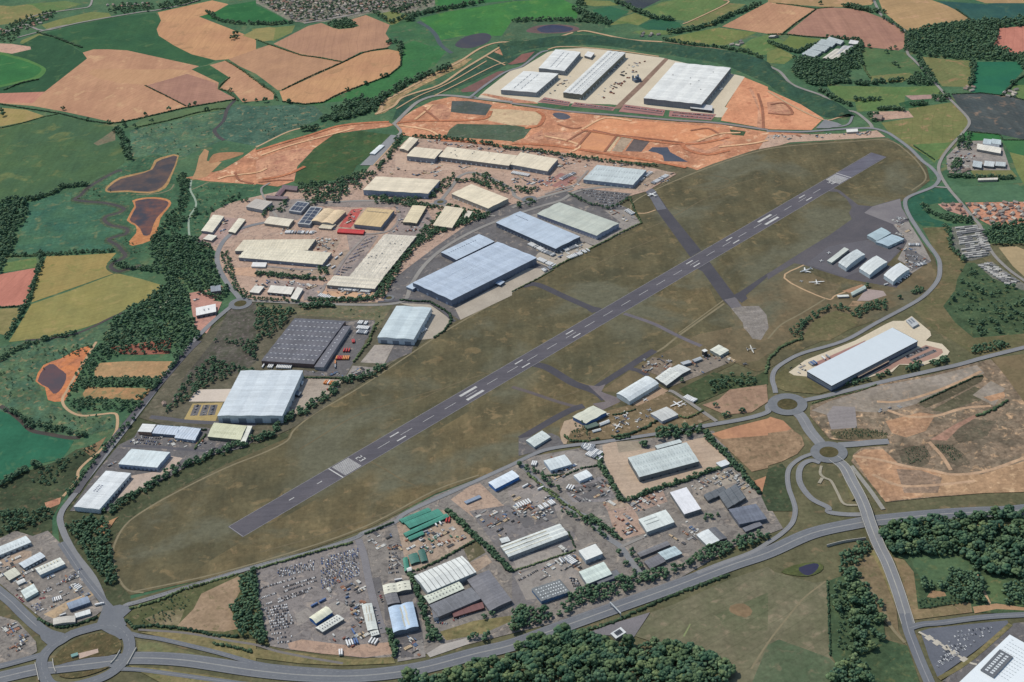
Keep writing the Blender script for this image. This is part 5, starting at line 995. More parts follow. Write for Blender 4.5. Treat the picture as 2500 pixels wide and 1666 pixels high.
bld('factory','pale cream saw roof with white dashes under the bold seamed roof','factory','31 1592,852 1912,712 1862,648',9,'gable',1,'u',1.5,(212,218,204),(120,122,124),6,rl=(10,2,1.8,3,(118,120,120),(.03,.97,.1,.95)))
bld('factory','weathered grey factory roof in front of the cream saw roof','factory','31 1680,972 2066,806 1978,705',9,'gable',1,'u',1.2,(118,120,126),(110,106,108),7,dirt=.22)
bld('factory','wide weathered grey factory roof on the right of the same works','factory','31 2150,917 2350,822 2140,545',8,'gable',1,'v',1.2,(122,122,128),(110,110,116),7,dirt=.2)
bld('canopy','rusty red brown canopy in front of the weathered grey factory','canopy','31 1818,975 2096,890 2080,842',5,'mono',1,'u',.6,(122,84,82),(96,72,70),6)
bld('office','white corner office with a blue sign on the weathered grey factory',OFF,'31 1632,985 1680,970 1662,880',8,'flat',rc=(118,120,126),wc=(196,200,206),seam=0)
GRN=(66,140,122)
for lb,s in (('rearmost long green roofed shed in the tan storage yard','31 1345,108 1610,-2 1580,-28'),('widest long green roofed shed in the tan storage yard','31 1412,158 1722,32 1670,-18'),('third long green roofed shed crossing the tan storage yard','31 1378,235 1772,52 1748,25'),('short front green roofed shed of the tan storage yard','31 1412,270 1545,212 1528,185')):
    bld('storage_shed',lb,'storage shed',s,4.5,'gable',1,'u',1,GRN,(52,92,84),6,.4,group='green storage sheds',dark=.8)
bld('green_tank_shed','squat dark green shed at the foot of the tan storage yard','storage shed','31 1425,490 1505,465 1480,385',4,'arch',1,'v',1.2,(70,120,108),(60,90,84),5)
bld('green_tank_shed','narrow dark green shed right of the squat one','storage shed','31 1520,470 1575,455 1545,352',4,'arch',1,'v',1,(62,108,98),(60,90,84),5)
bld('green_tank_shed','bright green narrow shed at the left fence of the tan yard','storage shed','31 1368,555 1408,540 1390,425',4,'arch',1,'v',1,(64,136,116),(60,90,84),5)
bld('tank','round white tank roof at the foot of the green sheds','tank','31 1392,555 1432,545 1425,515',4,'arch',1,'u',1.6,(226,228,226),(190,192,190),5)
# --- middle of the south estate
bld('warehouse','long white wavy warehouse with yellowed strips in a dark yard',WH,'31 2322,422 32 516,215 436,120',9,'gable',3,'u',1.5,(216,222,220),(150,154,158),9,.5,rl=(2,3,50,1.6,(188,182,158),(.04,.7,.05,.95)))
bld('warehouse','stubby annex at the left end of the long white wavy warehouse',WH,'31 2262,295 2335,275 2310,238',6,'gable',1,'u',1,(214,220,220),(140,144,148),6)
bld('industrial_unit','square white unit with plain wall above the lorry yard',UN,'32 680,452 832,390 766,305',10,'flat',rc=(226,230,228),wc=(160,172,184),seam=0,doors=[('f',3,4,4,(196,204,210))])
bld('industrial_unit','white unit with a dark lean to beside the tree belt',UN,'32 690,672 916,580 842,470',9,'gable',2,'u',1.2,(208,222,216),(130,138,146),8,doors=[('f',4,4,4,(96,102,110))])
bld('industrial_unit','dark grey lean to with a blue eaves line by the tree belt',UN,'32 795,672 1002,592 960,545',6,'mono',1,'u',1,(112,116,122),(110,124,154),6)
bld('workshop','dark grey workshop with rows of white rooflights by the tree belt','workshop','32 270,830 532,742 440,632',7,'saw',5,'v',1,(112,118,122),(92,124,160),6,rl=(10,4,2.2,2.4,(206,212,214),(.06,.96,.06,.94)))
bld('warehouse','white unit with grey roof strips at the corner of two estate roads',WH,'32 1242,192 1490,102 1410,-10',9,'gable',1,'u',1.4,(218,226,224),(148,156,162),9,rl=(1,2,26,1.8,(150,158,156),(.1,.6,.3,.85)))
bld('industrial_unit','white tall fronted unit next to a slate roofed neighbour',UN,'32 1800,322 1906,270 1802,168',7,'gable',1,'v',1,(222,228,230),(150,154,156),8)
bld('industrial_unit','slate roofed unit joined to the white tall fronted unit',UN,'32 1908,268 1976,250 1870,150',6,'gable',1,'v',1,(104,106,112),(96,98,102),6)
bld('workshop','pale speckled square roof among slate sheds by the tree belt','workshop','32 1412,450 1562,390 1492,325',6,'gable',2,'u',.9,(188,206,212),(130,134,140),6,dirt=.2)
bld('workshop','slate grey shed left of the pale speckled roof','workshop','32 1272,532 1410,462 1352,398',6,'gable',1,'u',1,(116,116,122),(104,104,106),6)
bld('workshop','long thin slate shed behind the pale speckled roof','workshop','32 1180,422 1452,310 1422,278',5,'gable',1,'u',1.2,(122,122,126),(104,104,106),6)
bld('warehouse','large pale warehouse with rooflight grid centred in a pinkish yard',WH,'22 1170,1255 1715,1110 1602,937',12,'gable',2,'u',1.6,(196,206,206),(104,112,118),9,.5,rl=(20,4,1.4,4.2,(168,180,182),(.03,.97,.06,.94)),doors=[('f',7,4,4,(70,76,82))])
bld('warehouse','low pale extension behind the warehouse in the pinkish yard',WH,'22 1338,995 1562,935 1540,912',8,'mono',1,'u',.8,(200,210,210),(120,126,130),7)
bld('gatehouse','small white flat box at the fence corner of the pinkish yard','gatehouse','22 1920,1162 2005,1132 1962,1095',5,'flat',rc=(220,226,230),wc=(150,160,168),seam=0)
bld('industrial_unit','white gabled unit with dark openings by the airfield road',UN,'22 357,1192 548,1136 482,1050',8,'gable',1,'u',1.4,(210,220,224),(160,176,196),7,doors=[('f',4,4,4,(70,76,84))])
bld('industrial_unit','small bright white unit on a pinkish apron',UN,'22 622,1292 737,1242 682,1190',7,'gable',1,'u',1.1,(226,232,236),(196,206,220),7,doors=[('f',2,5,4,(160,176,200))])
bld('warehouse','white roofed shed with vivid blue walls next to the airfield road',WH,'21 2202,1362 22 65,1250 0,1195',8,'gable',1,'u',1.1,(218,230,242),(74,124,190),8,.4,doors=[('r',3,4,4,(180,200,220))],dark=.92)
bld('warehouse','tall plain white roof standing near the slate sawtooth works',WH,'22 1585,1595 1735,1547 1602,1350',9,'flat',rc=(226,228,234),wc=(120,124,128),seam=0)
bld('works','slate grey sawtooth works, right wing','factory','22 1985,1542 2150,1445 2062,1320',7,'saw',3,'v',1.3,(104,110,116),(92,96,100),6,dirt=.2)
bld('works','slate grey sawtooth works, left wing with pale fins','factory','22 1802,1472 1985,1392 1945,1342',6,'saw',3,'v',1.2,(100,106,112),(92,96,100),6,dirt=.2)
bld('works','slate blue works at the road corner below the sawtooth works','factory','32 2090,122 2340,70 22 2240,1502',8,'gable',2,'u',1.2,(112,118,132),(98,104,116),7,dirt=.2)
bld('works','low slate blue front wing of the road corner works','factory','32 2150,190 2300,130 2270,98',5,'flat',rc=(122,124,132),wc=(92,96,104),seam=5)
bld('site_office','long silver cabin on the pinkish plot beside the airfield road',OFF,'21 1935,1498 2070,1440 2050,1422',3.5,'flat',rc=(140,156,178),wc=(112,128,150),seam=5)
# --- museum
bld('hangar','long white hipped hangar in the aircraft museum',HG,'22 1080,558 1347,395 1228,328',10,'hip',1,'u',3.6,(214,222,226),(190,200,206),8,.3,dark=.95,dirt=.16)
bld('hangar','pale speckled twin shed joined behind the white hipped hangar',HG,'22 1420,412 1557,310 1455,245',7,'gable',2,'u',1,(216,220,216),(96,98,100),6,rl=(5,3,1.6,2.4,(176,176,166),(.05,.95,.05,.95)))
bld('hangar','pale shed extending right from the speckled twin shed',HG,'22 1557,308 1642,265 1532,220',7,'gable',1,'u',1.1,(210,214,212),(100,102,104),6)
bld('hangar','cream roofed hangar with blue walls at the museum forecourt',HG,'22 680,762 868,660 747,600',9,'gable',2,'v',1.4,(212,214,198),(78,112,160),8,doors=[('f',3,8,6,(70,104,156))])
bld('industrial_unit','white ribbed unit beside the airfield taxi strip left of the museum',UN,'22 206,977 352,887 276,830',6,'gable',1,'u',1.2,(206,216,214),(150,162,170),6,rl=(3,3,2,1.2,(176,188,190),(.1,.9,.1,.9)))
bld('hangar','grey white square hangar near the parked museum aircraft',HG,'22 1380,742 1527,680 1420,610',7,'gable',1,'u',1.4,(200,202,200),(160,170,186),8)
bld('hangar','pale cream square hangar farthest along the museum taxiway',HG,'22 1912,137 1992,90 1900,40',7,'gable',2,'u',.9,(222,224,212),(160,168,164),7)
bld('hut','small grey hut left of the control tower','hut','22 1575,222 1650,200 1625,180',6,'flat',rc=(178,184,190),wc=(130,136,146),seam=0)
bld('hut','second small grey hut at the foot of the control tower','hut','22 1680,195 1750,168 1728,150',5,'gable',1,'u',1,(176,182,188),(120,126,132),5)
bld('nissen_hut','white barrel roofed hut near the cream hangar','hut','22 812,782 898,748 886,728',3.5,'arch',1,'u',2.2,(222,226,226),(150,160,170),5)
bld('nissen_hut','small white barrel hut next to the conifers','hut','22 745,842 818,822 808,808',3,'arch',1,'u',1.6,(218,222,222),(150,160,170),5)
bld('workshop','dark green roofed workshop behind the conifers','workshop','22 690,812 800,778 770,750',5,'gable',2,'u',1,(104,122,112),(80,84,84),5)
# --- airport hangars
bld('hangar','blue grey flat hangar at the rear of the apron',HG,'13 1000,650 1130,578 1042,528',8,'gable',1,'u',1,(172,192,200),(150,164,172),8,.3,dark=.94,doors=[('f',3,9,6,(190,198,202))])
bld('hangar','blue grey flat hangar stepped in front of its twin on the apron',HG,'13 1102,700 1250,632 1138,592',7,'gable',1,'u',1,(172,192,204),(150,164,172),8,.3,dark=.94,doors=[('f',3,9,5,(190,198,202))])
bld('hangar','mottled white hipped hangar on the left of the apron row',HG,'13 720,898 890,775 818,728',10,'hip',1,'v',3.2,(206,214,216),(188,200,210),8,.3,dark=.96,dirt=.24,doors=[('f',1,22,6,(196,208,216))])
bld('office','narrow pale lean to on the left flank of the mottled hangar',OFF,'13 545,832 585,850 742,728',6,'flat',rc=(206,212,206),wc=(150,158,160),seam=6)
bld('hangar','ribbed white hipped hangar in the middle of the apron row',HG,'13 935,962 1095,845 1000,787',10,'hip',1,'v',3.2,(216,222,222),(190,204,214),8,.5,dark=.86,doors=[('f',1,24,6,(198,210,218))])
bld('hangar','plain white hipped hangar on the right of the apron row',HG,'13 1152,1024 1302,910 1215,852',10,'hip',1,'v',3.2,(218,224,226),(192,206,216),8,.3,dark=.96,doors=[('f',1,24,6,(200,212,220))])
bld('terminal','long low grey green terminal building by the small car park','terminal','13 775,1152 902,1085 888,1060',5,'gable',1,'u',1,(176,190,184),(150,156,152),5)
bld('hut','flat white hut at the left end of the terminal','hut','13 645,1165 745,1160 735,1145',4,'flat',rc=(220,222,216),wc=(150,150,150),seam=0)
bld('warehouse','very long smooth white warehouse with black eaves next to the roundabouts',WH,'23 585,415 1375,5 13 1145,1450',15,'flat',rc=(206,216,224),wc=(118,128,144),seam=0,edge=(44,50,62),doors=[('r',2,4,4,(120,130,140)),('f',18,3.2,4,(60,70,90))],band=(0,4.5,(70,80,104)),dirt=.03)
bld('office','dark glazed front office along the white warehouse with black eaves',OFF,'23 830,335 1112,190 1100,172',8,'flat',rc=(196,170,146),wc=(52,62,84),seam=0)
bld('plant_shed','pale plant shed with grey louvres on the cream concrete corner','shed','13 1330,1442 1385,1412 1325,1352',5,'flat',rc=(186,190,192),wc=(170,176,184),seam=0,rl=(2,3,4,4,(110,116,124),(.1,.9,.35,.95)))
bld('superstore','white flat roofed warehouse cut by the bottom right corner',WH,'33 1560,1765 2222,1140 2680,1395',12,'flat',rc=(226,234,240),wc=(150,158,166),seam=0,dirt=.03,rl=(12,9,.7,3,(150,160,168),(.55,.98,.08,.6)))
bld('roof_plant','dark louvred plant enclosure standing on the white corner warehouse','plant','33 1955,1462 2132,1275 2250,1342',14,'flat',rc=(104,108,114),wc=(150,156,162),seam=0,rl=(9,2,3.2,5,(206,212,216),(.06,.94,.12,.88)))
bld('pump_station','white square ring roof with a dark glazed well beside the bottom wood','pavilion','32 955,1172 1047,1115 1000,1070',6,'flat',rc=(214,218,220),wc=(150,154,156),seam=0,rl=(3,3,4.6,4.6,(84,88,94),(.24,.8,.24,.8)))
# --- top right nursery and farm
for lb,s in (('glasshouse nearest the trees in the nursery of parallel roofs','03 312,500 432,526 500,478'),('second glasshouse from the trees in the nursery','03 385,452 520,475 570,432'),('third glasshouse from the trees in the nursery','03 445,408 590,432 640,385'),('rearmost glasshouse of the nursery under the ploughed field','03 535,372 668,410 700,378')):
    bld('glasshouse',lb,'glasshouse',s,6,'gable',3,'u',2,(176,186,188),(140,146,150),5,.6,group='nursery glasshouses')
bld('greenhouse_hall','broad pale hall in the middle of the nursery',UN,'03 500,538 625,548 745,462',6,'gable',3,'v',1.6,(212,206,194),(160,156,150),6,.4)
bld('greenhouse_hall','grey roofed hall at the right side of the nursery',UN,'03 610,500 712,500 790,425',6,'gable',2,'v',1.4,(186,186,188),(150,148,146),6)
bld('greenhouse_hall','small white hall at the rear right corner of the nursery',UN,'03 742,400 818,412 835,380',6,'gable',2,'u',1.4,(222,222,220),(150,148,146),6)
bld('barn','lone white barn on the lane above the nursery','barn','03 5,340 55,338 100,325',6,'gable',1,'u',2.4,(222,214,204),(150,146,142),5)
bld('farm_shed','long white farm shed at the right frame edge yard','farm shed','03 1920,1372 2137,1412 2142,1362',7,'gable',1,'u',1.6,(228,224,212),(140,138,136),6)
bld('farm_shed','square pale blue farm shed behind the long white one','farm shed','03 1975,1322 2050,1330 2060,1285',7,'gable',1,'u',1.4,(188,202,208),(130,134,136),5)
bld('farm_shed','pale blue farm shed at the far corner of the farm yard','farm shed','03 2060,1322 2140,1332 2140,1288',7,'gable',1,'u',1.4,(192,206,210),(130,134,136),5)
bld('farm_shed','grey farm shed in the middle of the farm yard','farm shed','03 1985,1352 2125,1362 2125,1330',6,'gable',1,'u',1.2,(146,152,158),(120,122,124),5)
bld('farm_shed','dark gable shed below the long white farm shed','farm shed','03 1880,1530 1960,1545 1970,1492',6,'gable',2,'u',2,(186,196,200),(110,112,114),5)
bld('farm_shed','pale gable shed in the lower row of the farm','farm shed','03 1985,1525 2075,1535 2085,1490',6,'gable',2,'u',2,(206,212,214),(110,112,114),5)
bld('farm_shed','rightmost pale gable shed in the lower row of the farm','farm shed','03 2090,1525 2180,1532 2185,1495',6,'gable',2,'u',2,(198,206,208),(110,112,114),5)
bld('stable','long white stable roof below the farm','stable','13 1930,92 2110,86 2112,70',5,'gable',1,'u',1.4,(228,222,210),(150,146,140),5)
bld('site_cabin','long white site cabin beside the development gate','cabin','03 725,1217 826,1210 822,1186',5,'flat',rc=(232,230,224),wc=(170,168,164),seam=0)
bld('barn','brown hip roofed farmhouse in the pink yard by the lane','farmhouse','03 960,1085 1040,1098 1060,1062',6,'gable',1,'u',3,(150,128,116),(168,140,126),4)
bld('site_cabin','white cabin on the grey slip by the orange earthworks','cabin','01 1045,1415 1090,1420 1180,1340',4,'gable',1,'v',1,(226,232,234),(180,186,190),5)
# control tower
e=empty('control_tower',gp(parse('22 1772,140')[0],0),.5,'dark control tower with a white cap beside the museum huts','control tower')
V=[];F=[]; box(V,F,-4,-4,0,4,4,9); obj('shaft',V,F,plain('tower_wall',(62,62,66)),e)
V=[];F=[]; k=0
for z,r in ((9.02,4.4),(12.5,5.2)):
    for i in range(8): V.append((r*math.cos(i*math.pi/4+.39),r*math.sin(i*math.pi/4+.39),z))
F=[(i,(i+1)%8,8+(i+1)%8,8+i) for i in range(8)]+[tuple(range(7,-1,-1)),tuple(range(8,16))]
obj('cab_window',V,F,plain('glass',(50,58,70),.15),e)
V=[];F=[]; box(V,F,-4.6,-4.6,12.52,4.6,4.6,13.3); obj('roof',V,F,plain('cap',(222,224,222)),e)
# sign gantry over the carriageway
ga=gp(parse('32 905,880')[0],0); gb=gp(parse('32 1000,980')[0],0); d=gb-ga; e=empty('sign_gantry',(ga+gb)/2,math.atan2(d.y,d.x),'thin grey gantry spanning the dual carriageway','gantry'); L=d.length/2
for x in (-L,L):
    V=[];F=[]; box(V,F,x-.5,-.5,0,x+.5,.5,8.5); obj('post',V,F,plain('steel',(168,174,178)),e)
V=[];F=[]; box(V,F,-L-.6,-.9,8.52,L+.6,.9,10); obj('beam',V,F,plain('steel',(176,182,186)),e)
# works crane / plant standing in the cream yard
e=empty('silo_plant',gp(parse('02 1150,750')[0],0),.3,'dark blue batching plant with two silos in the cream yard','plant')
V=[];F=[]; box(V,F,-10,-8,0,10,8,9); box(V,F,-4,-4,9,4,4,16); obj('body',V,F,plain('plant_steel',(92,106,124)),e)
for x in (-8,8):
    V=[];F=[]
    for z,r in ((0,3),(15,3),(17,.6)):
        for i in range(12): V.append((x+r*math.cos(i*math.pi/6),11+r*math.sin(i*math.pi/6),z))
    for q in range(2):
        for i in range(12): F.append((12*q+i,12*q+(i+1)%12,12*q+12+(i+1)%12,12*q+12+i))
    F.append(tuple(range(24,36))); obj('silo',V,F,plain('silo',(110,124,140)),e)
# fuel / information board on the roundabout island
e=empty('kiosk',gp(parse('30 690,1340')[0],0),.35,'small teal roofed kiosk on the big roundabout island','kiosk')
V=[];F=[]; box(V,F,-5,-3,0,5,3,4); obj('wall',V,F,plain('kiosk_wall',(112,128,124)),e); V=[];F=[]; box(V,F,-5.6,-3.6,4.02,5.6,3.6,4.6); obj('roof',V,F,plain('kiosk_roof',(96,142,138)),e)
# ================================================================ TREES AND HEDGES
LEAF=[leafmat('foliage',(80,110,84),(62,92,76)),leafmat('foliage',(98,118,84),(76,100,76)),leafmat('foliage',(74,104,84),(60,88,76))]
BARK=plain('bark',(92,78,66),.9,.1)
def lump_data(seed,subdiv=1):
    bm=bmesh.new(); bmesh.ops.create_icosphere(bm,subdivisions=subdiv,radius=1); V=np.array([v.co[:] for v in bm.verts]); F=np.array([[v.index for v in f.verts] for f in bm.faces]); bm.free(); return V,F
ICO1=lump_data(0,1); ICO2=lump_data(0,2)
def crown(rng,r,h,nl,base,ico,jit=.3,conic=0.0):
    """uneven crown: many jittered leaf clumps spread over an egg shaped shell, with gaps"""
    Vs=[];Fs=[];k=0
    for i in range(nl):
        a=rng.uniform(0,2*math.pi); t=rng.uniform(-.75,1); q=math.sqrt(max(.05,1-t*t))*rng.uniform(.45,.85)*(1-conic*(t+.75)/1.75)
        c=np.array([math.cos(a)*q*r,math.sin(a)*q*r,base+h*.5+t*h*.38]); s=r*rng.uniform(.26,.46)*(1-conic*.4)
        v=ico[0]*(1+rng.uniform(-jit,jit,(len(ico[0]),1)))*s*np.array([1,1,.8])+c
        Vs.append(v);Fs.append(ico[1]+k);k+=len(v)
    return np.vstack(Vs),np.vstack(Fs)
def meshnp(name,V,F,mat):
    me=bpy.data.meshes.new(name); me.vertices.add(len(V)); me.vertices.foreach_set('co',V.astype(np.float32).ravel())
    me.loops.add(F.size); me.loops.foreach_set('vertex_index',F.astype(np.int32).ravel()); me.polygons.add(len(F))
    me.polygons.foreach_set('loop_start',np.arange(0,F.size,3,dtype=np.int32)); me.materials.append(mat); me.update(calc_edges=True); return me
rg=np.random.default_rng(11)
CR=[]
for i in range(9):
    con=.75 if i==8 else 0
    V,F=crown(rg,5.2*(.6 if con else 1),11 if con else 8.5,26,1.8,ICO1,.2,con); CR.append(meshnp('crown',V,F,LEAF[i%3]))
TV=[];TF=[]
for z,r in ((-.5,.45),(2.5,.33),(6,.16)):
    for i in range(6): TV.append((r*math.cos(i*1.047),r*math.sin(i*1.047),z))
for q in range(2):
    for i in range(6): TF.append((6*q+i,6*q+(i+1)%6,6*q+6+(i+1)%6,6*q+6+i))
for k in range(3):                                    # limbs
    a=k*2.1; n=len(TV); TV+=[(.2*math.cos(a+1.5),.2*math.sin(a+1.5),3),(.2*math.cos(a-1.5),.2*math.sin(a-1.5),3),(2*math.cos(a),2*math.sin(a),6),(0,0,3.4)]; TF+=[(n,n+1,n+2),(n+1,n+3,n+2),(n+3,n,n+2)]
TRK=bpy.data.meshes.new('trunk'); TRK.from_pydata(TV,[],TF); TRK.materials.append(BARK)
TREES=[]     # x,y,scale,label,group
def scatter(s,n,label,group,s0=.8,s1=1.35,mind=6,kind=0):
    P=W(s,0); xs=[p.x for p in P]; ys=[p.y for p in P]; got=[]; tries=0
    while len(got)<n and tries<n*30:
        tries+=1; x=rnd.uniform(min(xs),max(xs)); y=rnd.uniform(min(ys),max(ys))
        if not inside(x,y,P): continue
        if any((x-a)**2+(y-b)**2<mind*mind for a,b in got[-400:]): continue
        if blocked(x,y): continue
        got.append((x,y)); TREES.append((x,y,rnd.uniform(s0,s1)*1.12,label,group,kind))
def blocked(x,y):
    for f in FOOT:
        if inside(x,y,f): return True
    return False
def row(s,n,label,group,s0=.7,s1=1.2,jit=4,kind=0):
    n=int(n*1.5); P=W(s,0); Q=resample(P,max(3,sum((b-a).length for a,b in zip(P,P[1:]))/max(1,n)))
    for q in Q:
        x,y=q.x+rnd.uniform(-jit,jit),q.y+rnd.uniform(-jit,jit)
        if not blocked(x,y): TREES.append((x,y,rnd.uniform(s0,s1)*1.12,label,group,kind))
def one(s,label,sc=1.2,kind=0):
    for p in parse(s):
        q=gp(p,0); TREES.append((q.x,q.y,sc*rnd.uniform(.9,1.1),label,label and 'trees: '+label[:40],kind))
BW=('dark green broadleaf tree in the wood along the bottom edge','trees of the wood along the bottom edge')
scatter('32 -20,1350 130,1235 300,1185 460,1140 560,1115 680,1150 780,1215 900,1250 1100,1250 1350,1240 1550,1275 1800,1345 2000,1460 2060,1510 1950,1600 -20,1600 31 1330,1600 1450,1500 1600,1590 1900,1480 2353,1340',360,*BW,.75,1.9,8)
scatter('33 600,690 800,560 1030,830 1065,1180 900,1350 760,1330 800,1100 620,900',60,'broadleaf tree in the copse left of the bridge approach road','trees left of the bridge approach',.8,1.5,8)
scatter('33 640,1440 760,1380 900,1440 940,1590 580,1590',26,'dark tree in the clump at the bottom edge below the copse','trees of the lower clump',1.0,1.6,8)
scatter('33 650,420 840,330 930,300 940,390 820,480 780,600 660,600',26,'tree of the strip between the roadside pond and the bridge','trees by the roadside pond',.7,1.2,8)
scatter('33 1030,170 1250,110 1450,100 2380,20 2380,90 2100,85 1790,140 1860,180 2100,165 2380,150 2380,640 1900,550 1760,410 1300,410 1120,390',230,'dark broadleaf tree in the wood right of the road bridge','trees of the wood right of the bridge',.65,1.75,8)
scatter('33 1380,640 1650,700 1680,540 1800,580 1900,600 1990,690 2000,850 1760,850 1650,720 1450,740',45,'tree at the ragged lower edge of the right hand wood','trees at the lower edge of the right wood',.8,1.3,8)
scatter('33 2150,700 2380,660 2380,880 2200,860',22,'tree of the small grove at the right frame edge','trees of the right edge grove',.8,1.3,8)
scatter('32 420,960 520,800 700,720 900,700 1000,640 1250,590 1600,500 1750,360 2000,300 2353,190 2353,250 2050,380 1700,480 1450,600 1250,660 950,790 600,880 500,970',120,'tree of the belt along the upper side of the dual carriageway','tree belt by the dual carriageway',.7,1.25,7)
scatter('31 2353,1200 32 0,930 60,900 300,930 400,980 200,1060 0,1140',30,'round tree at the left end of the carriageway tree belt','trees at the end of the belt',.9,1.4,8)
one('31 1590,1180 1660,1170 1690,1190 1970,1190 2010,1170 2130,1150 2100,1190 1640,1130','round tree on the grass strip below the grey works',1.2)
one('31 2100,990 2170,960','round bush in front of the grey factory corner',1.0)
row('31 1250,1100 1280,1240 1290,1350',9,'dense dark tree in the line between the scrapyard and the blue wavy factory','tree line left of the wavy factory',.7,1.1,5)
row('31 1430,600 1500,760 1560,1000 1640,1150',14,'dark tree in the gap between the wavy factory and the cream works','tree line right of the wavy factory',.6,1.1,6)
scatter('30 2190,650 2353,555 31 0,560 20,800 90,1230 40,1230 30 2353,1180 2200,1130 2130,900 2240,760',80,'dark tree of the thicket left of the scrapyard','thicket left of the scrapyard',.7,1.3,7)
scatter('30 610,140 850,60 1000,130 1000,280 1080,560 1080,690 970,660 850,480 700,260',95,'dark tree of the grove between the boundary road and the airfield tip','grove at the airfield tip',.7,1.2,7)
row('20 980,1590 1150,1480 1330,1380 1500,1260 1650,1170 1850,1100 2050,1010 2200,980 2353,900 21 100,900 260,740 430,660 620,540 720,460 800,380 1000,340 1180,240',260,'dark scrubby tree along the airfield side of the north western fence','tree line by the airfield fence',.6,1.1,10)
row('31 1770,10 1900,130 2030,270 2150,360 2240,460 2353,570',34,'dark tree in the hedge between the tan yard and the dark lorry yard','hedge trees by the lorry yard',.55,.95,4)
row('22 800,1120 900,1300 1000,1470 1060,1490',20,'tree along the left fence of the pinkish yard','trees left of the pinkish yard',.5,.9,4); row('22 1060,1480 1330,1370 1600,1290 1900,1180 2020,1140',20,'tree along the near fence of the pinkish yard','trees before the pinkish yard',.5,.9,4)
row('22 1760,850 1870,960 2000,1090 2130,1240 2260,1400',26,'tree along the right fence of the pinkish yard','trees right of the pinkish yard',.5,1.0,5); scatter('22 1340,840 1600,790 1740,810 1700,880 1330,920',30,'dark tree of the clump behind the pinkish yard','clump behind the pinkish yard',.8,1.3,6)
row('22 1230,970 1190,980',4,'round bush on the rear verge of the pinkish yard','bushes behind the pinkish yard',.9,1.1,2)
row('22 60,1150 250,1230 380,1340 440,1370',14,'tree beside the inner estate road','trees by the inner estate road',.5,.9,5); row('32 480,20 700,110 850,260',10,'small tree in the verge of the inner estate road','verge trees of the estate road',.5,.9,4); row('32 690,60 900,200 960,250',12,'small tree on the far side of the inner estate road','far verge trees of the estate road',.5,.9,4)
one('32 980,400 1050,500 1100,370 1110,420 1150,480 1190,530 1120,570','tree at the lower end of the estate road',1.0); one('32 1790,60 1830,70 1900,45 1780,90','yellowish green tree beside the slate works',.9,1)
scatter('22 545,830 600,790 650,790 700,830 700,900 620,930 540,915',16,'slim dark conifer in the clump by the museum workshops','conifers by the museum workshops',.8,1.1,4,8)
scatter('22 1800,380 1990,320 2230,330 2290,400 2000,440 1830,490',34,'dark bush tree on the bank behind the museum','bank trees behind the museum',.5,.95,6)
one('22 1945,700 1985,690 2110,660 2130,650 1870,610 1560,380 1510,1310','round dark tree by the museum approach road',1.0)
scatter('13 200,1480 420,1310 640,1230 760,1300 860,1260 1050,1190 1100,1210 1080,1280 860,1330 810,1380 740,1300 560,1280 330,1440 320,1550 230,1566',75,'dark bush tree in the curving hedge below the terminal','hedge trees below the terminal',.5,1.0,6)
scatter('13 1310,1120 1400,1080 1440,1090 1400,1130 1320,1145',9,'bush in the small clump inside the perimeter road bend','clump in the road bend',.6,.9,5); one('13 1210,1180 905,1075','dark bush next to the terminal yard',1.1)
one('23 1010,340 1050,330 1105,305 1090,300','dark tree in front of the glazed office',1.0); scatter('23 1270,270 1330,220 1400,220 1390,270 1300,290',10,'dark tree at the loop of the cream drive','trees at the drive loop',.8,1.1,5); scatter('23 1490,215 1600,165 1680,160 1680,190 1520,235',12,'dark tree in the clump by the car park exit','clump by the car park exit',.7,1.1,5); scatter('23 640,430 780,370 920,350 930,370 740,420',12,'low tree along the foot of the white warehouse','trees before the white warehouse',.5,.8,5)
scatter('23 1870,120 1900,60 2180,20 2200,60 2000,110',34,'tree of the copse beside the country road at right','copse by the right hand road',.6,1.0,7)
# far woods
WL=('tree of the far left riverside wood','far left wood'); scatter('10 -20,310 100,260 230,290 260,400 230,480 130,560 130,690 50,830 0,960 -20,960',110,*WL,1.0,1.6,10)
WC=('tree of the wood between the river meadow and the north west estate','wood by the north west estate')
scatter('10 1400,640 1650,600 1800,640 1950,720 1990,960 2130,1120 2000,1200 1740,1110 1720,1300 1800,1450 1850,1566 950,1566 1050,1380 1300,1230 1500,1060 1540,950 1340,930 1450,850 1370,750',430,*WC,.8,1.4,9)
scatter('20 880,30 1000,10 1600,0 1760,0 1620,180 1580,120 1130,130 900,200',70,*WC,.7,1.2,8); scatter('20 720,350 860,350 1480,350 1470,420 1000,420 750,440',60,*WC,.7,1.1,8); scatter('20 600,550 1000,540 1330,580 1250,650 700,640',50,*WC,.6,1.0,8); scatter('20 700,300 880,40 900,230 850,320 740,430 620,520',36,*WC,.6,1.0,8)
row('20 1260,560 1400,450 1560,270 1680,120 1780,0',26,'tree along the boundary road near the allotment fields','road trees by the allotments',.6,1.0,6); row('20 1250,700 1130,830 1000,980 880,1090 760,1230 600,1450',34,'bush tree between the earth track and the boundary road','trees between track and road',.5,.9,6)
scatter('20 1760,300 1950,170 2353,300 2353,200 2200,50 1900,0 2353,0 2353,330 2180,300 1900,430 1700,560 1500,690 1640,520',110,'tree in the wooded office park beside the tall white warehouse','office park trees',.6,1.1,8)
scatter('11 0,1250 350,1300 250,1450 100,1580 0,1580',60,'tree behind the dark grey roofed warehouse','trees behind the dark warehouse',.7,1.2,8); row('11 440,1265 720,1250',14,'tree on the verge above the dark grey warehouse','verge trees above the dark warehouse',.8,1.2,7); one('11 880,1320 1140,1380 1130,1450 1110,1500','pointed dark tree between the dark and white warehouses',1.3,8)
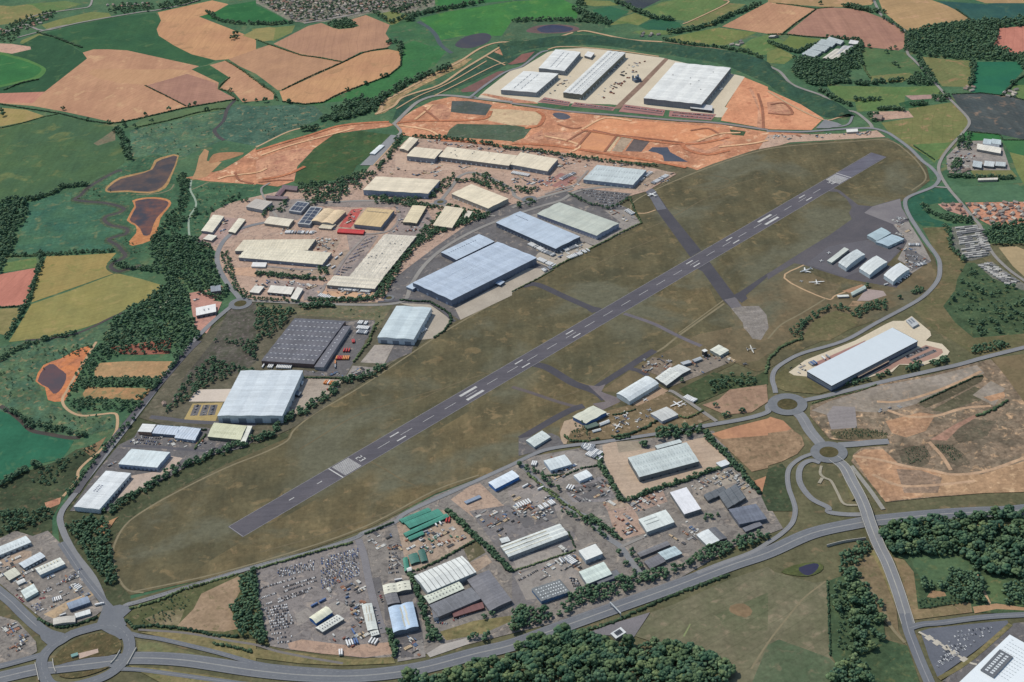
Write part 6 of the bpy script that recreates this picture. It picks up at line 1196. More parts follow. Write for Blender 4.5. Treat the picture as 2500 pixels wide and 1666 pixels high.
scatter('11 1160,1190 1110,1110 1250,930 1380,780 1480,630 1560,520 1640,620 1500,700 1350,860 1260,1040',110,'tree in the belt beside the curved estate road','belt beside the curved estate road',.6,1.0,6); row('11 480,1195 700,1205 1000,1190 1150,1150',22,'tree along the foot of the cream factory yard','trees below the cream factory',.5,.9,5); row('11 0,1190 200,1200 400,1215',12,'bush along the lower estate road','bushes on the lower estate road',.5,.8,4); row('11 0,960 200,970 400,1000 600,1010',18,'tree in the strip before the multi ridge factory','trees before the multi ridge factory',.5,.9,4)
scatter('11 400,150 700,120 860,70 1130,20 1100,0 1000,100 950,190 700,300 500,260',80,'tree in the park north of the solar sheds','park trees north of the solar sheds',.6,1.1,7); row('11 1050,260 1150,250 1300,290 1500,270 1650,240',22,'tree at the foot of the four bay cream warehouse','trees at the cream warehouse',.6,1.0,5); scatter('11 1720,40 1830,40 1800,150 1650,260 1600,250 1700,130',26,'tree of the verge by the estate roundabout','verge by the estate roundabout',.6,1.0,5); row('11 1840,110 2000,100 2150,170',14,'tree behind the plain cream warehouse','trees behind the plain cream warehouse',.7,1.0,4); row('11 1360,330 1500,330 1700,350',12,'tree along the estate link road','trees on the link road',.5,.9,4); row('11 1780,330 1950,390 2130,420 1950,460 1750,560 1560,600',34,'tree in the verge where the estate road swings to the blue sheds','verge by the blue sheds',.6,1.0,6); scatter('12 0,170 100,165 220,190 200,220 0,210',14,'tree in the strip by the runway side roundabout','strip by the runway roundabout',.6,1.0,5); scatter('12 50,300 230,290 260,320 60,350',10,'tree behind the sage green shed','trees behind the sage shed',.6,1.0,5); row('12 540,230 700,310 900,360 1090,260',22,'bush along the fence of the grey car park','bushes by the grey car park',.5,.8,3); row('01 1330,1250 1280,1350 1200,1480 1100,1566',34,'tree of the dark belt beside the grey slip','belt beside the grey slip',.6,1.0,8); row('11 1000,10 800,110',10,'tree below the rough green field','trees below the rough field',.6,1.0,6)
row('01 1440,1260 1640,1270 1900,1300 2150,1340 2353,1380 02 250,1400 420,1430 700,1470 950,1500 1150,1520 1330,1530',90,'tree of the belt between the orange earthworks and the long factory','belt below the earthworks',.6,1.05,5)
row('01 1780,620 1640,680 1450,740 1330,800 1180,900 1060,1000 900,1060 700,1110',70,'tree of the riverside wood left of the earth bank','riverside wood by the bank',.8,1.5,14); scatter('01 600,1120 690,1010 860,940 1000,900 1170,920 1100,1040 800,1100',80,'tree of the riverside wood left of the earth bank','riverside wood by the bank',.9,1.6,9); row('01 430,1210 540,1190',4,'pair of dark trees by the haul road','trees by the haul road',1.3,1.6,6)
scatter('01 650,220 780,190 850,185 940,240 780,270 690,250',30,'tree of the copse set in the tan field','copse in the tan field',.9,1.5,9); row('01 1220,400 1320,400 1330,460 1340,500',14,'tree of the clump at the edge of the tan field','clump at the tan field edge',.9,1.4,8); row('01 0,220 150,230 330,215',22,'tree of the far hedge by the town','far hedge by the town',.8,1.2,6); row('01 1400,200 1440,150 1600,110 1850,70 2080,20',50,'tree of the far belt beside the bright meadow','far belt by the bright meadow',.9,1.4,9); row('01 1080,110 1180,170 1240,220 1400,140',22,'tree near the town edge meadow','town edge meadow trees',.8,1.2,6); row('01 1240,90 1300,120 1420,60',14,'tree near the town edge meadow','town edge meadow trees',.8,1.2,12)
row('00 1910,120 2000,190 2150,220 2353,230',24,'tree of the hedge above the left tan field','hedge above the tan field',.8,1.2,6); scatter('00 2120,370 2170,310 2210,350',4,'tree of the small triangle in the tan field','triangle in the tan field',1.1,1.6,6); scatter('00 1000,100 1100,40 1400,40 1420,100 1040,140',40,'tree of the far village gardens at the top left','far village trees',.8,1.3,10); scatter('00 1450,60 1550,20 1830,-10 1800,30 1480,90',34,'tree of the far wood along the lane','far lane wood',.9,1.4,9); scatter('00 0,300 120,210 280,160 500,110 520,140 300,250 200,330 80,400 0,380',70,'tree of the hamlet at the left edge','hamlet trees',.8,1.3,10)
one('00 1555,1020 1130,1130 1150,1170 1240,1180 1000,1140 810,1110 585,1010 1340,1060 1400,1130 1900,1020 1800,970 1740,980 2120,840 2250,940','lone dark hedgerow tree around the big tan field',1.4); one('01 70,800 840,835 1010,780 1160,715 1200,705 310,950 10,930 90,940 180,910','dark hedgerow tree below the lower tan field',1.4); one('00 10,1040 30,1070','big dark tree at the left frame edge',1.8)
row('00 1070,1190 1150,1290 1170,1420 1190,1480',26,'tree of the thicket beside the big left green field','thicket by the left green field',.9,1.4,10); row('10 230,270 330,270 480,210 600,150 660,150 800,140',34,'tree in the hedge below the left green field','hedge below the left green field',.7,1.3,6); row('10 130,790 430,780 740,760 1060,750',30,'tree in the hedge above the golden field','hedge above the golden field',.5,1.0,5); row('10 390,760 370,880 330,1010 260,1220 180,1350 60,1540',46,'tree of the hedge between the pink and golden fields','hedge by the golden field',.6,1.2,5); row('10 1050,850 1200,900 1400,910',16,'tree on the stream bank below the ponds','stream bank trees',.6,1.1,8)
row('10 1660,30 1690,150 1700,280 1630,370 1550,480 1480,570 1420,680',54,'scrubby tree in the strip right of the two ponds','strip right of the ponds',.5,1.0,12); row('10 1600,530 1680,480 2220,230 2260,300',14,'tree on the marsh by the estate','marsh trees',.6,1.2,14); row('20 60,640 200,700 300,790 480,810 700,860 800,880',40,'bushy tree along the lower left river','lower left river trees',.5,1.1,8); row('20 0,1330 100,1280 230,1180 360,1160',22,'dark tree at the foot of the lower left meadow','trees at the lower left meadow',.8,1.3,10); scatter('20 540,1110 900,1020 860,960 700,1050 480,1330 300,1300',60,'scrub tree on the slope left of the boundary road','slope scrub trees',.4,.9,8); scatter('30 0,0 480,0 480,60 300,150 80,200 0,230',44,'tree at the back of the small left estate','trees behind the small left estate',.6,1.1,8); row('20 0,190 150,90 300,20 10 700,1500',30,'tree of the hedge along the left stream','hedge along the left stream',.6,1.1,7)
WR=('tree of the large wood at the top right','large top right wood'); scatter('03 1310,300 1450,265 1640,225 1870,205 2380,175 2380,235 2130,255 2070,430 2230,490 2380,500 2345,640 2270,570 1900,555 1640,540 1400,510 1290,470',420,*WR,.9,1.6,11)
scatter('03 230,550 320,530 480,570 620,565 720,500 820,430 880,620 760,650 700,740 380,780 220,690',210,'tree of the wood around the nursery','wood around the nursery',.9,1.5,11); row('03 380,770 560,780 700,760 900,780 1100,750 1210,740',60,'tree of the belt below the nursery','belt below the nursery',.8,1.3,9); scatter('03 1280,740 1350,680 1500,660 1560,780 1280,785',46,'tree of the copse beside the lane','copse beside the lane',.8,1.3,9); row('03 1380,530 1420,620 1480,680',14,'tree along the upper lane','upper lane trees',.7,1.2,8); row('03 1890,570 1880,680 1860,800',24,'tree of the hedge between the green paddocks','hedge between the paddocks',.8,1.2,7); row('03 800,920 900,930 1030,920',18,'tree of the short belt in the right meadow','short belt in the right meadow',.8,1.2,7); row('03 480,830 560,880 640,930 780,980',26,'tree along the right bank road','bank road trees',.7,1.2,6); scatter('03 1500,880 1620,860 1680,910 1600,940 1520,930',18,'tree around the lane farm','lane farm trees',.7,1.1,8); row('03 1300,970 1460,960',12,'tree below the lane farm','trees below the lane farm',.8,1.1,7); row('03 700,60 850,90 1040,120',30,'tree of the far hedge beside the lane at top right','far lane hedge at top right',.9,1.4,9); row('03 1060,170 1200,260 1280,330 1270,470',30,'hedge tree along the top right lane','top right lane hedge',.6,1.0,6); one('03 480,40 960,10 1170,450 1120,460 935,440 1085,490 1150,590 1190,620 1170,600 2250,780','lone field tree at the top right',1.3)
row('03 10,400 110,440 270,490 400,430 480,400',34,'tree of the hedge left of the nursery','hedge left of the nursery',.8,1.2,5); row('03 560,350 830,370 870,420 850,480',24,'tree of the hedge above the nursery','hedge above the nursery',.7,1.1,5); row('02 1440,310 1640,280 1850,230 2050,130 2280,40',60,'tree of the far hedge above the bank','far hedge above the bank',.9,1.4,8); row('02 1400,370 1600,410 1900,440 2150,480 2300,540',50,'tree of the hedge beyond the earth bank','hedge beyond the bank',.7,1.1,6); row('02 590,90 700,160 850,200 900,230',40,'tree of the far copse behind the blue pond','far copse by the blue pond',.9,1.4,14); row('02 950,20 1080,80 1220,130 1300,170 1500,190',50,'tree of the far hedge at the top middle','far hedge at top middle',.9,1.3,8); row('02 0,200 200,190 500,190 800,210',46,'tree of the belt behind the blue pond','belt behind the blue pond',.8,1.2,10); row('02 620,0 640,60',10,'tree of the far copse behind the blue pond','far copse by the blue pond',.9,1.3,12)
row('03 1020,1010 1130,1000 1250,1020',14,'tree behind the pink farmyard','trees behind the pink farmyard',.8,1.1,5); scatter('03 920,1060 1000,1050 1040,1110 950,1120',12,'tree beside the pink farmyard','trees by the pink farmyard',.8,1.1,6); scatter('03 1740,1260 1850,1240 1880,1300 1850,1400 1750,1380',24,'tree beside the right farm','trees by the right farm',.7,1.1,7); scatter('03 1690,1480 1790,1480 1780,1566 1690,1566',14,'tree before the right farm','trees before the right farm',.8,1.2,7); scatter('13 1400,310 1450,340 1530,400 1700,430 1870,450 1880,490 1700,480 1560,430 1440,380',50,'tree of the dark ring of trees beside the orange estate','ring of trees by the orange estate',.7,1.1,7); scatter('13 2060,520 2380,480 2380,700 2230,690 2050,690 1990,590',110,'tree of the wood at the right edge below the orange estate','wood below the orange estate',.9,1.4,10); row('13 1680,60 1900,70 2250,75',30,'tree of the hedge behind the stable','hedge behind the stable',.7,1.1,5); scatter('13 1780,860 2060,1010 2380,1130 2380,1480 1950,1530 1720,1320 1650,1240 1740,1100',90,'scrub tree on the rough slope at the right edge','rough slope trees',.35,1.2,5); row('13 1640,520 1690,720 1800,840',20,'tree along the edge of the caravan park','caravan park edge trees',.6,1.0,5)
scatter('01 0,0 500,0 1200,0 1640,0 1600,60 1000,110 600,190 400,190 100,60',260,'garden tree in the far town at the top','far town garden trees',.6,1.0,12)
scatter('11 380,130 700,110 880,60 1150,0 1120,40 960,180 720,220 760,300 500,330 420,260',110,'tree in the park north of the solar sheds','park trees north of the solar sheds',.6,1.1,6); scatter('11 120,400 60,450 40,380 200,330 300,280 260,400',16,'tree left of the solar sheds','trees left of the solar sheds',.6,1.0,6); scatter('11 1350,310 1440,290 1700,340 1690,365 1400,345',26,'tree in the strip beside the estate link road','strip beside the link road',.6,1.0,5); scatter('11 1090,255 1330,270 1330,320 1100,310',26,'tree at the foot of the four bay cream warehouse','trees at the cream warehouse',.6,1.0,5); scatter('11 1700,400 1960,400 2150,430 1900,520 1620,600 1560,560',70,'tree in the verge where the estate road swings to the blue sheds','verge by the blue sheds',.6,1.0,6); scatter('11 2000,40 2150,40 2353,180 2353,240 2180,190 1990,80',40,'tree behind the plain cream warehouse','trees behind the plain cream warehouse',.6,1.0,5); scatter('10 2040,760 2110,760 2160,1000 2260,1130 2353,1180 2353,1210 2230,1180 2120,1050 2050,900',50,'tree along the bend of the estate loop road','trees by the loop road bend',.5,.95,6)
scatter('11 480,1185 600,1195 1000,1185 1130,1150 1110,1195 900,1215 500,1215',50,'tree along the foot of the cream factory yard','trees below the cream factory',.5,.9,5); scatter('11 0,940 220,960 420,980 620,1000 640,1020 470,1010 0,980',50,'tree in the strip before the multi ridge factory','trees before the multi ridge factory',.5,.9,4); scatter('11 560,900 660,900 660,960 590,960',14,'dark tree between the two cream factories','trees between cream factories',.5,.9,4)
scatter('10 1640,40 1740,100 1740,300 1680,420 1640,560 1560,640 1470,620 1540,470 1630,340 1660,200',90,'scrubby tree in the strip right of the two ponds','strip right of the ponds',.35,.9,7); scatter('20 560,60 820,20 860,60 640,230 560,170',20,'bush above the lower left pond','bushes above the lower left pond',.3,.7,8)
scatter('23 560,870 800,800 1090,840 1100,890 700,915 600,890',110,'low bush on the waste ground by the second roundabout','bushes on the waste ground',.1,.3,3); scatter('23 1240,1000 1460,970 1480,1090 1300,1140',70,'low bush in the dark patch of the waste ground','bushes in the dark waste patch',.08,.28,3); scatter('23 1530,960 1700,970 1800,1080 1700,1110',70,'low bush in the second dark patch of the waste ground','bushes in the second waste patch',.08,.28,3); scatter('33 640,780 780,720 830,900 820,1250 640,1290',60,'low bush in the green hollow left of the bridge road','bushes in the green hollow',.25,.6,7); scatter('33 1380,830 1500,810 1880,780 1860,850 1400,900',40,'low bush on the tan verge of the side road','bushes on the tan verge',.2,.45,6)
scatter('30 1260,930 1400,850 1700,740 1760,800 1640,980 1500,1060 1280,1060',60,'low bush on the rough triangle by the roundabout','bushes on the rough triangle',.1,.4,4)
for s,n in (('00 1190,1220 2000,1040 2040,1250 1700,1420 1300,1430',34),('01 20,1000 500,990 560,1100 300,1200 60,1300',34),('10 700,180 1050,80 1000,290 700,290',14),('10 1100,600 1250,640 1350,760 1180,800',14),('20 0,80 330,30 700,100 500,180 300,380 420,560 160,560 0,560',60),('20 640,680 1040,700 1040,800 760,860 500,800 300,700',34),('10 1750,150 2200,180 2180,300 1900,440 1780,560',40),('13 1780,900 2100,1020 2353,1180 2353,1450 1950,1500 1740,1280',60)): scatter(s,n,'low bush dotted over the rough marsh and scrub','bushes of the rough marsh',.12,.5,4)
random.Random(3).shuffle(TREES)
HID=set()
def depth(t): return math.hypot(t[0],t[1],CAM_H)
TREES.sort(key=lambda t: depth(t)/t[2])
IND=TREES[:300]; REST=TREES[300:]
protos=[]
for i in range(9):
    protos.append(CR[i])
for x,y,sc,lb,gr,kd in IND:
    z=gz(x,y); e=empty('conifer_tree' if kd==8 else 'broadleaf_tree',(x,y,z),rnd.uniform(0,6.28),lb,'tree',gr); e.scale=(sc*rnd.uniform(.88,1.12),sc,sc*rnd.uniform(.88,1.1))
    c=bpy.data.objects.new('crown',protos[8] if kd==8 else protos[rnd.randrange(8)]); COL.objects.link(c); c.parent=e
    t=bpy.data.objects.new('trunk',TRK); COL.objects.link(t); t.parent=e
LO=[crown(rg,5.4*(.6 if i==7 else 1),11 if i==7 else 8.2,11,1.4,ICO1,.2,.7 if i==7 else 0) for i in range(8)]
def bulk(name,items,label,cat):
    Vs=[];Fs=[];k=0; M=leafmat('foliage',(96,120,92),(68,98,80))
    for x,y,sc,lb,gr,kd in items:
        V,F=LO[7 if kd==8 else rnd.randrange(7)]; a=rnd.uniform(0,6.28); c,s=math.cos(a),math.sin(a)
        v=V@np.array([[c,s,0],[-s,c,0],[0,0,1]])*np.array([sc,sc,sc*rnd.uniform(.8,1.15)])+np.array([x,y,gz(x,y)])
        Vs.append(v);Fs.append(F+k);k+=len(v)
    me=meshnp(name,np.vstack(Vs),np.vstack(Fs),M); o=bpy.data.objects.new(name,me); COL.objects.link(o); tag(o,label,cat,kind='stuff')
bulk('distant_trees',REST,'woods, hedgerow trees and garden trees in the distance','woodland')
# hedges: each one a thing
def hedge(s,w,h,label,step=None):
    P=W(s,0); step=step or w*.42; Q=resample(P,step); Vs=[];Fs=[];k=0
    if len(Q)<2: return
    b=Vector((Q[0].x,Q[0].y,0))
    for q in Q:
        w_=w*.72; sx=w_*rg.uniform(.4,.65); v=ICO1[0]*(1+rg.uniform(-.3,.3,(len(ICO1[0]),1)))*np.array([sx,sx,h*rg.uniform(.35,.6)])+np.array([q.x-b.x+rg.uniform(-w*.2,w*.2),q.y-b.y+rg.uniform(-w*.2,w*.2),h*.45+gz(q.x,q.y)])
        Vs.append(v);Fs.append(ICO1[1]+k);k+=len(v)
    me=meshnp('hedge',np.vstack(Vs),np.vstack(Fs),leafmat('hedge_leaf',(64,86,66),(50,72,58))); o=bpy.data.objects.new('hedge',me); COL.objects.link(o); o.location=b; tag(o,label,'hedge')
for s,w,h,lb in (
 ('00 -20,955 240,1000 540,1045 820,1115 1000,1140 1130,1125 1330,1082 1710,992 1830,972 2170,915',7,4,'long hedge along the near side of the big left tan field'),
 ('00 1335,790 1500,870 1710,978',6,3,'short straight hedge cutting into the big tan field'),
 ('00 2080,560 2200,630 2353,745 01 60,790 160,850 200,930',8,4,'hedge bordering the narrow tan field on its right'),
 ('00 2110,715 2020,790 2010,820 2090,840 2150,890 2190,930',8,4,'kinked hedge on the left of the narrow tan field'),
 ('01 0,365 120,412 260,460 420,512 600,535 800,575',7,4,'hedge between the upper tan fields near the town'),
 ('01 240,832 500,705 800,575 960,495 1080,465 1220,445',7,4,'dark hedge running across to the clump of trees'),
 ('01 250,938 450,962 620,945 720,890 820,845 960,795 1100,745 1230,692 1330,610 1340,500',7,4,'hedge round the lowest tan field'),
 ('00 1270,1172 1440,1135 1560,1108 1800,1042 1960,1008 2080,1000',7,4,'hedge below the strip of pasture at left'),
 ('00 -20,1185 200,1135 400,1078 540,1050',6,3,'hedge below the olive corner field'),
 ('00 350,300 550,360 640,400 760,440',12,5,'scrubby hedge between two dark green fields'),
 ('00 40,830 180,770 350,735',10,5,'hedge along the pale oval crop'),
 ('03 120,325 250,220 440,90',6,4,'hedge between the two ploughed fields at top right'),
 ('03 0,318 160,318 350,340 550,352',6,4,'hedge below the ploughed fields at top right'),
 ('03 80,35 250,50 430,80 600,70',5,3,'thin hedge above the ploughed field'),
 ('03 840,460 860,560 900,660 940,720',7,4,'hedge on the right of the nursery'),
 ('03 1260,310 1258,440',5,3,'short hedge at the end of the ploughed field'),
 ('03 1690,868 1960,858 2240,890 2380,930',5,3,'hedge above the dark striped field'),
 ('03 1830,1210 2130,1240 2160,1290 2380,1290',5,3,'hedge below the dark striped field'),
 ('03 2380,680 2290,740 2200,830 2140,890',9,5,'hedge beside the teal paddock'),
 ('03 1720,80 1870,190',5,4,'hedge at the corner of the far olive field'),
 ('03 1340,1345 1530,1470',5,3,'hedge by the perimeter road at the right meadow'),
 ('31 0,540 300,455 620,365 900,295',6,4,'dark hedge between the airfield road and the scrapyard'),
 ('31 1010,215 1140,165 1270,110',6,4,'dark hedge by the airfield road left of the green sheds'),
 ('31 1410,560 1500,545 1700,455 1850,370 2010,280',7,4,'hedge on the near side of the green shed yard'),
 ('30 1200,905 1450,835 1700,725 2000,640 2200,585',8,4,'hedge along the airfield road left of the thicket'),
 ('30 1160,1010 1240,1080 1400,1060 1700,1095 2000,1150 2200,1160',9,4,'hedge around the rough triangle near the roundabout'),
 ('30 1960,1225 2150,1260 2310,1300',8,4,'low hedge on the verge beside the slip road'),
 ('30 350,990 430,1040 560,1075 700,1050 900,980',8,4,'hedge round the tip of the small left estate'),
 ('32 700,1090 900,1040 1170,910 1240,880 1500,770 1700,700 1990,590',9,4,'hedge on the near side of the dual carriageway'),
 ('33 545,650 560,900 572,1330',5,4,'straight hedge on the right of the cricket field'),
 ('32 0,560 200,500 400,430 580,370',5,3,'hedge in front of the long wavy warehouse'),
 ('32 520,200 580,340',4,3,'short hedge at the end of the wavy warehouse yard'),
 ('22 480,880 540,930 700,930 800,910',8,4,'hedge in front of the museum workshops'),
 ('22 1130,640 1000,680 920,690',5,3,'thin hedge across the museum grounds'),
 ('22 920,890 1100,860 1250,800 1330,740',9,4,'hedge along the road side of the museum grounds'),
 ('22 1540,700 1600,720 1680,690 1760,650',6,4,'hedge around the small museum enclosure'),
 ('23 -20,300 10,180 120,60 330,-20',9,4,'hedge outside the perimeter road bend'),
 ('23 400,580 560,530 800,480 1000,410',4,2,'low hedge on the verge of the right hand road'),
 ('23 1400,570 1600,480 1900,340 1980,330',5,3,'dark hedge bank across the waste ground'),
 ('23 1920,700 2080,640 2200,560',10,4,'dark thicket hedge on the waste ground'),
 ('12 380,905 480,850 620,775 760,705 880,645 1000,580 1190,490',6,4,'hedge between the blue sheds and the airfield'),
 ('12 0,1120 180,1030 380,920',4,3,'hedge at the edge of the concrete apron of the blue shed'),
 ('12 1090,270 1130,380 1190,490',6,4,'hedge at the runway side of the sage shed yard'),
 ('11 1640,1545 1740,1470 1800,1380 1780,1320 1600,1215 1320,1200',8,4,'hedge curving round the white twin gabled warehouse'),
 ('21 900,205 960,120 1040,20 11 1050,1540 1100,1420',8,5,'hedge between the two left warehouses'),
 ('21 440,345 800,350',6,3,'hedge behind the tall white warehouse yard'),
 ('20 1420,790 1600,800 1900,830',7,4,'hedge behind the blue striped units'),
 ('20 1790,1000 1850,920 1900,860',6,4,'hedge at the right of the blue striped units'),
 ('10 0,1262 240,1252',7,4,'hedge below the pink field'),
 ('10 60,795 330,790',6,4,'hedge at the corner of the small green field'),
 ('31 1770,10 1900,130 2030,270 2150,360 2240,460 2353,570',14,6,'thick dark hedge between the tan yard and the dark lorry yard'),
 ('22 790,1090 900,1290 1000,1455 1060,1480 1330,1370 1600,1290 1900,1180',12,5,'dark hedge along the left and near sides of the pinkish yard'),
 ('22 1770,860 1870,960 2000,1090 2130,1240 2260,1400',14,6,'dark hedge along the right side of the pinkish yard'),
 ('22 150,1230 300,1370 480,1510 32 560,-20 720,110',8,3,'hedge strip on the near side of the inner estate road'),
 ('32 720,40 900,180 1010,270',9,4,'hedge strip on the far side of the inner estate road'),
 ('22 300,1250 500,1240 640,1180 800,1150',6,3,'hedge between the two white units by the airfield road'),
 ('31 1210,1100 1250,1240 1280,1340',10,5,'hedge on the left of the pale wavy factory'),
 ('31 1420,580 1500,780 1560,1000 1620,1200',12,5,'hedge on the right of the pale wavy factory'),
 ('22 960,915 1090,890',7,4,'clipped hedge behind the pinkish yard'),
 ('22 330,1370 430,1440',5,3,'clipped hedge beside the inner estate road'),
 ('22 830,1050 800,1160',6,4,'hedge at the rear left corner of the pinkish yard')):
    hedge(s,w,h,lb)
# ================================================================ VEHICLES, CONTAINERS, AIRCRAFT, HOUSES
TYRE=plain('tyre',(44,44,46),.8); GLS=plain('glass',(52,60,70),.15,.5)
def cyl(V,F,mi,c,r,w,axis,M,n=10):
    k=len(V)
    for s in (-w/2,w/2):
        for i in range(n):
            a=i*2*math.pi/n; p=[r*math.cos(a),r*math.sin(a)]
            V.append((c[0]+p[0],c[1]+s,c[2]+p[1]) if axis=='y' else (c[0]+s,c[1]+p[0],c[2]+p[1]))
    for i in range(n): F.append((k+i,k+(i+1)%n,k+n+(i+1)%n,k+n+i))
    F.append(tuple(range(k+n-1,k-1,-1))); F.append(tuple(range(k+n,k+2*n))); mi.extend([M]*(n+2))
def prism(V,F,mi,side,y,M,y2=None):
    """side outline in x,z swept across y; y2 narrows the top points"""
    k=len(V); n=len(side); zm=max(z for _,z in side)
    for s in (-1,1):
        for x,z in side: V.append((x,s*(y if z<zm or y2 is None else y2),z))
    F.append(tuple(range(k,k+n))); F.append(tuple(range(k+2*n-1,k+n-1,-1)))
    for i in range(n): F.append((k+i,k+n+i,k+n+(i+1)%n,k+(i+1)%n))
    mi.extend([M]*(n+2))
def car_mesh(paint):
    V=[];F=[];mi=[]
    prism(V,F,mi,[(-2.15,.35),(-2.2,.8),(-2.05,.98),(1.0,1.0),(2.0,.86),(2.2,.6),(2.15,.35)],.9,0)
    prism(V,F,mi,[(-1.9,.99),(-1.35,1.45),(.2,1.47),(.95,1.0)],.8,1,.62)
    k=len(V); V+=[(-1.4,-.63,1.475),(.22,-.63,1.495),(.22,.63,1.495),(-1.4,.63,1.475)]; F.append((k,k+1,k+2,k+3)); mi.append(0)
    for x in (-1.35,1.4):
        for y in (-.82,.82): cyl(V,F,mi,(x,y,.33),.33,.22,'y',2)
    me=bpy.data.meshes.new('parked_car'); me.from_pydata(V,[],F)
    for m in (plain('car_paint',paint,.3,.5),GLS,TYRE): me.materials.append(m)
    me.polygons.foreach_set('material_index',mi); return me
CC={'white':(226,228,230),'silver':(172,176,182),'dark grey':(72,76,84),'black':(38,40,46),'blue':(66,92,142),'red':(164,58,56)}
CM={k:car_mesh(v) for k,v in CC.items()}
NC=[0]; SPARE=[]
def cars(s,n,place,group,kinds='white silver dark_grey black blue red white silver',jit=.25,skip=.15,across=True,stuff=False):
    """one row of cars along a picture line"""
    a,b=[at(p) for p in parse(s)]; d=b-a; L=d.length; ang=math.atan2(d.y,d.x)+(math.pi/2 if across else 0)
    ks=[k.replace('_',' ') for k in kinds.split()]; n=min(n,int(L/(2.7 if across else 5.4)))
    for i in range(n):
        if rnd.random()<skip: continue
        q=a+d*((i+.5)/n); k=rnd.choice(ks); r=ang+rnd.uniform(-.05,.05)+(math.pi if rnd.random()<.4 else 0)
        if NC[0]>=300 or stuff: SPARE.append((q.x+rnd.uniform(-jit,jit),q.y+rnd.uniform(-jit,jit),r,k)); continue
        NC[0]+=1; o=bpy.data.objects.new('parked_car',CM[k]); COL.objects.link(o); o.location=(q.x+rnd.uniform(-jit,jit),q.y+rnd.uniform(-jit,jit),gz(q.x,q.y)); o.rotation_euler=(0,0,r)
        tag(o,k+' car '+place,'car',group)
# scrapyard rows
for s,n in (('31 20,720 370,615',30),('31 250,745 560,640',28),('31 250,705 555,610',26),('31 200,840 480,740',24),('31 200,815 520,705',24),('31 40,805 190,755',13),('31 60,870 150,840',8)): cars(s,n,'in the neat upper rows of the scrapyard','cars in the scrapyard rows','white black dark_grey white silver black',.3,.06)
for i in range(8):
    cars('31 %d,%d %d,%d'%(75+i*9,900+i*24,285+i*9,862+i*24),14,'in the packed lower left block of the scrapyard','cars in the packed scrapyard block','white black black dark_grey silver white',.5,.12)
# car park bottom right
for i in range(8): cars('33 %d,%d %d,%d'%(1540+i*22,1440-i*46,1700+i*58,1350-i*40),12,'in the car park triangle at the bottom right','cars in the triangle car park','white silver white dark_grey silver',.2,.35)
# bottom left
for i in range(4): cars('30 %d,%d %d,%d'%(600+i*22,640-i*22,720+i*12,590-i*20),8,'on the forecourt of the small left estate','cars on the left estate forecourt','white silver dark_grey blue',.3,.25)
for i in range(4): cars('30 %d,%d %d,%d'%(280+i*14,880+i*22,380+i*8,840+i*20),8,'in the corner lot beside the slip road of the left estate','cars in the left estate corner lot','silver blue dark_grey white',.3,.2)
for s,n in (('30 385,760 480,720',6),('30 520,680 600,640',6),('30 400,740 470,700',5)): cars(s,n,'in the middle of the small left estate yards','cars in the left estate yards')
cars('30 150,770 220,840',6,'in the red line at the edge of the left estate','red cars at the left estate edge','red',.3,.1); cars('30 330,810 420,800',6,'in the red line at the edge of the left estate','red cars at the left estate edge','red',.3,.1)
for s,n in (('20 1195,930 1440,960',14),('20 1215,905 1470,940',14),('20 1240,885 1500,905',14)): cars(s,n,'in the car park before the blue striped units','cars by the blue striped units','white silver dark_grey black blue',.2,.25)
for s,n in (('31 1120,720 1180,880',9),('31 1090,880 1150,1090',9)): cars(s,n,'along the yard road by the wavy factory','cars by the wavy factory')
for s,n in (('31 1610,1020 1760,1040',8),('31 1810,1010 1990,930',10)): cars(s,n,'in front of the weathered grey factory','cars before the grey factory')
for s,n in (('32 60,640 180,580',10),('32 180,575 240,545',8),('32 270,540 460,450',16)): cars(s,n,'in the line of dark vans beside the rooflight workshop','vehicles by the rooflight workshop','dark_grey black silver',.2,.1)
for i in range(5): cars('32 %d,%d %d,%d'%(525+i*12,615+i*26,600+i*12,630+i*18),5,'in the stack of dark vehicles beside the lean to','vehicles beside the lean to','dark_grey black silver',.2,.1)
# dense wrecks: nobody could count these
for i in range(13):
    for s in ('31 %d,%d %d,%d'%(590+i*1,445+i*22,940+i*1,345+i*20),): cars(s,20,'','',jit=1.2,skip=.12,kinds='blue silver dark_grey white blue dark_grey',stuff=True)
for i in range(6): cars('31 %d,%d %d,%d'%(190+i*4,545+i*12,540,455+i*16),16,'','',jit=1.2,skip=.2,kinds='blue silver dark_grey white dark_grey',stuff=True)
for i in range(4): cars('31 %d,%d %d,%d'%(120+i*10,1100+i*40,330,1060+i*45),12,'','',jit=1.4,skip=.2,kinds='silver dark_grey black white',stuff=True)
for i in range(8): cars('31 1215,%d 1310,%d'%(320+i*36,310+i*36),7,'','',jit=.6,skip=.25,kinds='silver dark_grey black',stuff=True)
for i in range(6): cars('12 %d,%d %d,%d'%(600+i*50,180+i*28,1060-i*10,225+i*22),26,'','',jit=.3,skip=.3,kinds='silver dark_grey white black',stuff=True)
for i in range(6): cars('11 %d,%d %d,%d'%(1100-i*36,610+i*42,1000-i*36,650+i*42),9,'','',jit=.3,skip=.15,kinds='dark_grey black blue silver',stuff=True)
for i in range(5): cars('11 %d,%d %d,%d'%(880-i*30,900+i*22,800-i*20,890+i*22),7,'','',jit=.3,skip=.15,kinds='dark_grey black blue silver',stuff=True)
for s in ('23 1265,155 1470,60','23 1320,185 1540,90','20 1780,690 1820,590','20 1865,690 1900,590','20 1940,685 1970,590'): cars(s,24,'','',jit=.2,skip=.4,kinds='dark_grey black silver',stuff=True)
for s in ('02 290,912 525,948','02 580,955 930,1000','02 1040,980 1395,1030','02 1480,1035 1850,1068','02 1470,1060 1830,1090'): cars(s,60,'','',jit=.2,skip=.55,kinds='dark_grey black silver white red',stuff=True)
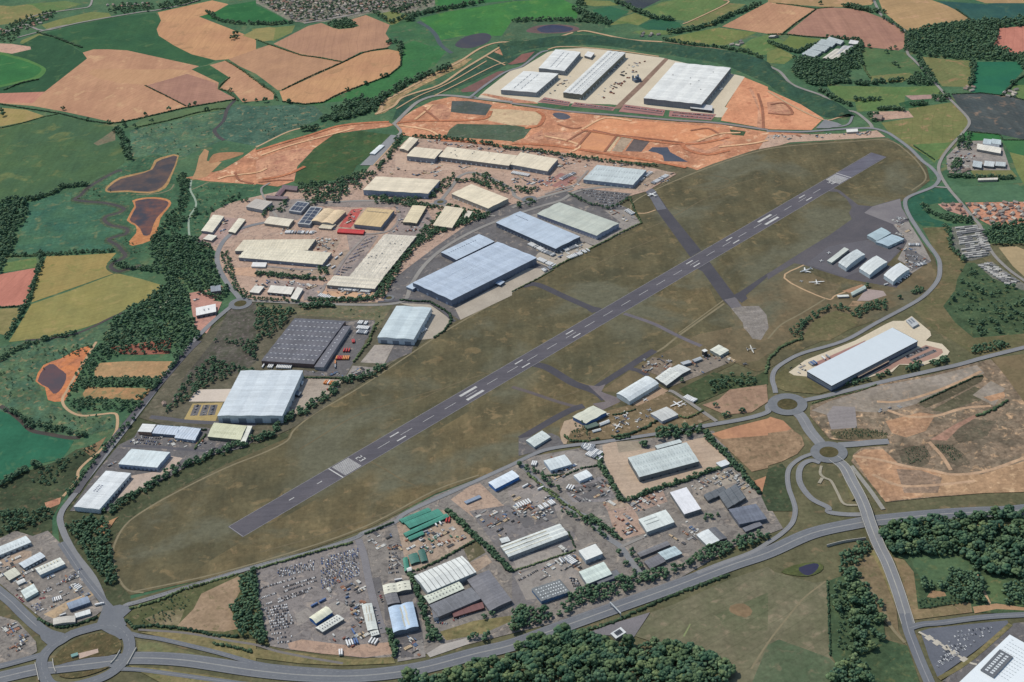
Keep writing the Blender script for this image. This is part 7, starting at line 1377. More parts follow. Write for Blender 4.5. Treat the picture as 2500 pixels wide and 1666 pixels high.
for s in ('13 1290,690 1400,680','13 1300,730 1390,720','13 1260,780 1400,800','13 1280,810 1420,830','13 1350,880 1440,860'): cars(s,14,'','',jit=1,skip=.2,kinds='white silver white dark_grey',stuff=True)
Vs=[];Fs=[];MI=[];k=0; mats=[];mm={}
for x,y,r,kd in SPARE:
    me=CM[kd]; c,s=math.cos(r),math.sin(r); z=gz(x,y)
    for m in me.materials:
        if m.name not in mm: mm[m.name]=len(mats); mats.append(m)
    for v in me.vertices: Vs.append((x+c*v.co.x-s*v.co.y,y+s*v.co.x+c*v.co.y,z+v.co.z))
    for p in me.polygons: Fs.append(tuple(k+i for i in p.vertices)); MI.append(mm[me.materials[p.material_index].name])
    k+=len(me.vertices)
o=obj('packed_cars',Vs,Fs,mats,None,MI); tag(o,'dense fields of scrapped and parked cars in the estate yards','cars',kind='stuff')
# lorries and trailers
def trailer_mesh(c,L=13.0):
    V=[];F=[];mi=[]; box(V,F,-L/2,-1.25,1.1,L/2,1.25,4.0,mi,0); box(V,F,-L/2+.3,-1.0,.75,L/2-.3,1.0,1.08,mi,1)
    for x in (-L/2+1.2,-L/2+2.5,-L/2+3.8):
        for y in (-1.05,1.05): cyl(V,F,mi,(x,y,.5),.5,.35,'y',1,8)
    box(V,F,L/2-2.6,-1,0.05,L/2-2.4,-.8,.75,mi,1); box(V,F,L/2-2.6,.8,.05,L/2-2.4,1,.75,mi,1)
    me=bpy.data.meshes.new('trailer'); me.from_pydata(V,[],F); me.materials.append(plain('trailer_side',c,.4)); me.materials.append(TYRE); me.polygons.foreach_set('material_index',mi); return me
def cab_mesh(c):
    V=[];F=[];mi=[]; prism(V,F,mi,[(0,.7),(0,3.3),(1.9,3.4),(2.35,2.0),(2.4,.7)],1.2,0); box(V,F,2.0,-1.05,2.05,2.32,1.05,2.95,mi,1)
    for x in (.4,1.7):
        for y in (-1.05,1.05): cyl(V,F,mi,(x,y,.5),.5,.35,'y',2,8)
    me=bpy.data.meshes.new('cab'); me.from_pydata(V,[],F)
    for m in (plain('cab_paint',c,.35),GLS,TYRE): me.materials.append(m)
    me.polygons.foreach_set('material_index',mi); return me
TM={'white':trailer_mesh((224,226,228)),'grey':trailer_mesh((150,156,164)),'red':trailer_mesh((186,64,58)),'blue':trailer_mesh((84,112,160)),'orange':trailer_mesh((214,142,84))}
KM={k:cab_mesh(v) for k,v in {'white':(222,224,228),'red':(178,54,50),'blue':(70,96,150)}.items()}
def trailers(s,n,place,group,kinds='white',across=True,lorry=0.0,skip=.12,sc=1.0):
    a,b=[at(p) for p in parse(s)]; d=b-a; L=d.length; ang=math.atan2(d.y,d.x)+(math.pi/2 if across else 0); ks=kinds.split(); n=max(1,min(n,int(L/(3.4*sc if across else 15))))
    for i in range(n):
        if rnd.random()<skip: continue
        q=a+d*((i+.5)/n); k=rnd.choice(ks); z=gz(q.x,q.y); r=ang+rnd.uniform(-.04,.04)
        if rnd.random()<lorry:
            kc=rnd.choice([c for c in KM]); e=empty('lorry',(q.x,q.y,z),r,'%s lorry with a %s trailer %s'%(kc,k,place),'lorry',group); e.scale=(sc,)*3
            t=bpy.data.objects.new('trailer',TM[k]); COL.objects.link(t); t.parent=e; c=bpy.data.objects.new('cab',KM[kc]); COL.objects.link(c); c.parent=e; c.location=(6.9,0,0)
        else:
            o=bpy.data.objects.new('trailer',TM[k]); COL.objects.link(o); o.location=(q.x,q.y,z); o.rotation_euler=(0,0,r); o.scale=(sc,)*3; tag(o,'%s box trailer %s'%(k,place),'trailer',group)
trailers('12 160,680 280,740',14,'at the docks of the blue shed by the sage roof','trailers by the sage shed'); trailers('12 280,745 390,790',9,'at the docks of the blue shed by the sage roof','trailers by the sage shed','white grey')
trailers('12 440,760 600,700',12,'along the end wall of the blue shed','trailers at the blue shed end','white grey'); trailers('12 500,820 730,730',18,'parked by the airfield hedge at the blue sheds','trailers by the airfield hedge','white white grey',lorry=.2)
trailers('12 240,820 400,890',16,'in the strip between the two blue sheds','trailers between the blue sheds'); trailers('12 280,930 360,900',6,'at the far end of the largest blue shed','trailers at the large blue shed end','grey white')
trailers('11 940,1405 1040,1415',8,'in the lot beside the dark grey warehouse','trailers by the dark warehouse'); trailers('11 930,1450 1040,1460',8,'in the lot beside the dark grey warehouse','trailers by the dark warehouse'); trailers('11 930,1490 1030,1500',7,'in the lot beside the dark grey warehouse','trailers by the dark warehouse','white grey')
trailers('21 880,15 910,10',3,'red and parked in the dark warehouse lot','red trailers in the dark lot','red',skip=0); trailers('21 800,95 870,95',3,'second red row in the dark warehouse lot','second red trailer row','red',skip=0)
trailers('21 735,165 860,165',8,'orange row in the dark warehouse lot','orange trailers in the dark lot','orange red',skip=.05); trailers('21 730,190 730,260',4,'stacked row in the dark warehouse lot','stacked trailers in the dark lot','orange red grey',across=False)
trailers('21 395,400 440,400',2,'at the docks of the tall white warehouse','trailers at the tall white warehouse',across=True); trailers('21 610,385 730,400',7,'pale yellow row on the pale concrete yard','trailers on the pale yard','orange white'); trailers('21 640,455 720,460',2,'lying on the pale concrete yard edge','red lorry on the pale yard','red',across=False,lorry=1,skip=0)
trailers('21 60,240 160,245',6,'between the dark and tall white warehouses','trailers between two warehouses'); trailers('21 190,245 330,250',9,'between the dark and tall white warehouses','trailers between two warehouses')
trailers('11 1520,1400 1600,1290',9,'at the docks of the white twin gabled warehouse','trailers at the twin gabled warehouse','white grey'); trailers('11 1490,1500 1560,1460',5,'at the docks of the white twin gabled warehouse','trailers at the twin gabled warehouse','grey white')
trailers('11 270,575 520,580',22,'in the row before the tan roofed sheds','trailers before the tan sheds','white grey'); trailers('11 760,1095 1060,1120',22,'backed onto the ribbed cream factory','trailers at the ribbed cream factory','grey white',skip=.05); trailers('11 660,880 720,900',4,'beside the multi ridge factory','trailers by the multi ridge factory'); trailers('11 720,830 800,760',4,'in the line right of the multi ridge factory','trailers right of the multi ridge factory','white',across=False)
trailers('11 580,1150 720,1190',9,'at the foot of the cream factory yard','trailers in the cream yard foot'); trailers('12 0,25 160,55',12,'backed onto the long cream factory','trailers at the long cream factory'); trailers('12 430,100 580,30',10,'in the tan yard by the long factory','trailers in the tan yard','grey white'); trailers('12 1290,130 1440,45',14,'in the row at the runway end yard','trailers at the runway end yard','white white grey'); trailers('12 1170,100 1280,20',9,'at the side of the pale blue grey shed','trailers at the pale blue grey shed')
trailers('12 1050,370 1130,420',6,'on the grey apron behind the sage shed','trailers behind the sage shed')
trailers('22 650,980 820,1050',16,'in the crowded trailer park by the airfield road','trailers in the trailer park','white white grey'); trailers('22 690,1040 820,1095',12,'in the crowded trailer park by the airfield road','trailers in the trailer park','white white grey'); trailers('22 640,970 760,990',8,'in the crowded trailer park by the airfield road','trailers in the trailer park','white grey')
trailers('22 90,1360 220,1290',6,'in the loose line on the pale lorry yard','trailers on the pale lorry yard','white grey',across=False); trailers('22 110,1330 190,1290',4,'in the loose line on the pale lorry yard','trailers on the pale lorry yard','white grey',across=False); trailers('22 240,1375 290,1350',2,'in the loose line on the pale lorry yard','trailers on the pale lorry yard','white',across=False)
trailers('22 250,1550 400,1480',12,'in the herringbone row beside the inner road','trailers in the herringbone row'); trailers('22 40,1530 170,1480',6,'in front of the pale lorry yard','trailers before the lorry yard')
trailers('22 480,1345 570,1365',4,'by the small bright white unit','trailers by the small white unit'); trailers('22 180,1135 230,1140',3,'by the white gabled unit','trailers by the white gabled unit')
trailers('32 500,430 580,490',6,'beside the square white unit','trailers by the square white unit'); trailers('32 440,470 520,440',5,'beside the square white unit','trailers by the square white unit','white grey')
trailers('31 650,1195 740,1245',3,'in the tan part of the scrapyard','lorries in the tan scrapyard','white blue',across=False,lorry=.7); trailers('31 830,1230 940,1200',7,'in the right part of the tan scrapyard','lorries in the right tan scrapyard','white blue grey',lorry=.6); trailers('31 880,1090 910,1140',2,'alone beside the scrapyard workshops','blue lorry by the workshops','blue',across=False,lorry=1); trailers('31 1040,1195 1120,1215',3,'below the narrow workshop','trailers below the narrow workshop'); trailers('31 215,1175 330,1160',3,'at the lower left of the scrapyard','trailers at the lower left scrapyard','white',across=False); trailers('31 760,1310 800,1305',2,'at the lowest edge of the scrapyard','trailers at the lowest scrapyard edge')
trailers('31 500,890 650,810',4,'behind the barrel roofed workshop','trailers behind the barrel workshop','grey blue',across=False); trailers('31 1250,650 1370,630',3,'at the head of the cream wavy roof','trailers at the cream wavy roof','white',across=False)
trailers('31 1640,130 1700,110',3,'in the tan storage yard','trailers in the tan storage yard','white red'); trailers('31 1740,90 1790,90',2,'red in the tan storage yard corner','red trailers in the storage yard','red'); trailers('31 1520,215 1580,190',2,'before the green sheds','trailers before the green sheds','grey',across=False)
trailers('23 385,225 440,205',4,'blue at the corner of the white warehouse','blue trailers at the white warehouse','blue grey'); trailers('23 500,170 560,150',3,'parked behind the white warehouse','trailers behind the white warehouse','white grey')
trailers('30 480,830 570,800',5,'beside the dark patch in the small left estate','trailers in the small left estate','white grey',sc=.8); trailers('30 700,690 740,720',3,'on the forecourt edge of the small left estate','trailers on the forecourt edge','white',sc=.8); trailers('30 890,870 930,860',1,'alone beside the roundabout junction','lorry beside the junction','white',across=False,lorry=1,skip=0); trailers('30 520,980 640,940',3,'before the curved showroom','trailers before the curved showroom','white',across=False,sc=.8)
trailers('22 1590,520 1700,570',10,'backed along the museum approach road','trailers on the museum approach'); trailers('02 560,905 660,915',2,'at the front of the narrow depot','trailers at the narrow depot'); trailers('02 780,760 980,600',10,'along the right wall of the narrow depot','trailers along the narrow depot','grey white'); trailers('02 1890,820 1930,830',2,'behind the huge white depot','trailers behind the huge depot')
trailers('13 1290,690 1400,690',8,'in the fan of pale trailers by the perimeter road','trailers by the perimeter road','white grey',sc=.8); trailers('13 1360,880 1450,860',6,'in the lot right of the hangars','trailers right of the hangars','grey white',sc=.8); trailers('13 1180,1040 1310,950',7,'white beside the plain white hangar','trailers beside the plain hangar','white',sc=.8); trailers('13 1040,1070 1130,1040',4,'white beside the plain white hangar','trailers beside the plain hangar','white',across=False,sc=.8)
# shipping containers scattered in yards
def cont(c):
    V=[];F=[];mi=[]; box(V,F,-3,-1.2,.05,3,1.2,2.6,mi,0)
    for x in (-3.05,2.9):
        for y in (-1.25,1.1): box(V,F,x,y,0,x+.15,y+.15,2.65,mi,1)
    me=bpy.data.meshes.new('shipping_container'); me.from_pydata(V,[],F); me.materials.append(sheet('container_side',c,0,.6,.15,.8,.12)); me.materials.append(plain('container_post',tuple(int(v*.8) for v in c))); me.polygons.foreach_set('material_index',mi); return me
KC={'rusty':(146,92,76),'blue':(74,104,146),'green':(72,118,100),'grey':(140,142,144),'white':(206,208,206)}; KMM={k:cont(v) for k,v in KC.items()}
def conts(s,n,place,group,kinds):
    n=int(n*.68); P=W(s,0); xs=[p.x for p in P]; ys=[p.y for p in P]; c=0; ks=kinds.split()
    for _ in range(n*20):
        if c>=n: break
        x,y=rnd.uniform(min(xs),max(xs)),rnd.uniform(min(ys),max(ys))
        if not inside(x,y,P) or blocked(x,y): continue
        c+=1; k=rnd.choice(ks); o=bpy.data.objects.new('shipping_container',KMM[k]); COL.objects.link(o); o.location=(x,y,gz(x,y)); o.rotation_euler=(0,0,rnd.choice((.6,2.17,.62,2.2))+rnd.uniform(-.06,.06)); tag(o,k+' steel container '+place,'container',group)
for s,n,pl,gr,kk in (('31 1420,300 1720,180 1950,250 1780,350 1500,440',26,'in the tan storage yard below the green sheds','containers in the storage yard','rusty grey white green'),
 ('31 680,720 1000,640 1020,760 840,900 700,900',14,'on the open upper part of the scrapyard','containers in the upper scrapyard','grey blue white'),('31 860,880 1000,860 1040,1100 900,1040',16,'left of the narrow scrapyard workshop','containers by the narrow workshop','grey rusty white blue'),
 ('31 690,1140 1000,1130 1050,1250 760,1290',14,'in the tan corner of the scrapyard','containers in the tan scrapyard corner','grey rusty white'),('22 1830,1250 2020,1200 2120,1330 1900,1350',26,'in the yard of the slate sawtooth works','containers at the sawtooth works','white grey'),
 ('22 640,1330 900,1260 940,1420 700,1440',16,'in the dark yard behind the small white unit','containers behind the small white unit','grey rusty white'),('32 0,20 300,-60 400,60 100,120',18,'in the dark lorry yard','containers in the dark lorry yard','grey white blue'),
 ('22 1140,1450 1400,1390 1420,1470 1160,1540',16,'in the pink yard behind the strip roofed unit','containers in the pink yard','grey rusty white'),('32 940,60 1130,20 1180,200 1020,240',16,'left of the white unit with strip roof','containers left of the strip roofed unit','rusty grey white'),
 ('11 560,640 780,640 720,760 560,740',22,'in the pinkish yard right of the upper factory block','containers in the factory yard','white grey rusty'),('11 0,1010 330,1010 480,1030 240,1100 0,1060',18,'in the low lots of the north west estate','containers in the low lots','white grey rusty blue'),
 ('11 1180,560 1480,530 1520,560 1200,580',14,'behind the patchy cream factory','containers behind the patchy factory','white grey rusty'),('12 180,90 420,60 400,130 200,140',18,'before the long cream factory','containers before the long factory','grey rusty white'),
 ('01 1450,1290 1700,1290 2300,1390 2300,1410 1650,1320',34,'behind the long cream factory','containers behind the long factory','white grey rusty'),('02 0,1385 250,1395 600,1480 560,1500 100,1420',26,'behind the long cream factory end','containers behind the long factory end','white grey rusty'),
 ('32 0,980 20,960 100,860 60,900',3,'by the turning circle','containers by the turning circle','white'),('02 780,900 900,800 1080,640 1200,560 1230,570 1000,830 840,920',34,'strewn over the cream concrete yard','containers on the cream yard','grey rusty'),('02 290,860 400,780 500,740 520,760 360,870',10,'between the white depots','containers between the depots','grey white'),
 ('11 820,420 960,370 900,480 840,510',10,'in the red yard','containers in the red yard','rusty'),('13 1150,440 1260,430 1270,500 1170,510',8,'at the rear edge of the apron','containers at the apron edge','white grey'),('22 1190,170 1340,190 1320,280 1220,290',14,'in the pale frames yard by the museum','containers in the pale frames yard','white grey'),
 ('03 1760,1420 1900,1420 1900,1500 1720,1510',12,'in the yard of the right farm','containers in the farm yard','white grey rusty'),('03 30,1240 230,1240 200,1290 20,1290',8,'in the works compound by the airfield','containers in the works compound','white grey'),('03 560,1230 960,1205 980,1240 600,1250',14,'by the site cabin','containers by the site cabin','white grey')):
    conts(s,n,pl,gr,kk)
# ---------------------------------------------------------------- aircraft
def tube(stations,n=10):
    V=[];F=[]
    for x,z,rw,rh in stations:
        for i in range(n):
            a=i*2*math.pi/n; V.append((x,rw*math.cos(a),z+rh*math.sin(a)))
    for k in range(len(stations)-1):
        for i in range(n): F.append((n*k+i,n*k+(i+1)%n,n*k+n+(i+1)%n,n*k+n+i))
    F.append(tuple(range(n-1,-1,-1))); F.append(tuple(range(n*(len(stations)-1),n*len(stations)))); return V,F
def wing(root,tip,ch0,ch1,z0,z1,t=.35,vert=False):
    """tapered slab pair; root/tip=(x,y) of the quarter chord"""
    V=[];F=[]
    for s in ((1,) if vert else (-1,1)):
        k=len(V)
        for (x,y),c,z,th in ((root,ch0,z0,t),(tip,ch1,z1,t*.5)):
            for dx,dz in ((c*.4,0),(0,th),(-c*.6,0),(0,-th*.5)):
                V.append((x+dx,dz*.6,y+z0) if vert else (x+dx,s*y,z+dz))
        for i in range(4): F.append((k+i,k+(i+1)%4,k+4+(i+1)%4,k+4+i))
        F.append((k+4,k+5,k+6,k+7)); F.append((k,k+3,k+2,k+1))
    return V,F
def aircraft(s,hd,label,L=24,span=28,kind='prop',col=(226,228,228),sweep=0,high=False,trim=(90,110,150)):
    q=at(parse(s)[0]); e=empty('aircraft',(q.x,q.y,gz(q.x,q.y)),hd,label,'aircraft','parked aircraft'); r=L*.052; zb=r+1.3; M=plain('aircraft_skin',col,.35)
    V,F=tube([(L*.5,zb-.2,.05,.05),(L*.47,zb-.1,r*.5,r*.5),(L*.4,zb,r*.9,r*.95),(L*.1,zb,r,r),(-L*.2,zb,r,r),(-L*.4,zb+r*.3,r*.55,r*.5),(-L*.5,zb+r*.5,.12,.12)]); obj('fuselage',V,F,M,e)
    zw=zb+(r*.85 if high else -r*.5); V,F=wing((L*.06,r*.3),(L*.06-sweep,span/2),L*.17,L*.08,zw,zw+.5); obj('wing',V,F,M,e)
    V,F=wing((-L*.42,.1),(-L*.44-sweep*.3,span*.18),L*.1,L*.05,zb+r*.6,zb+r*.7,.22); obj('tailplane',V,F,M,e)
    V,F=wing((-L*.4,r*.3),(-L*.46,L*.17),L*.16,L*.07,zb,zb,.4,True); obj('fin',V,F,plain('fin_paint',trim,.35),e)
    if kind!='glider':
        xs=[(.2,.26),(.42,.22)] if kind=='four' else [(.24,.24)]
        for f,_ in xs:
            for sd in (-1,1):
                y=sd*span/2*f*1.3; V,F=tube([(L*.2,0,.1,.1),(L*.18,0,.55,.55),(L*.02,0,.65,.65),(-L*.06,0,.2,.2)],8); o=obj('engine',V,F,plain('engine_cowl',(150,154,160),.35),e); o.location=(0,y,zw-.1 if not sweep else zw-.7)
    V,F=tube([(L*.435,zb+r*.35,r*.5,r*.3),(L*.39,zb+r*.62,r*.62,r*.4),(L*.36,zb+r*.7,r*.4,r*.3)],8); obj('cockpit_window',V,F,GLS,e)
    for x,y in ((L*.36,0),(0,span*.09),(0,-span*.09)):
        V=[];F=[];mi=[]; box(V,F,x-.12,y-.12,.4,x+.12,y+.12,zb-.2,mi,0); cyl(V,F,mi,(x,y,.45),.45,.3,'y',0,8); obj('undercarriage',V,F,TYRE,e)
aircraft('12 1290,232',2.25,'white twin engined aircraft standing on the old runway top end',26,30,'prop',high=True,trim=(220,222,224))
aircraft('13 345,930',3.5,'white swept wing aircraft nearest the apron on the brown grass pen',30,26,'four',sweep=7,trim=(226,228,230)); aircraft('13 447,1035',1.5,'pale propeller aircraft with straight wings in the brown grass pen',22,34,'four',trim=(200,204,210)); aircraft('13 305,1025',1.8,'small grey aircraft beside the straight winged one',10,10,'glider',col=(176,180,186))
aircraft('22 1515,590',2.1,'large white aircraft with long wings by the museum road',24,30,'four',trim=(226,228,228)); aircraft('22 1578,590',2.3,'small pale aircraft right of the large white museum one',12,12,'prop'); aircraft('22 975,795',2.6,'white aircraft near the museum hedge',18,20,'prop',trim=(220,222,222)); aircraft('22 1045,690',.7,'white jet on the museum grass above the hedge',14,11,'glider',sweep=3); aircraft('22 1265,640',1.1,'grey jet left of the grey square hangar',14,12,'glider',sweep=3,col=(170,176,184)); aircraft('22 1240,700',2.0,'dark grey jet by the hangar doors of the museum',13,11,'glider',sweep=3,col=(120,128,138)); aircraft('22 1155,735',2.9,'small silver jet in the middle of the museum grass',12,9,'glider',sweep=2,col=(186,190,196)); aircraft('22 960,715',2.4,'grey jet at the rear of the museum grass',14,11,'glider',sweep=3,col=(150,158,170)); aircraft('22 1235,495',1.2,'white jet by the wall of the hipped hangar',13,11,'glider',sweep=3)
aircraft('22 1225,550',2.5,'pale straight winged trainer by the hipped hangar',12,13,'prop'); aircraft('22 1060,770',.4,'small white trainer right of the hedge aircraft',11,12,'prop'); aircraft('22 2200,85',.05,'pale long winged aircraft at the far end of the museum field',20,32,'four',col=(206,202,190)); aircraft('22 2140,220',1.0,'dark aircraft on the rough ground behind the museum',14,14,'prop',col=(84,84,88)); aircraft('22 870,680',1.9,'pale jet behind the cream hangar',14,11,'glider',sweep=3); aircraft('22 1440,190',1.4,'pale small aircraft by the frames yard',10,11,'prop'); aircraft('13 560,765',2.8,'small white aircraft on the dark apron',11,12,'prop'); aircraft('13 1210,445',.5,'white aircraft at the rear edge of the apron',14,13,'prop'); aircraft('13 490,838',2.7,'small pale aircraft at the left side of the apron',10,11,'prop')
# ---------------------------------------------------------------- houses and mobile homes
def house_mesh(L,Wd,h,rise,wc,rc,flat=False):
    V=[];F=[];mi=[]; x,y=L/2,Wd/2
    V=[(-x,-y,-1),(x,-y,-1),(x,y,-1),(-x,y,-1),(-x,-y,h),(x,-y,h),(x,y,h),(-x,y,h),(-x,0,h+rise),(x,0,h+rise)]
    F=[(0,1,5,4),(2,3,7,6),(1,2,6,9,5),(3,0,4,8,7)]; mi=[0]*4; e=.4
    k=len(V); V+=[(-x-e,-y-e,h-.1),(x+e,-y-e,h-.1),(x+e,0,h+rise+.12),(-x-e,0,h+rise+.12),(-x-e,y+e,h-.1),(x+e,y+e,h-.1)]; F+=[(k,k+1,k+2,k+3),(k+3,k+2,k+5,k+4)]; mi+=[1,1]
    if rise>2: box(V,F,x*.5-.5,-.5,h+rise*.6,x*.5+.5,.5,h+rise+1.2,mi,0)
    me=bpy.data.meshes.new('house'); me.from_pydata(V,[],F); me.materials.append(plain('house_wall',wc,.8,.2)); me.materials.append(plain('house_roof',rc,.75,.2,.12)); me.polygons.foreach_set('material_index',mi); return me
HM={'grey roofed':house_mesh(12,8,3.6,2.6,(176,164,152),(150,144,140)),'brown roofed':house_mesh(11,8,3.6,2.6,(180,168,154),(150,130,120)),'red roofed':house_mesh(11,8,3.6,2.6,(182,164,148),(164,124,108)),'pale roofed':house_mesh(13,8,3.6,2.4,(184,176,166),(180,172,162))}
def houses(s,n,place,group,kinds,mind=15,label2='house'):
    P=W(s,0); xs=[p.x for p in P]; ys=[p.y for p in P]; got=[]; ks=kinds; t=0
    while len(got)<n and t<n*40:
        t+=1; x,y=rnd.uniform(min(xs),max(xs)),rnd.uniform(min(ys),max(ys))
        if not inside(x,y,P) or any((x-a)**2+(y-b)**2<mind**2 for a,b in got): continue
        got.append((x,y)); k=rnd.choice(ks); o=bpy.data.objects.new('house',HM[k]); COL.objects.link(o); o.location=(x,y,gz(x,y)); o.rotation_euler=(0,0,rnd.choice((.2,.2,1.8,.9,2.4))+rnd.uniform(-.12,.12)); tag(o,'%s house %s'%(k,place),'house',group)
A4=list(HM)
houses('01 20,0 600,-10 1200,-10 1600,0 1400,50 1000,110 700,165 450,205 330,180 180,100',165,'in the far town at the top edge','houses of the far town',A4+['grey roofed','pale roofed'],14)
houses('13 1830,310 2380,300 2380,480 2080,500 1910,430',60,'in the new orange earth estate at the right edge','houses of the orange estate',['grey roofed','brown roofed','pale roofed'],17)
houses('13 1560,320 1760,310 1850,400 1700,390',10,'in the pink plots beside the orange estate','houses on the pink plots',['red roofed','brown roofed'],18)
houses('00 950,30 1400,30 1380,70 1000,70',14,'in the village at the top left','houses of the top left village',A4,18); houses('00 60,320 200,250 420,150 520,150 260,270',10,'in the hamlet by the left lane','houses of the left hamlet',A4,18); houses('00 0,260 70,290 60,320 0,330',4,'at the left frame edge lane','houses on the left lane',A4,15)
houses('03 1560,890 1640,870 1640,910 1560,930',3,'beside the country lane bend','houses by the lane bend',A4,15); houses('03 1800,800 1900,800 1890,840 1800,830',4,'under the hedge of the teal paddock','houses by the teal paddock',['pale roofed','brown roofed'],14); houses('03 2170,850 2280,830 2250,900 2170,890',6,'in the yard at the right edge above the dark field','houses above the dark field',['pale roofed','grey roofed'],14); houses('02 1170,310 1350,320 1330,350 1200,345',5,'among trees beyond the earth bank','houses beyond the bank',['grey roofed'],15); houses('02 2000,400 2160,370 2100,430 2000,440',4,'on the farm track above the bank','houses above the bank',['pale roofed','grey roofed'],15); houses('13 1660,0 1840,0 1840,50 1680,50',8,'by the lane below the right farm','houses below the right farm',['grey roofed','brown roofed'],14)
houses('20 1450,600 1640,520 1620,660 1480,670',2,'in the wooded office park by the white warehouse','houses of the office park',['brown roofed'],18)
MH=house_mesh(11,4.2,2.8,.8,(206,204,198),(190,188,184)); MH.name='mobile_home'; MH2=house_mesh(11,4.2,2.8,.8,(150,150,146),(134,134,136))
def mobile(s,nr,nc,place,group,off):
    A,B,C_=[gp(p,0) for p in parse(s)]
    for i in range(nr):
        for j in range(nc):
            if rnd.random()<.14: continue
            q=A+(B-A)*((i+.5)/nr)+(C_-A)*((j+.5)/nc); o=bpy.data.objects.new('mobile_home',MH if rnd.random()<.55 else MH2); COL.objects.link(o); o.location=(q.x+rnd.uniform(-1,1),q.y+rnd.uniform(-1,1),gz(q.x,q.y)); o.rotation_euler=(0,0,off+rnd.uniform(-.06,.06)); tag(o,('white' if o.data==MH else 'grey')+' mobile home '+place,'mobile home',group)
mobile('13 1720,530 1800,820 1920,505',16,5,'in the upper caravan park at the right','mobile homes of the upper park',.05); mobile('13 1930,880 2200,1060 2040,850',10,4,'in the lower caravan park at the right','mobile homes of the lower park',-.5); mobile('13 1910,540 1990,780 1970,530',12,2,'in the right part of the upper caravan park','mobile homes of the upper park edge',.05)
# airfield boundary fence: posts and mesh rails, each run a thing of its own
def fence(s,label,h=2.4,gap=12):
    P=resample(W(s,0),gap); b=P[0].copy(); V=[];F=[]
    for p in P: x,y=p.x-b.x,p.y-b.y; z=gz(p.x,p.y); box(V,F,x-.15,y-.15,z-.2,x+.15,y+.15,z+h)
    e=empty('fence',(b.x,b.y,0),0,label,'fence'); po=obj('posts',V,F,plain('fence_post',(150,150,146)),e); po['kind']='stuff' if len(P)>100 else 'part'
    V=[];F=[]
    for p,q in zip(P,P[1:]):
        d=(q-p).normalized(); nn=Vector((-d.y,d.x,0))*.05
        for z in (.5,1.3,2.1):
            k=len(V); zz=gz(p.x,p.y)
            for a in (p+nn,p-nn,q-nn,q+nn):
                V+=[(a.x-b.x,a.y-b.y,zz+z-.05),(a.x-b.x,a.y-b.y,zz+z+.05)]
            F+=[(k,k+1,k+7,k+6),(k+2,k+4,k+5,k+3),(k+1,k+3,k+5,k+7)]
    obj('rail',V,F,plain('fence_rail',(140,142,140)),e)
fence('31 -60,525 300,420 620,330 900,255 1000,205 1270,112','post and rail fence along the airfield road at the scrapyard'); fence('30 1160,880 1300,830 1800,668 2353,495','post and rail fence along the airfield road near the airfield tip'); fence('22 2030,1190 2160,1310 2290,1440','white fence along the right side of the sawtooth works')
# ---------------------------------------------------------------- pallets, skips, crates and scrap standing about the yards
PAL=[plain('clutter',c,.7,.2) for c in ((206,206,202),(156,156,156),(92,92,96),(150,108,88),(96,116,146),(188,168,140),(70,72,74))]
CV=[];CF=[];CM_=[]
def clutter(s,n,wts=(4,4,4,2,1,2,3),rowy=.6):
    P=W(s,0); xs=[p.x for p in P]; ys=[p.y for p in P]; c=0; t=0
    dirs=(.6,2.17)
    while c<n and t<n*30:
        t+=1; x,y=rnd.uniform(min(xs),max(xs)),rnd.uniform(min(ys),max(ys)); a=rnd.choice(dirs)+rnd.uniform(-.05,.05); m=rnd.choices(range(7),wts)[0]
        L,Wd,H=rnd.uniform(2,7),rnd.uniform(1.2,2.6),rnd.uniform(.7,2.4); k=rnd.randint(3,9) if rnd.random()<rowy else 1; ca,sa=math.cos(a),math.sin(a)
        for i in range(k):
            px,py=x-sa*i*(Wd+.5),y+ca*i*(Wd+.5)
            if not inside(px,py,P) or blocked(px,py): continue
            z=gz(px,py); c+=1; b=len(CV); hh=H*rnd.uniform(.7,1.2); mm_=m if rnd.random()<.7 else rnd.randrange(7)
            for zz in (z,z+hh):
                for dx,dy in ((-L/2,-Wd/2),(L/2,-Wd/2),(L/2,Wd/2),(-L/2,Wd/2)): CV.append((px+ca*dx-sa*dy,py+sa*dx+ca*dy,zz))
            CF.extend([(b+4,b+5,b+6,b+7),(b,b+1,b+5,b+4),(b+1,b+2,b+6,b+5),(b+2,b+3,b+7,b+6),(b+3,b,b+4,b+7)]); CM_.extend([mm_]*5)
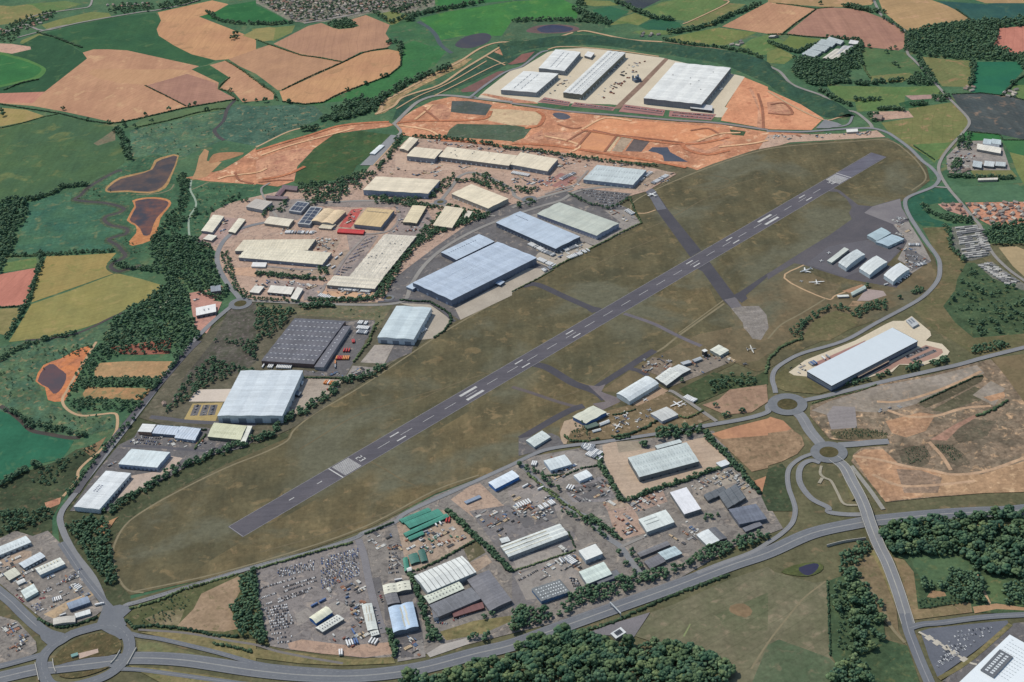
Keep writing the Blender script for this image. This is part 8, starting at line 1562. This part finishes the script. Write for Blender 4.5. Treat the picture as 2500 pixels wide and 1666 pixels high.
for s,n in (('31 1210,300 1330,270 1370,520 1230,560',60),('31 1010,230 1250,130 1300,300 1040,400',40),('31 640,640 1000,560 1030,720 700,860',50),('31 860,860 1030,820 1060,1180 900,1200',60),('31 1360,230 1720,90 1950,240 1780,330 1420,520',120),
 ('31 1240,1180 1520,1150 1550,1330 1300,1370',50),('31 1500,800 1600,900 1650,1030 1560,1000',25),('31 2000,20 2300,-40 2353,100 2300,250 2100,200',90),('32 0,-40 330,-100 420,80 100,140 0,100',90),('32 440,330 600,400 640,560 540,540',40),
 ('22 830,1480 1400,1360 1420,1500 1180,1590 880,1590',90),('22 1650,1340 1830,1240 2040,1190 2280,1430 2100,1400 1800,1350 1700,1420',110),('22 480,1360 860,1250 950,1440 620,1500',90),('22 180,1130 460,1030 560,1040 640,1110 560,1220 330,1330 300,1240',50),('22 0,1390 220,1290 420,1480 500,1560 40,1566',70),('32 900,40 1100,10 1180,220 1000,250',50),('32 20,590 450,430 580,520 640,700 530,680 500,600 220,650',40),('32 1200,240 1500,130 1700,60 1760,300 1600,330 1450,280',60),
 ('30 0,420 200,420 240,520 500,560 700,560 800,700 860,800 620,830 420,930 220,820 60,650',170),('30 0,1080 140,1020 310,1200 280,1290 80,1340',110),('30 0,480 120,560 60,640 0,600',20),
 ('11 540,620 760,650 740,820 660,900 600,900',70),('11 0,900 600,930 620,1000 300,1010 0,960',50),('11 0,1010 480,1020 640,1060 600,1150 440,1090 100,1080 0,1060',70),('11 560,1120 1080,1110 1050,1180 600,1210',50),('11 1270,330 1560,330 1640,500 1520,560 1250,560 1280,450',60),('11 200,530 740,530 760,590 220,590',40),('11 820,420 980,350 910,480 800,530 840,480',30),('11 950,0 1700,0 1690,70 1100,30',60),('11 720,170 1000,110 980,200 760,230',30),
 ('12 150,90 520,40 640,90 600,170 300,200 120,170',110),('12 0,60 150,60 300,100 0,120',50),('01 1280,1420 2300,1540 2353,1560 1300,1566',60),('01 1500,1290 2353,1400 2353,1430 1700,1340',60),('02 0,1380 300,1400 640,1490 500,1560 300,1500 420,1470',80),('02 640,1500 1330,1540 1330,1566 700,1566',40),('12 1160,140 1500,20 1480,80 1300,160',40),('12 870,390 1060,330 1170,480 1000,470',40),('12 150,630 640,640 720,700 480,840 230,830',60),
 ('21 840,240 990,230 1000,330 850,340',40),('21 440,280 800,300 800,330 640,330',30),('20 1240,880 1560,890 1900,930 1880,1000 1500,960 1200,970',50),('20 1860,930 2353,880 2250,970 1900,1060',60),('20 1120,1100 1020,1120 900,1240 980,1180',12),('10 1960,460 2100,450 2080,600 1980,620',25),('10 1760,1120 1920,1100 1900,1190 1780,1210',15),
 ('22 1190,160 1350,130 1480,200 1440,300 1330,330 1200,290',60),('22 1640,140 1960,130 2060,200 1760,300 1660,280',50),('22 900,680 1300,600 1480,600 1320,740 1240,800 920,860',50),('13 1140,440 1310,430 1330,560 1230,640 1290,800 1200,760',60),('13 1260,700 1480,820 1310,930 1270,860',60),
 ('03 1680,1320 1900,1290 1960,1340 1880,1500 1700,1550 1640,1480',60),('03 1640,1500 2200,1540 13 1900,0 1660,20',40),('03 0,1240 220,1235 980,1210 960,1245 230,1290 0,1320',60),('02 780,880 1120,560 1240,560 1000,800 860,940',70),('02 300,870 540,700 560,760 380,880',20),('13 1820,310 2353,300 2353,480 2060,500 1910,430',130),('23 960,650 1200,600 1250,640 1080,680',12),('23 200,250 330,190 360,260 300,330',16)): clutter(s,n)
o=obj('yard_clutter',CV,CF,PAL,None,CM_); tag(o,'pallets, skips and stacked goods standing about the yards','yard clutter',kind='stuff')
